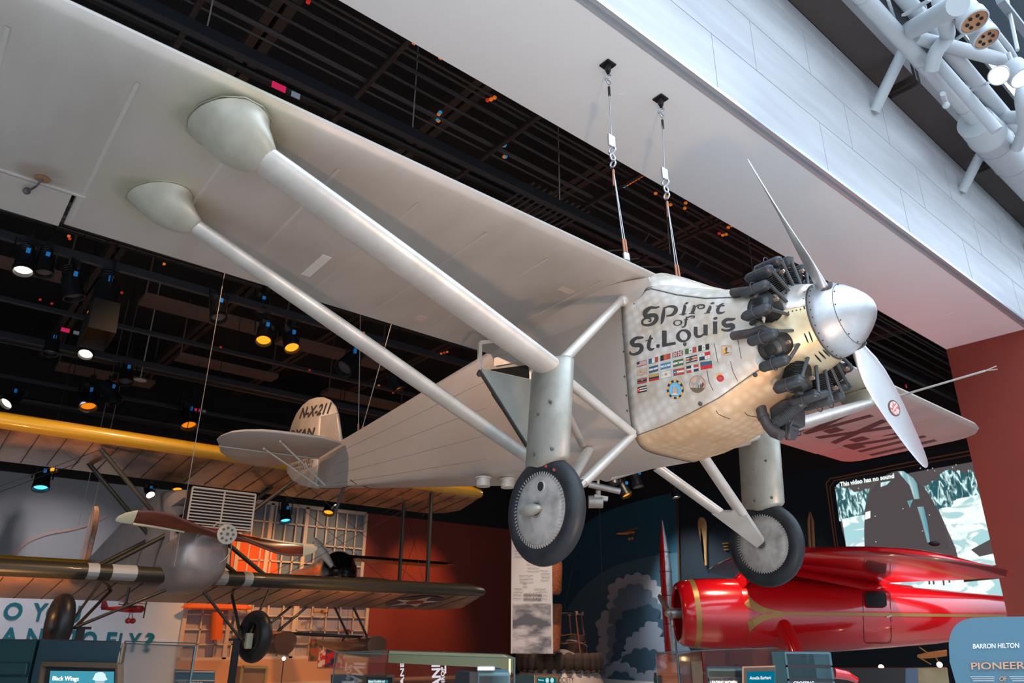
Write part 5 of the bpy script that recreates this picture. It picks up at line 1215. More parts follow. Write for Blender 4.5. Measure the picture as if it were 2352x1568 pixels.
spart(MB().torus((G.x,G.y,gz+.98),(0,0,1),.70,.045,40,8),'load_ring',mBlk,gn,60)
for i in range(7):
    a=2*pi*i/7+.3; spart(MB().tube([(G.x+.70*cos(a),G.y+.70*sin(a),gz+.93),(G.x+.70*cos(a),G.y+.70*sin(a),gz+1.03)],.06,8),'ring_lashing',mat('lashing',(.5,.25,.12),.7),gn)
for hz in (.2,.42): 
    pts=[]
    for i in range(36): a=2*pi*i/36; q_=.79-.05*hz; pts.append((G.x+q_*cos(a),G.y+q_*sin(a),gz+hz-.05*abs(sin(3.5*a))))
    spart(MB().tube(pts+[pts[0]],.012,5),'netting_rope',mat('netting_rope',(.28,.08,.04),.7),gn)
bag=None; mBag=mat('sandbag_canvas',(.075,.045,.03),.85,0,(.04,.025,.018),6,3,bump=.4)
for i in range(15):
    a=math.atan2(-gd.y,-gd.x)+(i-7)*.235
    c=V((G.x+1.10*cos(a),G.y+1.10*sin(a),gz-.36))
    if bag is None:
        bag=MB().loft([[V((.02*cos(2*pi*j/12)+( .14*w)*cos(2*pi*j/12)+.10*(1-k),.17*w*sin(2*pi*j/12),.24-.48*k)) for j in range(12)] for k,w in ((0,.55),(.12,.9),(.4,1.05),(.65,.95),(.82,.6),(.9,.25),(.95,.4),(1,.5))]).build('sandbag',mBag,None,60); o=bag
    else: o=bag.copy(); COL.objects.link(o)
    o.location=c; o.rotation_euler=(0,-.35,a)
    tag(o,'brown canvas sandbag hanging around the shoulder of the white gondola','sandbag','sandbags around the gondola')
bk=MB().loft([[V((w*cos(2*pi*j/16),w*.8*sin(2*pi*j/16),z)) for j in range(16)] for z,w in ((0,.28),(.25,.31),(.45,.30),(.5,.26))]).build('equipment_pack',mBag,None,50)
pk=onP(1345,1478,G+gs*.25,gd); bk.location=(G.x+gs.x*.52,G.y+gs.y*.52,gz-.12); tag(bk,'dark canvas pack with a pale strap lying on top of the gondola','pack')
MB().torus((0,0,.26),(.35,0,1),.31,.018,24,6,).build('strap',mStr,bk)
A_,B_,C_=[CAM+ray(*q)*19.5 for q in ((1340,1552),(1392,1550),(1340,1542))]
spart(text3(MB(),'EXPLORER',A_,B_,C_,.01),'lettering',mInk,gn); A_,B_,C_=[CAM+ray(*q)*19.5 for q in ((1278,1568),(1318,1566),(1278,1556))]
spart(text3(MB(),'SOCIETY',A_,B_,C_,.01),'lettering',mInk,gn)
wk=CAM+ray(1268,1325)*20; wb=thing('wicker_basket','orange wicker balloon basket hanging just right of the banner','basket',wk)
mWick=mat('wicker_orange',(.42,.11,.03),.7,0,(.20,.05,.015),14,2,stretch=(1,1,3))
part(MB().loft([[wk+V((w*cos(2*pi*j/20),w*sin(2*pi*j/20),z)) for j in range(20)] for z,w in ((-.45,.20),(-.35,.26),(.3,.29),(.45,.27))]),'basket_body',mWick,wb,50)
part(MB().tube([wk+V((0,0,.4)),V((wk.x-.1,wk.y,10.22))],.008,4),'rope',mDarkSteel,wb)
wk2=CAM+ray(1268,1440)*20; wb2=thing('wicker_basket','lower orange wicker basket standing beside the gondola rope ring','basket',wk2)
part(MB().loft([[wk2+V((w*cos(2*pi*j/20),w*sin(2*pi*j/20),z)) for j in range(20)] for z,w in ((-.6,.20),(-.2,.24),(.55,.29),(.6,.27))]),'basket_body',mWick,wb2,50)
tag(MB().tube([onP(1323,1268,G,gd),V((G.x+.2,G.y,gz+1.0))],.012,5).build('hanging_cable',mDarkSteel),'dark cable running down to the black load ring of the gondola','cable')
tag(MB().tube([V((onP(1376,1105,G,gd).x,onP(1376,1105,G,gd).y,10.22)),onP(1383,1360,G,gd)],.010,5).build('hanging_cable',mDarkSteel),'thin vertical wire in front of the mural between wheel and rocket','cable')

# ============================================================ DISPLAY CASES AT THE BOTTOM
mTealP=mat('teal_case_panel',(.045,.11,.13),.45); mTealD=mat('dark_teal_case',(.006,.035,.035),.5); mBrz=mat('bronze_frame',(.20,.12,.07),.45,.4)
mGlass=mat('case_glass',(.93,.96,.97),.02,0,trans=1,ior=1.45); 
mGlassE=mat('glass_edge',(.09,.13,.12),.25)
mWhiteL=mat('white_lettering',(.85,.85,.83),.5); mPeach=mat('peach_lettering',(.62,.36,.24),.45)
mCard=mat('yellow_panel_with_reflection',(.75,.70,.38),.6); mSlateA=mat('slate_teal_cabinet',(.028,.055,.068),.5)  # yellow band colour raised to stand in for its reflection
def footprint(px,z): return [onZ(x,y,z) for x,y in px]
def prism_case(root,fp,z0,z1,name,mt,bev=0): return part(MB().prism([V((p[0],p[1],z0)) for p in fp],(0,0,z1-z0)),name,mt,root,None,bev)
def panel(root,P0,P1,u0,u1,z0,z1,off,name,mt,th=.01):
    P0=V(P0);P1=V(P1); d=P1-P0; d.z=0; n=V((d.y,-d.x,0)).normalized()
    if n.dot(CAM-P0)<0: n=-n
    a=P0+d*u0+n*off;b_=P0+d*u1+n*off
    return part(MB().prism([V((a.x,a.y,z0)),V((b_.x,b_.y,z0)),V((b_.x,b_.y,z1)),V((a.x,a.y,z1))],n*th),name,mt,root)
def ptext(root,t,P0,P1,px_bl,px_br,px_tl,off,mt,name='lettering',**k):
    d=V(P1)-V(P0); d.z=0; n=V((d.y,-d.x,0)).normalized()
    if n.dot(CAM-V(P0))<0:n=-n
    A_,B_,C_=[onP(*q,V(P0)+n*off,n) for q in (px_bl,px_br,px_tl)]
    return part(text3(MB(),t,A_,B_,C_,.004,**k),name,mt,root)
# case A, far left with the hat screen
z=1.50
L=onZ(92,1469,z);Rr=onZ(278,1476.5,z);R2=onZ(450,1485,z)
back=V((1.2,1.6,0)).normalized()
fp=[L,Rr,Rr+V((ray(278,1476).x,ray(278,1476).y,0)).normalized()*.9,L+V((ray(92,1469).x,ray(92,1469).y,0)).normalized()*.9]
ca=thing('display_unit','teal display unit with a framed screen at the lower left corner','display unit',(L.x+.3,L.y-.5,0))
prism_case(ca,fp,0,z,'cabinet',mSlateA)
LL=onZ(-60,1467,z)
prism_case(ca,[L+V((-.02,.02,0)),LL,LL+V((0,.6,0)),L+V((.4,.6,0))],0,z-.005,'side_cabinet',mTealD)
for y0,y1 in ((1521,1549),(1553,1590)):
    P=L+V((-.03,0,0)); n=V((0,-1,0)); q=[onP(x,y,L,(LL-L).cross(V((0,0,1))).normalized()) for x,y in ((-30,y0),(70,y0),(66,y1),(-30,y1))]
    d_=(LL-L).cross(V((0,0,1))).normalized(); d_=-d_ if d_.dot(CAM-L)<0 else d_
    part(MB().prism([p+d_*.0 for p in q],d_*.03),'shelf_panel',mTealD,ca,None,.008)
n=(Rr-L).cross(V((0,0,1))).normalized(); n=-n if n.dot(CAM-L)<0 else n
def qa(pp,o=0): return [onP(x,y,L+n*o,n) for x,y in pp]
fr=MB(); pp=qa(((103,1524),(276,1528),(276,1600),(92,1600)),.02)
for a,b_ in ((0,1),(1,2),(3,0)): fr.beam(pp[a],pp[b_],.035,.05,n)
sf=part(fr,'screen_frame',mBrz,ca)
part(MB().prism(qa(((108,1530),(272,1534),(272,1600),(98,1600)),.012),n*.006),'screen_surround',mDarkSteel,ca)
part(MB().prism(qa(((117,1540),(262,1542),(260,1600),(110,1600)),.02),n*.004),'screen',emat('teal_screen',(.05,.28,.38),1),ca)
part(text3(MB(),'Black Wings',*[onP(*q,L+n*.03,n) for q in ((121,1562),(181,1563),(122,1552))],.003,bold=.01),'screen_title',mWhiteE,ca)
hat=[onP(x,y,L+n*.03,n) for x,y in ((213,1560),(216,1555),(220,1546),(227,1543),(236,1543),(242,1548),(243,1554),(247,1560),(240,1563),(222,1563))]
part(MB().prism(hat,n*.003),'portrait_hat',emat('portrait_white',(.62,.8,.85),1),ca)
part(MB().prism([onP(x,y,L+n*.028,n) for x,y in ((219,1562),(240,1562),(240,1600),(219,1600))],n*.003),'portrait_face',emat('portrait_grey',(.30,.45,.52),1),ca)
def glassbox(name,label,fp,z,top=True,mt=None,th=.008):
    g=thing(name,label,'display case',(sum(p[0] for p in fp)/len(fp),sum(p[1] for p in fp)/len(fp),0))
    n_=len(fp)
    for i in range(n_):
        a=V(fp[i]);b_=V(fp[(i+1)%n_]); 
        d=(b_-a).normalized().cross(V((0,0,1)))*th
        part(MB().prism([V((a.x,a.y,.9)),V((b_.x,b_.y,.9)),V((b_.x,b_.y,z)),V((a.x,a.y,z))],d),'glass_pane',mGlass,g)
        part(MB().beam((a.x,a.y,.9),(a.x,a.y,z),.007,.007),'glass_edge',mGlassE,g)
        part(MB().beam((a.x,a.y,z),(b_.x,b_.y,z),.007,.007),'glass_edge',mGlassE,g)
    part(MB().prism([V((p[0],p[1],0)) for p in fp],(0,0,.9)),'case_base',mTealD,g)
    return g
a=onZ(287,1477,z);b_=onZ(449,1484,z)
gA=glassbox('glass_case','clear glass display case right of the teal unit with the hat screen',[a,b_,b_+V((ray(449,1484).x,ray(449,1484).y,0)).normalized()*1.1,a+V((ray(287,1477).x,ray(287,1477).y,0)).normalized()*1.1],z)
part(MB().tube([a+V((.0,0,-.9)),a],.02,6),'corner_post',mBrz,gA)
# case behind with two teal labels
P=CAM+ray(490,1540)*8
lb=thing('label_stand','teal label stand with two pale stripes behind the left glass case','sign',(P.x,P.y,0)); N_=V((ray(490,1540).x,ray(490,1540).y,0)).normalized()
def lq(pp,o=0): return [onP(x,y,P-N_*o,N_) for x,y in pp]
part(MB().prism(lq(((404,1537),(494,1540),(492,1620),(400,1620))),-N_*.1),'stand_board',mTealP,lb)
for y in (1540,1560): part(MB().prism(lq(((405,y),(493,y+1),(493,y+4),(405,y+3)),.11),-N_*.01),'stripe',mPeach,lb)
part(text3(MB(),'FIRST AROUND',*[lq(((x,y),),.115)[0] for x,y in ((412,1572),(466,1573),(412,1564))],.004),'lettering',mWhiteL,lb)
# large hexagonal glass case in the middle with pale yellow canopy band
z=1.42
c0=onZ(770,1498,z);c1=onZ(890,1493,z);c2=onZ(1160,1502,z);c3=onZ(1182,1511,z)
gB=glassbox('glass_case','wide glass display case with a pale yellow top band in the bottom middle',[c0,c1,c2,c3],z)
n=(c2-c1).cross(V((0,0,1))).normalized(); n=-n if n.dot(CAM-c1)<0 else n
inner=-n*.25
for (p,q_) in ((c1,c2),): part(MB().prism([V((p.x,p.y,z-.11))+inner*.1,V((q_.x,q_.y,z-.11))+inner*.1,V((q_.x,q_.y,z-.005))+inner*.1,V((p.x,p.y,z-.005))+inner*.1],inner*.05),'yellow_band',mCard,gB)
part(MB().prism([c2+V((-.02,0,-.11)),c3+V((-.02,.02,-.11)),c3+V((-.02,.02,-.004)),c2+V((-.02,0,-.004))],(-.01,.01,0)),'yellow_band',mCard,gB)
mid=(c0+c1+c2+c3)/4
def bq2(pp,o): return [onP(x,y,c1-n*o,n) for x,y in pp]
for t_,bl,br,tl in (('PLANET',(1032,1600),(1032,1500),(999,1600)),('THROP ORL',(1046,1605),(1046,1499),(1036,1605)),('AF',(932,1568),(932,1500),(922,1568))):
    pass
# vertical illuminated lettering inside the case, read from below upwards
def vt(t,pts,bold=.02):
    A_,B_,C_=bq2(pts,.35)
    part(text3(MB(),t,A_,B_,C_,.004,bold=bold),'case_lettering',emat('lit_lettering_'+t[:2],(.8,.74,.8),1),gB)
vt('PLANET',((1015,1610),(1010,1497),(996,1610)),.03); vt('WINTHROP ORL',((1024,1620),(1021,1496),(1016,1620)))
vt('PLANE',((929,1600),(929,1519),(921,1600)))
part(MB().prism(bq2(((1023,1497),(1026,1497),(1026,1546),(1023,1546)),.35),n*.004),'case_rule',emat('lit_rule',(.8,.74,.8),1),gB)
def box_at(root,pp,o,name,mt,depth=.1): return part(MB().prism(bq2(pp,o),n*depth),name,mt,root)
tp=thing('text_panel','dark grey text panel at the left inside the wide glass case','text panel',tuple(bq2(((812,1560),),.5)[0][:2])+(0,))
box_at(tp,((777,1548),(834,1548),(834,1640),(777,1640)),.5,'panel_board',mat('slate_panel',(.05,.06,.07),.5))
part(text3(MB(),'CHALLENGERS',*bq2(((785,1568),(813,1568),(785,1563)),.39),.003),'lettering',mWhiteL,tp)
tv=thing('small_screen','small bronze framed screen inside the wide glass case','screen',tuple(bq2(((860,1560),),.5)[0][:2])+(0,))
box_at(tv,((836,1548),(907,1549),(907,1640),(836,1640)),.5,'screen_frame',mBrz)
box_at(tv,((842,1554),(902,1555),(902,1640),(842,1640)),.39,'screen_surround',mDarkSteel,.005)
box_at(tv,((846,1560),(892,1561),(892,1640),(846,1640)),.38,'screen',emat('small_teal_screen',(.02,.2,.22),1),.005)
part(text3(MB(),'Jimmy Doolittle and',*bq2(((846,1567),(884,1567),(846,1561)),.37),.003),'screen_title',mWhiteE,tv)
# teal cylinder topped panels
def kiosk(name,label,pp,z,mt,lines=(),side=None,extra=None):
    q=[onZ(x,y,z) for x,y in pp]; c=sum(q,V())/len(q); d=V((ray(*pp[0]).x,ray(*pp[0]).y,0)).normalized()
    r=thing(name,label,'display panel',(c.x,c.y,0))
    fp=[V((p.x,p.y,0)) for p in q]; fp+= [p+d*.25 for p in fp[::-1]]
    hs=[0]+list(lines)+[z]
    for a_,b2 in zip(hs,hs[1:]):
        part(MB().prism([p+V((0,0,a_+.006)) for p in fp],(0,0,b2-a_-.012)),'panel_segment',mt,r,None,.008)
    part(MB().prism([V((c.x,c.y,0)).lerp(p,.9) for p in [V((p.x,p.y,0)) for p in fp]],(0,0,z-.02)),'panel_core',mDarkSteel,r)
    return r,q,d
k1,q1,d1=kiosk('teal_kiosk','teal ribbed panel at the bottom, right of the wide glass case',[(1097,1539),(1172,1539)],1.45,mTealP,(1.31,1.36,1.41)[:2])
part(MB().box((q1[0].x-.04,q1[0].y,0),(q1[0].x+.0,q1[0].y+.1,1.445)),'side_board',mDarkSteel,k1)
pm=CAM+ray(1108,1536)*4.2
tag(MB().prism([onZ(x,y,1.452) for x,y in ((1097,1538.5),(1099,1536.5),(1135,1536.5),(1136,1538.5))],(0,0,.012)).build('metal_letters',mStr),'row of small metal letters on the top of the teal ribbed panel','letters')
k2,q2,d2=kiosk('teal_kiosk','large two tier teal panel below the red monoplane',[(1800,1495),(1908,1496)],1.46,mTealP,(1.24,1.345))
part(MB().prism([V((q2[0].x,q2[0].y,0)),V((q2[0].x,q2[0].y,0))+(onZ(1772,1495,1.46)-q2[0]),V((q2[0].x,q2[0].y,0))+(onZ(1772,1495,1.46)-q2[0])+d2*.3,V((q2[0].x,q2[0].y,0))+d2*.3],(0,0,1.455)),'side_board',mTealD,k2)
k2n=(q2[1]-q2[0]).cross(V((0,0,1))).normalized(); k2n=-k2n if k2n.dot(CAM-q2[0])<0 else k2n
part(text3(MB(),'CROSSING',*[onP(*p,q2[0]+k2n*.004,k2n) for p in ((1822,1573),(1870,1573),(1822,1564))],.004,bold=.03),'lettering',mWhiteL,k2)
k3,q3,d3=kiosk('dark_teal_panel','dark teal panel with white capitals left of the bronze framed screen',[(1622,1531),(1706,1532)],1.42,mTealD,(1.355,))
k3n=-d3
part(text3(MB(),'LEADING WOMEN',*[onP(*p,q3[0]+k3n*.02,k3n) for p in ((1632,1570),(1693,1570),(1632,1563))],.004,bold=.02),'lettering',mWhiteL,k3)
P=onZ(1706,1529,1.43); N_=V((ray(1740,1530).x,ray(1740,1530).y,0)).normalized()
s2=thing('framed_screen','bronze framed teal screen between the dark teal panel and the two tier teal panel','screen',(P.x,P.y,0))
def s2q(pp,o=0): return [onP(x,y,P-N_*o,N_) for x,y in pp]
part(MB().prism(s2q(((1705,1530),(1780,1528),(1780,1640),(1705,1640))),-N_*.03),'screen_frame',mBrz,s2)
part(MB().prism(s2q(((1709,1534),(1780,1532),(1780,1640),(1709,1640)),.031),-N_*.004),'screen_surround',mDarkSteel,s2)
part(MB().prism(s2q(((1717,1543),(1780,1541),(1780,1640),(1717,1640)),.036),-N_*.003),'screen',emat('teal_screen_two',(.0,.13,.22),1),s2)
part(text3(MB(),'Amelia Earhart',*s2q(((1722,1560),(1771,1559),(1722,1553)),.04),.002,bold=.01),'screen_title',mWhiteE,s2)
z=1.44
d0=onZ(1556,1503,z);d1_=onZ(1614,1492.5,z);d2_=onZ(1786,1488,z)
gD=glassbox('glass_case','glass display case in front of the cowling of the red monoplane',[d0,d1_,d2_,d2_+V((.35,.25,0)),d0+V((.35,.5,0))],z)
part(MB().prism([d0+V((.03,.03,-.10)),d1_+V((.03,.03,-.10)),d1_+V((.03,.03,-.01)),d0+V((.03,.03,-.01))],(.01,.01,0)),'ochre_band',mat('ochre_band',(.30,.16,.05),.6),gD)
P=CAM+ray(1520,1545)*9; N_=V((ray(1520,1545).x,ray(1520,1545).y,0)).normalized()
vs_=thing('black_label_panel','small black panel with copper rules at the foot of the slender rocket','display panel',(P.x,P.y,0))
def vq(pp,o=0): return [onP(x,y,P-N_*o,N_) for x,y in pp]
part(MB().prism(vq(((1502,1545),(1565,1546),(1565,1640),(1502,1640))),N_*.1),'panel_board',mDarkSteel,vs_)
for y in (1548,1559): part(MB().prism(vq(((1524,y),(1560,y),(1560,y+1.5),(1524,y+1.5)),.01),-N_*.003),'copper_rule',mCop,vs_)
part(text3(MB(),'VISIONS OF',*vq(((1531,1566),(1560,1566),(1531,1562)),.012),.002),'lettering',mPeach,vs_)
# two small teal panels below the banner
P=CAM+ray(1220,1560)*9; N_=V((ray(1220,1560).x,ray(1220,1560).y,0)).normalized()
def tq(pp,o=0): return [onP(x,y,P-N_*o,N_) for x,y in pp]
t1=thing('portrait_screen','small teal screen with two pale portraits under the banner','screen',(P.x+.3,P.y-.3,0))
part(MB().prism(tq(((1229,1549),(1281,1550),(1281,1640),(1229,1640))),-N_*.04),'screen_frame',mat('warm_bronze',(.26,.11,.04),.45,.4),t1)
part(MB().prism(tq(((1234,1555),(1277,1556),(1277,1640),(1234,1640)),.045),-N_*.004),'screen',emat('teal_screen_three',(.0,.10,.12),1),t1)
for x in (1257,1268): part(MB().prism(tq([(x+4*cos(2*pi*i/12),1562+6*sin(2*pi*i/12)) for i in range(12)],.05),-N_*.003),'portrait',emat('portrait_pale',(.4,.6,.6),1),t1)
part(text3(MB(),'Mercury',*tq(((1237,1563),(1249,1563),(1237,1559)),.052),.002),'screen_title',mWhiteE,t1)
t2=thing('dark_teal_panel','small dark teal panel between the ribbed panel and the portrait screen','display panel',(P.x-.3,P.y+.3,0))
part(MB().prism(tq(((1178,1549),(1227,1550),(1227,1640),(1178,1640)),.02),-N_*.03),'panel_board',mTealD,t2)
# sign at right
D_=5.2; P=CAM+ray(2280,1490)*D_; N_=V((.985,.17,0)).normalized()
sg=thing('gallery_sign','large rounded blue sign with raised white and copper lettering at the lower right corner','sign',(P.x,P.y-.2,0))
def gq(pp,o=0): return [onP(x,y,P-N_*o,N_) for x,y in pp]
edge=[(2204,1680),(2178,1568),(2180,1500)]; 
out=[(2225,1640),(2196,1568),(2182,1520),(2180,1482)]+cr_spline([(2180,1478),(2184,1455),(2196,1435),(2216,1423),(2240,1418)],4)+[(2300,1416),(2420,1415),(2480,1700),(2250,1700)]
part(MB().prism(gq(out),-N_*.01),'sign_face',mat('blue_sign_face',(.09,.20,.27),.45),sg,None)
part(MB().prism([p+N_*.13 for p in gq(out)],-N_*.128),'sign_body',mat('sign_edge_black',(.012,.010,.009),.35),sg)
part(text3(MB(),'BARRON HILTON',*gq(((2235,1489),(2341,1487),(2235,1478)),.012),.006,bold=.02),'lettering',mWhiteL,sg)
part(text3(MB(),'PIONEERS',*gq(((2232,1537),(2369,1535),(2231,1521)),.012),.014,bold=.015),'raised_lettering',mPeach,sg)
part(text3(MB(),'OF',*gq(((2296,1564),(2313,1563),(2296,1553)),.012),.010,bold=.01),'raised_lettering',mPeach,sg)
for x0,x1 in ((2229,2284),(2319,2380)):
    for i in range(3): part(MB().prism(gq(((x0+3*i,1553+4.6*i),(x1,1553+4.6*i),(x1,1554.6+4.6*i),(x0+3*i,1554.6+4.6*i)),.012),-N_*.006),'sign_rule',mat('sign_rule',(.62,.66,.66),.4),sg)
# floor lamps and far exhibits seen low right
for i,(x,y,l) in enumerate(((2024,1532,'bright small spotlight low behind the blue sign, left one'),(2158,1526,'bright small spotlight beside the blue sign edge'),(652,1512,'small bright lamp left of the pair below the right biplane wheel'))):
    p=CAM+ray(x,y)*(13 if i<2 else 20)
    t=thing('small_spotlight',l,'lamp',p)
    part(MB().lathe([(0,.05),(.10,.045),(.12,.02)],p,-ray(x,y)*-1,12),'lamp_body',mDarkSteel,t,50)
    part(MB().sphere(p-ray(x,y).normalized()*.02,.045,10,8),'bulb',emat('bulb_%d'%i,(1,.72,.4),9),t)
    part(MB().tube([p,V((p.x,p.y,.0))],.012,6),'stem',mDarkSteel,t)
P=CAM+ray(2145,1510)*15; 
om=thing('orange_wing_model','small orange wing frame hanging low between the red monoplane and the blue sign','model airplane',P)
part(MB().prism([CAM+ray(x,y)*15 for x,y in ((2107,1507),(2130,1501),(2175,1495),(2175,1506),(2140,1511),(2120,1512))],(.0,.0,.03)),'wing',mat('orange_wing',(.6,.22,.05),.5),om)
for a,b2 in (((2107,1507),(2138,1525)),((2132,1500),(2112,1486)),((2150,1510),(2158,1524))): part(MB().tube([CAM+ray(*a)*15,CAM+ray(*b2)*15],.012,5),'strut',mGold,om)
P=CAM+ray(2100,1560)*12
N_=V((ray(2100,1560).x,ray(2100,1560).y,0)).normalized()
hc=thing('low_display_case','low dark display case between the teal panel and the blue sign','display case',(P.x,P.y,0))
def hq(pp,o=0): return [onP(x,y,P-N_*o,N_) for x,y in pp]
part(MB().prism(hq(((1912,1534),(2080,1535),(2080,1640),(1912,1640))),N_*.4),'cabinet',mat('dark_brown_cabinet',(.02,.015,.012),.4),hc)
part(MB().prism(hq(((2080,1535),(2108,1535),(2115,1640),(2080,1640))),N_*.4),'blue_panel',mat('blue_grey_panel',(.10,.15,.22),.4),hc)
part(MB().prism(hq(((2108,1535),(2176,1534),(2190,1640),(2112,1640))),N_*.4),'beige_panel',mat('beige_relief',(.42,.33,.18),.6,0,(.28,.21,.10),3,4),hc)
part(MB().tube([CAM+ray(x,y)*8 for x,y in ((1915,1545),(1945,1550),(1968,1562))],[.06,.05,.03],10),'red_model_nose',mRedP,hc,60)
# wall trim of the exhibits under the right hand windows, khaki framed opening
P0=onY(556,1536,23.5);P1=onY(614,1568,23.5)
kf=thing('khaki_framed_case','khaki framed display case under the right wheel of the olive biplane','display case',(P0.x+.3,23.5,0))
mKh=mat('khaki_frame',(.38,.33,.16),.6)
a=onY(556,1530,23.5);b_=onY(612,1532,23.5)
part(MB().box((a.x,23.5,0),(b_.x,23.9,a.z)),'case_back',mat('taupe_back',(.30,.20,.15),.6),kf)
fm=MB()
for q,w in (((a,b_),.08),((a,V((a.x,23.5,0))),.08),((b_,V((b_.x,23.5,0))),.08)): fm.beam(q[0]+V((0,-.03,0)),q[1]+V((0,-.03,0)),w,.06,(0,1,0))
part(fm,'case_frame',mKh,kf)

# ============================================================ DARK CEILING
mTrack=mat('track_black',(.03,.033,.04),.45,.3)
mPipe=mat('pipe_black',(.02,.018,.018),.4,.3)
mBrown=mat('brown_beam',(.055,.032,.024),.7)
mPan=mat('brown_ceiling_panel',(.10,.055,.042),.8)
ZT=7.5
TR=[(6.72,'long black lighting track just above the leading edge of the silver wing'),(11.65,'black cable track skirting the trailing edge of the silver wing at far left'),(13.2,'black lighting track carrying the amber stage lights below the silver wing'),(16.1,'thin black lighting track behind the amber stage lights'),(18.3,'black lighting track with a small red sign above the yellow wing'),(21.6,'black lighting track behind the rudder of the silver monoplane'),(24.0,'rearmost black lighting track in front of the grey wall')]
for k,(y,l) in enumerate(TR):
    t=thing('lighting_track',l,'lighting track',(5,y,ZT))
    h=.14 if k in (0,2,4) else .08
    part(MB().box((-3,y-.05,ZT-h/2),(21.5,y+.05,ZT+h/2)),'track_rail',mTrack,t)
    x=-1.3
    while x<14: part(MB().tube([(x,y,ZT),(x,y,9.9)],.009,5),'hanger_rod',mStr if k==0 else mPipe,t); x+=2.6+.2*k
    if k in (0,1,2): part(MB().box((-3,y+.06,ZT-.02),(21.5,y+.09,ZT+.02)),'cable_run',mPipe,t)
# upper parallel pipes
for i,(y,z,r,l) in enumerate(((12.4,7.75,.16,'thick round black duct behind the amber stage lights'),(7.9,8.3,.05,'thin black pipe above the long lighting track'),(8.2,8.5,.035,'thinner black pipe beside the pipe over the long lighting track'),(14.6,8.6,.06,'black pipe high between the two nearest left tracks'),(19.8,7.9,.12,'fat black pipe high above the yellow wing'),(22.8,7.3,.05,'narrow black pipe in front of the rearmost lighting track'),(9.6,8.8,.12,'broad black duct high behind the silver wing tip'))):
    tag(MB().tube([(-3,y,z),(21.5,y,z)],r,12).build('ceiling_pipe',mPipe,None,60),l,'pipe')
# beams across (towards the back wall) and brown panels between them
for i in range(8):
    x=-.6+i*2.9
    tag(MB().box((x-.16,5.0,9.2),(x-.03,24.9,9.42)).box((x+.03,5.0,9.2),(x+.16,24.9,9.42)).build('ceiling_beam',mBrown),'paired dark brown beams running across the black ceiling','beam','ceiling cross beams')
mPan2=mat('ceiling_duct_brown',(.16,.09,.07),.7)
for i,(x,y,w,d_) in enumerate(((2.3,13.9,2.6,.7),(4.6,16.9,3.0,.6),(8.1,17.2,3.2,.6),(6.3,20.3,2.8,.5),(.6,16.9,2.0,.4),(10.5,13.9,3.0,.5),(10.9,20.5,3.0,.6),(3.8,23.4,2.6,.6))):
    tag(MB().box((x-w/2,y-d_/2,8.5),(x+w/2,y+d_/2,8.62)).box((x-w/2,y-d_/2,8.62),(x-w/2+.03,y-d_/2+.03,10.2)).box((x+w/2-.03,y+d_/2-.03,8.62),(x+w/2,y+d_/2,10.2)).build('ceiling_baffle',mPan2),'flat brownish acoustic panel hanging between the lighting tracks','ceiling panel','brown ceiling panels')
for i,(x,y) in enumerate(((3.2,9.3),(6.1,11.2),(9.5,9.4))):
    tag(MB().box((x-.2,y,8.9),(x+.2,y+2.2,9.0)).build('ceiling_beam',mBrown),['short brown beam behind the red signed track','short brown beam above the propeller side of the black pipes','short brown beam near the white soffit edge'][i],'beam')
# conduit rack beside the soffit
rk_=thing('conduit_rack','bundle of black conduits on perforated channels beside the white soffit','conduit rack',(6,6.2,8.0))
mCon=mat('conduit',(.075,.062,.06),.4,.4)
for i,(dy,rr_) in enumerate(((0,.022),(.09,.016),(.2,.028),(.34,.018),(.43,.018),(.62,.03),(.86,.02),(1.15,.035),(1.32,.016))): part(MB().tube([(-3,5.66+dy,8.05),(21,5.66+dy,8.05)],rr_,6),'conduit',mCon,rk_)
for i in range(7):
    x=1.2+i*2.05; b_=MB().box((x-.03,5.55,7.96),(x+.03,8.1,8.01))
    for k in range(24): b_.box((x-.012,5.6+k*.10,7.955),(x+.012,5.65+k*.10,7.962))
    part(b_,'strut_channel',mWarmSteel,rk_)
    part(MB().tube([(x,8.0,8.0),(x,8.0,10.1)],.012,5),'hanger_rod',mCon,rk_)
rk2=thing('conduit_rack','bundle of parallel conduits crossing behind the front hoist cable','conduit rack',(7.6,7,8.0))
for i in range(11): part(MB().tube([(6.2+i*.12,6.95,7.9),(6.2+i*.12,10.2,7.9)],.02,6),'conduit',mCon,rk2)
for i in range(4):
    pts=[V((8.8+i*.5,6.9,8.0)),V((9.0+i*.5,7.2,8.0)),V((8.9+i*.5,7.6,8.0)),V((8.3+i*.4,8.3,8.0)),V((8.0+i*.4,9.9,8.0))]
    part(MB().tube(pts,.02,6),'bent_conduit',mCon,rk2)
DOT={'r':emat('dot_red',(.5,.02,.01),.8),'o':emat('dot_orange',(.7,.16,.01),.9),'b':emat('dot_blue',(.02,.25,.5),.8)}
DOT={'r':mat('tape_red',(.6,.03,.02),.5,emit=(.6,.03,.02),es=.35),'o':mat('tape_orange',(.8,.22,.02),.5,emit=(.8,.2,.02),es=.35),'b':mat('tape_blue',(.03,.3,.6),.5,emit=(.03,.3,.6),es=.35)}
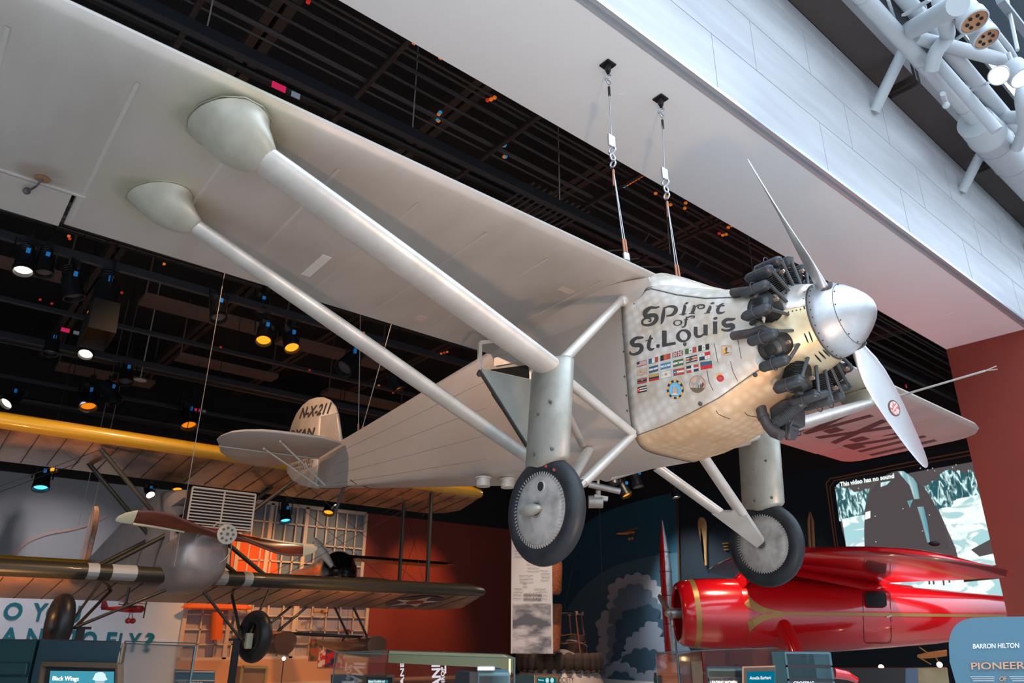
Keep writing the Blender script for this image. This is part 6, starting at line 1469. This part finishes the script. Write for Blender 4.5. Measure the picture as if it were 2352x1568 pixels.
dots=[(708,4,'r'),(951,98,'o'),(1012,132,'o'),(1120,230,'r'),(1128,228,'o'),(1136,224,'o'),(1011,258,'b'),(1008,262,'o'),(1005,274,'b'),(1007,277,'o'),(1155,334,'o'),(1159,334,'b'),(1158,360,'o'),(1161,360,'b')]+[(1016+i*8,348+i*3.8,'r' if i<5 else 'o') for i in range(9)]+[(1433,428,'b')]+[(1440+i*6.5,424-i*4,'o') for i in range(7)]+[(1506,444,'o'),(1531,451,'o'),(1575,466,'o'),(1573,478,'o'),(1540,470,'o'),(1652,536,'r'),(1660,540,'o'),(1668,538,'o'),(1673,522,'o'),(1681,518,'o'),(1628,631,'o'),(280,672,'r'),(160,548,'r'),(158,542,'o'),(377,606,'o'),(92,688,'r'),(119,697,'r'),(507,797,'r'),(711,850,'r'),(1013,812,'o'),(1020,810,'r'),(1027,808,'o'),(805,755,'o'),(835,764,'o'),(870,885,'o'),(2172,760,'b'),(903,902,'r')]
TRK=[o for o in COL.objects if o.name.startswith('lighting_track')]
def near_track(y): return min(TRK,key=lambda o:abs(o.location.y-y))
for i,(x,y,c) in enumerate(dots):
    up_=x>650 and y<640
    p=onZ(x,y,8.02 if up_ else ZT); own=rk_ if up_ else near_track(p.y)
    if not up_: p=onY(x,y,own.location.y-.06) if abs(p.y-own.location.y)<.5 else p
    part(MB().box(p-V((.02,.02,.015)),p+V((.02,.02,.015))),'tape_tag',DOT[c],own)
mSg=mat('magenta_label',(.75,.02,.10),.5,emit=(.8,.02,.12),es=.35); mLb=mat('white_label',(.5,.55,.6),.5)
for i,(x,y,w) in enumerate(((640,200,.16),(150,758,.15),(453,941,.15),(2081,887,.05))):
    own=near_track(onZ(x,y,ZT).y); p=onY(x,y,own.location.y-.06)
    part(MB().box((p.x-w/2,p.y-.01,p.z-.04),(p.x+w/2,p.y,p.z+.04)),'track_label',mSg,own)
    if i<3: part(MB().box((p.x+w/2+.07,p.y-.01,p.z-.04),(p.x+w/2+.17,p.y,p.z+.03)),'white_label',mLb,own)
# stage lights
mBody=mat('stage_light_black',(.016,.017,.02),.4,.4); mBlueS=mat('blue_sticker',(.02,.25,.6),.5,emit=(.02,.2,.6),es=.2)
EM={'a':emat('amber_lens',(1,.26,.01),.8),'A':emat('amber_glow',(1,.34,.02),1.3),'w':emat('white_lens',(1,.88,.72),2.5),'c':emat('cyan_lens',(.10,.62,1),1.6),'d':mat('dark_lens',(.10,.10,.11),.1)}
def stage(px,py,z,size,kind,aim,label,group=None,snoot=False):
    p=onZ(px,py,z); s=size; d=V(aim).normalized()
    t=thing('stage_light',label,'stage light',p,0,group)
    u,v,_=frame(d)
    body=part(MB().lathe([(-.30*s,.05*s),(-.28*s,.085*s),(-.12*s,.10*s),(-.10*s,.125*s),(.10*s,.13*s),(.12*s,.14*s),(.2*s,.145*s),(.2*s,.125*s),(.12*s,.12*s)],p,d,20),'lamp_body',mBody,t,40)
    fn=MB()
    for k in range(5): fn.torus(p-d*(.14+.035*k)*s,d,.092*s,.008*s,20,4)
    part(fn,'cooling_rib',mBody,t,40,parent=body)
    part(MB().lathe([(0,.118*s),(.01*s,.118*s)],p+d*.13*s,d,20),'lens',EM[kind],t,None,parent=body)
    if snoot:
        w=.22*s
        pts=[p+d*.22*s+u*a*w+v*b_*w for a,b_ in ((-1,-.6),(1,-.6),(1,.6),(-1,.6))]; p2=[p+d*.62*s+u*a*w*1.15+v*b_*w*1.05 for a,b_ in ((-1,-.6),(1,-.6),(1,.6),(-1,.6))]
        so=part(MB().loft([pts,p2],False),'snoot',mat('snoot_black',(.008,.007,.006),.7),t); solid(so,.008)
        part(MB().lathe([(0,.14*s),(.01,.14*s)],p+d*.30*s,d,20),'glow_disc',EM['a'],t)
    part(MB().tube([p+u*.16*s,p+u*.17*s-d*.12*s+V((0,0,.22*s)),V((p.x,p.y,p.z+.30*s)),p-u*.17*s-d*.12*s+V((0,0,.22*s)),p-u*.16*s],.014*s,6),'yoke',mBody,t,60)
    part(MB().box((p.x-.04*s,p.y-.04*s,p.z+.28*s),(p.x+.04*s,p.y+.04*s,max(p.z+.42*s,z+.3))),'clamp',mBody,t)
    part(MB().tube([(p.x,p.y,p.z+.36*s),(p.x,p.y,10.22)],.011,5),'drop_rod',mPipe,t)
    part(MB().box(p+V((-.03,-.13*s,.10*s)),p+V((.03,-.10*s,.17*s))),'sticker',mBlueS,t)
    return p
DN=(0,-.25,-1)
stage(57,600,7.1,1.1,'w',(.05,-.3,-1),'stage light with a white lens at the far left under the silver wing')
stage(103,606,7.15,1.0,'d',(.1,-.2,-1),'unlit black stage light right of the leftmost white one')
stage(165,655,7.0,1.2,'d',(.35,-.1,-1),'long unlit black stage light tilted beside the snooted amber one')
stage(243,672,7.0,1.5,'A',(0,-.15,-1),'large amber stage light with a square black snoot',snoot=True)
stage(202,800,7.1,1.1,'w',(-.2,-.6,-1),'round white glowing stage light below the snooted amber one')
stage(120,792,7.2,1.1,'d',(0,-.2,-1),'dim black stage light left of the round white one')
stage(500,711,7.1,1.1,'d',(.1,-.4,-1),'unlit black stage light under the middle of the near track')
stage(600,700,7.6,.9,'d',(.1,-.4,-1),'small unlit stage light above the amber pair')
stage(607,766,7.0,1.15,'A',(-.15,-.5,-1),'left stage light of the amber pair above the rear wing strut')
stage(667,783,7.0,1.15,'A',(.05,-.6,-1),'right stage light of the amber pair above the rear wing strut')
stage(908,876,7.1,1.1,'a',(.5,-.3,-1),'amber stage light glimpsed between the two wing struts')
stage(805,830,7.1,1.5,'d',(-.8,-.2,-1),'long grey tilted stage light left of the tail hanging wires')
stage(30,915,7.1,1.3,'w',(-.7,-.5,-1),'white stage light tilted left above the yellow wing')
stage(203,915,7.1,1.5,'a',(.1,-.5,-1),'small amber stage light above the yellow wing, left one')
stage(255,905,7.15,1.3,'d',(.6,-.2,-1),'unlit black stage light beside the left amber one over the yellow wing')
stage(432,958,7.1,1.6,'a',(.1,-.5,-1),'small amber stage light left of the stabilizer')
stage(290,860,7.2,1.2,'d',(0,-.4,-1),'unlit black stage light right of the round white one')
def stage_d(px,py,D_,size,kind,aim,label,group=None):
    p=CAM+ray(px,py)*D_; return stage(px,py,p.z,size,kind,aim,label,group)
stage_d(97,1100,17,1.3,'c',(0,-.4,-1),'cyan stage light hanging in front of the grey wall')
stage_d(655,1180,21,1.2,'c',(0,-.4,-1),'cyan stage light seen through the upper window bars')
stage_d(119,1062,19,1.2,'A',(0,-.4,-1),'amber stage light hanging just under the yellow wing')
stage_d(408,1110,19,1.0,'A',(0,-.4,-1),'amber stage light above the radiator of the olive biplane')
stage_d(757,1163,20,1.1,'A',(-.3,-.4,-1),'amber stage light behind the tail skid of the silver monoplane')
stage_d(768,1150,20,.7,'w',(.3,-.4,-1),'small white lamp behind the tail skid')
stage_d(343,1130,20,.9,'w',(.1,-.8,-.6),'bright white lamp glaring over the biplane fuselage')
stage_d(1432,1123,16,.9,'A',(.1,-.5,-1),'amber stage light between the front wheel leg and the fuselage belly')
stage_d(1461,1100,16,.9,'w',(.1,-.2,-1),'white stage light under the belly of the silver monoplane')
stage_d(1550,1128,18,.8,'w',(0,-.2,-1),'white stage light at the corner trim of the mural')
stage_d(1412,1098,16,.9,'d',(-.3,-.2,-1),'unlit stage light under the fuselage belly')
# small white detector and hanging white duct piece behind the front wheel
p=onZ(322,872,7.4); tag(MB().sphere(p,.10,12,8,(1.6,1,.5)).tube([p,V((p.x,p.y,10.2))],.015,6).build('white_detector',mStr,None,60),'small white detector on the ceiling above the yellow wing','detector')
wp=thing('white_projector_arm','white projector arm and pipe hanging behind the right edge of the near wheel','projector arm',CAM+ray(1370,1130)*14)
part(MB().tube([CAM+ray(1352,1112)*14,CAM+ray(1424,1128)*14],.06,10),'arm',mStr,wp,60)
part(MB().tube([CAM+ray(1352,1152)*14,CAM+ray(1384,1152)*14],.12,14),'barrel',mStr,wp,60)
part(MB().tube([CAM+ray(1374,1125)*14,CAM+ray(1374,1142)*14],.05,8),'stem',mStr,wp,60)
part(MB().beam(CAM+ray(1364,1141)*14,CAM+ray(1395,1146)*14,.12,.08),'bracket',mStr,wp)
part(MB().tube([CAM+ray(1374,1112)*14,V(((CAM+ray(1374,1112)*14).x,(CAM+ray(1374,1112)*14).y,9.2))],.03,8),'drop_rod',mStr,wp,60)
# ============================================================ HOISTS
mCab=mat('steel_cable',(.35,.34,.33),.4,.7); mShk=mat('galvanised_shackle',(.55,.56,.58),.35,.8); mTape=mat('copper_tape',(.42,.16,.08),.5)
for i,(ax_,mid,w1_,w2_,l) in enumerate((((1396,148),(1413,345),(1436,592),(1442,594),'left'),((1517,226),(1536,420),(1556,648),(1563,651),'right'))):
    A0=onZ(*ax_,SOF); B1=P2W(pl(*w1_,'x',-.22));B2=P2W(pl(*w2_,'x',-.22))
    t=thing('ceiling_hoist','%s of two hoist cables with a black plate carrying the silver wing from the soffit'%l,'hoist cable',A0)
    part(MB().box(A0+V((-.065,-.065,-.02)),A0+V((.065,.065,0))),'anchor_plate',mBody,t,None,.01)
    part(MB().lathe([(0,.035),(.06,.03),(.10,.015)],A0+V((0,0,-.02)),(0,0,-1),12).sphere(A0+V((-.03,-.03,-.10)),.022,8,6),'eye_bolt',mBody,t,50)
    part(MB().torus(A0+V((0,0,-.17)),(1,.3,0),.032,.009,18,8).torus(A0+V((0,0,-.22)),(0,1,0),.03,.008,18,8),'shackle',mShk,t,60)
    Mz=onY(*mid,A0.y-.01); Mz.x=A0.x+ (B1.x-A0.x)*(A0.z-Mz.z)/(A0.z-B1.z)*1.0
    part(MB().tube([A0+V((0,0,-.27)),Mz+V((0,0,.1))],.006,6),'cable',mCab,t,60)
    part(MB().tube([A0+V((0,0,-.29)),A0+V((0,0,-.40))],.013,8),'cable_sleeve',mBody,t,60)
    part(MB().box(Mz+V((-.05,-.01,.02)),Mz+V((.04,.01,.15))),'load_plate',mShk,t)
    part(MB().torus(Mz+V((0,0,-.02)),(1,.3,0),.035,.010,18,8).torus(Mz+V((0,0,-.10)),(0,1,0),.033,.010,18,8).torus(Mz+V((0,0,-.18)),(1,0,0),.033,.010,18,8),'shackle',mShk,t,60)
    for Bq in (B1,B2):
        part(MB().tube([Mz+V((0,0,-.24)),Bq],.0065,6),'sling_leg',mCab,t,60)
        dd=(Bq-Mz).normalized()
        part(MB().tube([Bq-dd*.06,Bq-dd*.20],.011,8),'sling_sleeve',mTape,t,60)
        part(MB().tube([Bq+dd*.02,Bq-dd*.05],.02,8),'sling_fork',mShk,t,60)
    part(MB().tube([Mz+V((0,0,-.25)),Mz+V((0,0,-.42))],.013,8),'sling_sleeve',mTape,t,60)
tw=thing('tail_hanging_wire','pair of thin wires rising from the tail of the silver monoplane','wire',P2W(V((-5.9,0,.1))))
for (b_,t_) in (((823,997),(828,728)),((828,998),(898,748))):
    Bq=P2W(pl(*b_,'y',0)); d_=ray(*t_)
    # the wires lean apart in the plane through the fuselage
    Tq=P2W(pl(*t_,'y',0)); e=Bq+(Tq-Bq)*2.4
    part(MB().tube([Bq,e],.007,6),'wire',mCab,tw,60); part(MB().tube([Bq,Bq.lerp(e,.035)],.013,6),'wire_sleeve',mTape,tw,60)
for i,(x,l) in enumerate(((400,'thin hanging wire crossing in front of the olive biplane radiator'),(205,'left thin hanging wire in front of the grey wall'),(180,'leftmost thin hanging wire beside the biplane rudder'))):
    p=onY(x,1300 if i==0 else 1210,12.1 if i==0 else 20.5)
    tag(MB().tube([p,V((p.x,p.y,9.9))],.006 if i==0 else .008,5).build('hanging_wire',mCab),l,'wire')
"""pitot and wind probe on the right wing"""
pa=pl(1955,912,'z',-.03);pb=pl(2180,888,'z',.0)
q0=pl(2070,908,'z',-.05); q1=q0+V((.95,.0,.03))
MB().tube([q0+V((-.05,0,.04)),q0,q1],[.012,.014,.012],8).tube([q1,q1+V((.12,.0,.02))],.006,5).tube([q1+V((0,.0,-.0)),q1+V((.12,.0,-.02))],.006,5).build('airspeed_probe',mStr,plane,60)

# ============================================================ TALL HALL STRUCTURE, UPPER RIGHT
mWP=mat('white_pipe_paint',(.50,.53,.55),.5,0)
mBeamG=mat('brown_grey_beam',(.075,.06,.055),.6,.2)
for k in range(-2,7):
    x=10.0+k*3.36-.95
    tag(MB().box((x-1.52,2.93,9.76),(x+1.52,3.40,10.2)).build('ceiling_girder',mBeamG),'brown grey box girder segment running along the top of the marble wall','girder','girder segments above the marble')
    tag(MB().box((x+1.54,2.95,9.80),(x+1.60,3.40,10.1)).box((x+1.74,2.95,9.80),(x+1.80,3.40,10.1)).build('girder_bracket',mWarmSteel),'pair of perforated dark cross plates between girder segments','bracket','girder brackets')
for k in range(0,3):
    x=10.0+k*3.36
    tag(MB().tube([(x,3.40,9.02),(x+.0,2.62,10.05)],.085,16).build('wall_brace',mWP,None,60),['white tubular brace rising from the marble wall, upper left one','white tubular brace rising from the marble wall, lower right one','white tubular brace beyond the right picture edge'][k],'brace')
def pipe(pts,r,l,name='white_pipe'): return tag(MB().tube(pts,r,16).build(name,mWP,None,60),l,'pipe')
def sm(pts,n=6): return [V(p) for p in cr_spline([tuple(p) for p in pts],n)]
Y1,Z1=2.62,9.47
p1=pipe([(4,Y1,Z1),(12.3,Y1,Z1)],.115,'long straight white pipe entering the thick white duct at upper right')
for x in (8.2,10.0,11.6): MB().torus((x,Y1,Z1),(1,0,0),.118,.008,20,6).build('pipe_band',mShk,p1,60)
d1=tag(MB().lathe([(0,.20),(.02,.27),(.5,.285),(.52,.30),(.6,.30),(.62,.285),(6,.285)],(12.0,Y1,Z1-.06),(1,0,0),28).build('white_duct',mWP,None,50),'thick white insulated duct at the right picture edge','duct')
for x in (12.9,13.7): MB().torus((x,Y1,Z1-.06),(1,0,0),.288,.009,28,6).build('duct_band',mShk,d1,60)
pipe([(4,2.35,9.75),(20,2.35,9.75)],.11,'second white pipe parallel behind the long straight one')
pipe([(4,2.05,10.5),(20,2.05,10.5)],.09,'third white pipe higher behind the parallel pair')
a=CAM+ray(2165,0)*14.2
pipe(sm([onY(2150,-40,2.0),onY(2160,10,2.0),onY(2172,60,2.1),onY(2175,85,2.2),onY(2150,120,2.35),onY(2138,160,2.5)],5),.10,'white elbow pipe bending down onto the long straight pipe')
pipe([onY(2090,70,2.5),onY(2200,10,1.6)],.13,'broad white truss tube rising to the upper right corner')
pipe([onY(2100,85,2.5),onY(2310,140,1.9)],.10,'white truss tube running right towards the lamps')
pipe([onY(2140,128,2.5),onY(2290,300,2.1)],.08,'white truss tube slanting down towards the duct')
pipe([onY(2280,270,2.5),onY(2400,270,1.8)],.11,'white stub pipe leaving the thick duct at the picture edge')
pipe(sm([onY(2352,190,1.9),onY(2345,225,1.95),(onY(2352,290,2.1)),onY(2335,340,2.35)],5),.09,'small white elbow pipe at the right picture edge')
pipe([onY(2300,300,2.5),onY(2400,285,2.2)],.05,'thin white pipe above the thick duct at the picture edge')
for a_,b_,l in (((2075,35),(2135,0),'thin white angle bar crossing near the top picture edge'),((2190,95),(2240,60),'thin white angle bar between the pipes and the paired lamps'),((2225,210),(2270,190),'thin white angle bar left of the glowing spotlight')):
    tag(MB().beam(onY(*a_,2.3),onY(*b_,1.9),.05,.03).build('angle_bar',mWP),l,'bar')
for i,(x0,y0,x1,y1) in enumerate(((2040,0,2056,50),(2123,10,2148,92),(2160,140,2172,175),(2237,195,2250,250),(2213,170,2222,195))):
    tag(MB().tube([onY(x0,y0,2.45),onY(x1,y1,2.6)],.022,6).build('hanger_rod',mWP),'thin white hanger rod among the pipes at upper right','rod','white hanger rods')
pr2=[onY(2297,0,1.2),onY(2372,95,1.2)]
tag(MB().beam(pr2[0],pr2[1],.08,.06).build('truss_chord',mat('grey_truss',(.22,.27,.31),.5)),'grey truss chord crossing the top right corner','truss')
tag(MB().tube([onY(2313,0,1.2),onY(2337,115,1.2)],.02,6).build('truss_rod',mWP),'white rod hanging from the grey truss chord','rod')
pc=[onY(2262,40,1.8),onY(2318,110,1.8),onY(2352,170,1.8)]
lampbar=tag(MB().tube(pc,.04,8).build('lamp_bar',mWP,None,60),'white pipe bar that carries the round lamps at upper right','lamp bar')
mLensG=mat('gold_reflector',(.55,.33,.18),.35,.5); EMH=emat('bright_halo',(1,.86,.72),2.2)
def rlamp(px,py,Y,s,aim,lit,label):
    p=onY(px,py,Y); d=V(aim).normalized(); t=thing('round_lamp',label,'lamp',p)
    part(MB().lathe([(-.16*s,.05*s),(-.15*s,.13*s),(-.02*s,.135*s),(0,.15*s),(.10*s,.15*s),(.11*s,.135*s),(.04*s,.13*s)],p,d,24),'lamp_housing',mWP,t,40)
    lp=part(MB().lathe([(0,.128*s),(.01,.128*s)],p+d*.085*s,d,24),'lamp_face',EMH if lit else mLensG,t)
    if not lit:
        u,v,_=frame(d)
        for k in range(6): a=2*pi*k/6; part(MB().lathe([(0,.02*s),(.008,.02*s)],p+d*.10*s+u*.07*s*cos(a)+v*.07*s*sin(a),d,8),'lamp_cell',mDial,t,parent=lp)
    part(MB().tube([p-d*.1*s,p-d*.14*s+V((0,0,.22*s))],.025*s,6),'yoke',mWP,t,60)
rlamp(2228,38,1.8,1.25,(-.05,-.25,-1),False,'left of the pair of round white lamps with copper faces, near the top edge')
rlamp(2257,78,1.8,1.15,(-.05,-.25,-1),False,'right of the pair of round white lamps with copper faces, near the top edge')
p=onY(2295,172,1.8)
tl=thing('white_spotlight','white cylindrical spotlight with a glowing face at upper right','lamp',p)
d=(onY(2284,186,1.6)-onY(2312,150,1.8)).normalized()
part(MB().lathe([(-.45,.06),(-.42,.10),(-.1,.10),(-.08,.12),(.1,.12),(.12,.13)],p,d,20),'lamp_housing',mWP,tl,40)
part(MB().lathe([(0,.115),(.01,.115)],p+d*.115,d,20),'lamp_face',EMH,tl)
rlamp(2340,168,1.75,1.2,(-.1,-.3,-1),True,'glowing round lamp cut by the right picture edge')
for i,(x,y) in enumerate(((2215,170),(2165,215))):
    tag(MB().tube([onY(x,y,2.4),onY(x+8,y+25,2.5)],.035,8).sphere(onY(x+8,y+27,2.45),.05,10,8).build('pipe_valve',mWP,None,60),['small white valve above the two parallel pipes','small white valve below the long straight pipe'][i],'valve')

# ============================================================ GALLERY LAMPS AND ADDED FILL SPOTS
def spot(px_loc,target,power,col,angle=40,blend=.8,size=.15): return lamp('SPOT','gallery_or_fill_spot',px_loc,target,power,col,size,None,angle,blend)
AMB=(1,.58,.30); WRM=(1,.78,.58)
spot((3.0,9.5,8.6),(4.5,15.0,1.0),900,AMB,75)
spot((8.0,10.5,8.6),(7.5,14.5,1.0),700,AMB,70)
spot((3.0,20.5,6.9),(3.6,24.9,1.4),1200,(1,.85,.85),70)
spot((9.0,20.5,6.9),(9.5,24.9,1.6),1300,(1,.45,.15),60)
spot((13.0,20.5,6.9),(12.0,24.9,2.6),1000,(1,.6,.35),60)
spot((15.9,21.5,7.0),(16.0,24.9,2.2),1300,(1,.40,.14),52,1.0)
spot((10.5,22.5,.5),(11.5,25,3.5),0.1,AMB,50)
spot((18.5,15.0,7.2),(12,13,2.8),500,WRM,45)
spot((10.5,9.0,8.6),(11.8,12.2,1.6),1800,WRM,30)
spot((12.0,12.5,8.6),(15.4,16.2,1.2),2200,(1,.75,.6),35)
spot((12.0,6.0,8.6),(14.2,7.6,2.2),3600,WRM,55)
spot((16.0,9.5,8.6),(15.5,7.5,2.4),700,WRM,55)
spot((20.2,15.0,7.2),(21.9,14.3,3.6),60,(.25,.6,1),18)
spot((19.0,12.2,8.0),(21.9,12.4,3.3),250,(.8,.75,.6),30)
spot((18.0,17.5,8.0),(21.9,16.0,1.6),2200,(.85,.9,1),45)
# wash on the silver monoplane belly from floor level uplight fittings
spot((2.2,.6,.45),(4.6,4.6,4.3),330,(1,.60,.38),95,.9,.12)
spot((-.5,10.8,7.3),(4.6,8.6,3.8),650,(1,.66,.46),70,.9)
spot((-1.5,10.0,5.2),(3.5,16.0,3.1),420,(1,.8,.7),50)  # fill spot added to brighten the biplane fuselage side
spot((17.0,12.5,7.6),(21.9,16.0,1.6),1500,(.85,.92,1),45)
spot((1.2,12.2,.5),(1.6,14.4,4.3),260,(1,.5,.2),75,.9)  # warm fill added from below to turn the biplane wing underside orange
spot((6.5,12.0,.5),(7.2,14.2,3.6),160,(1,.5,.22),70,.9)  # second warm fill added under the biplane
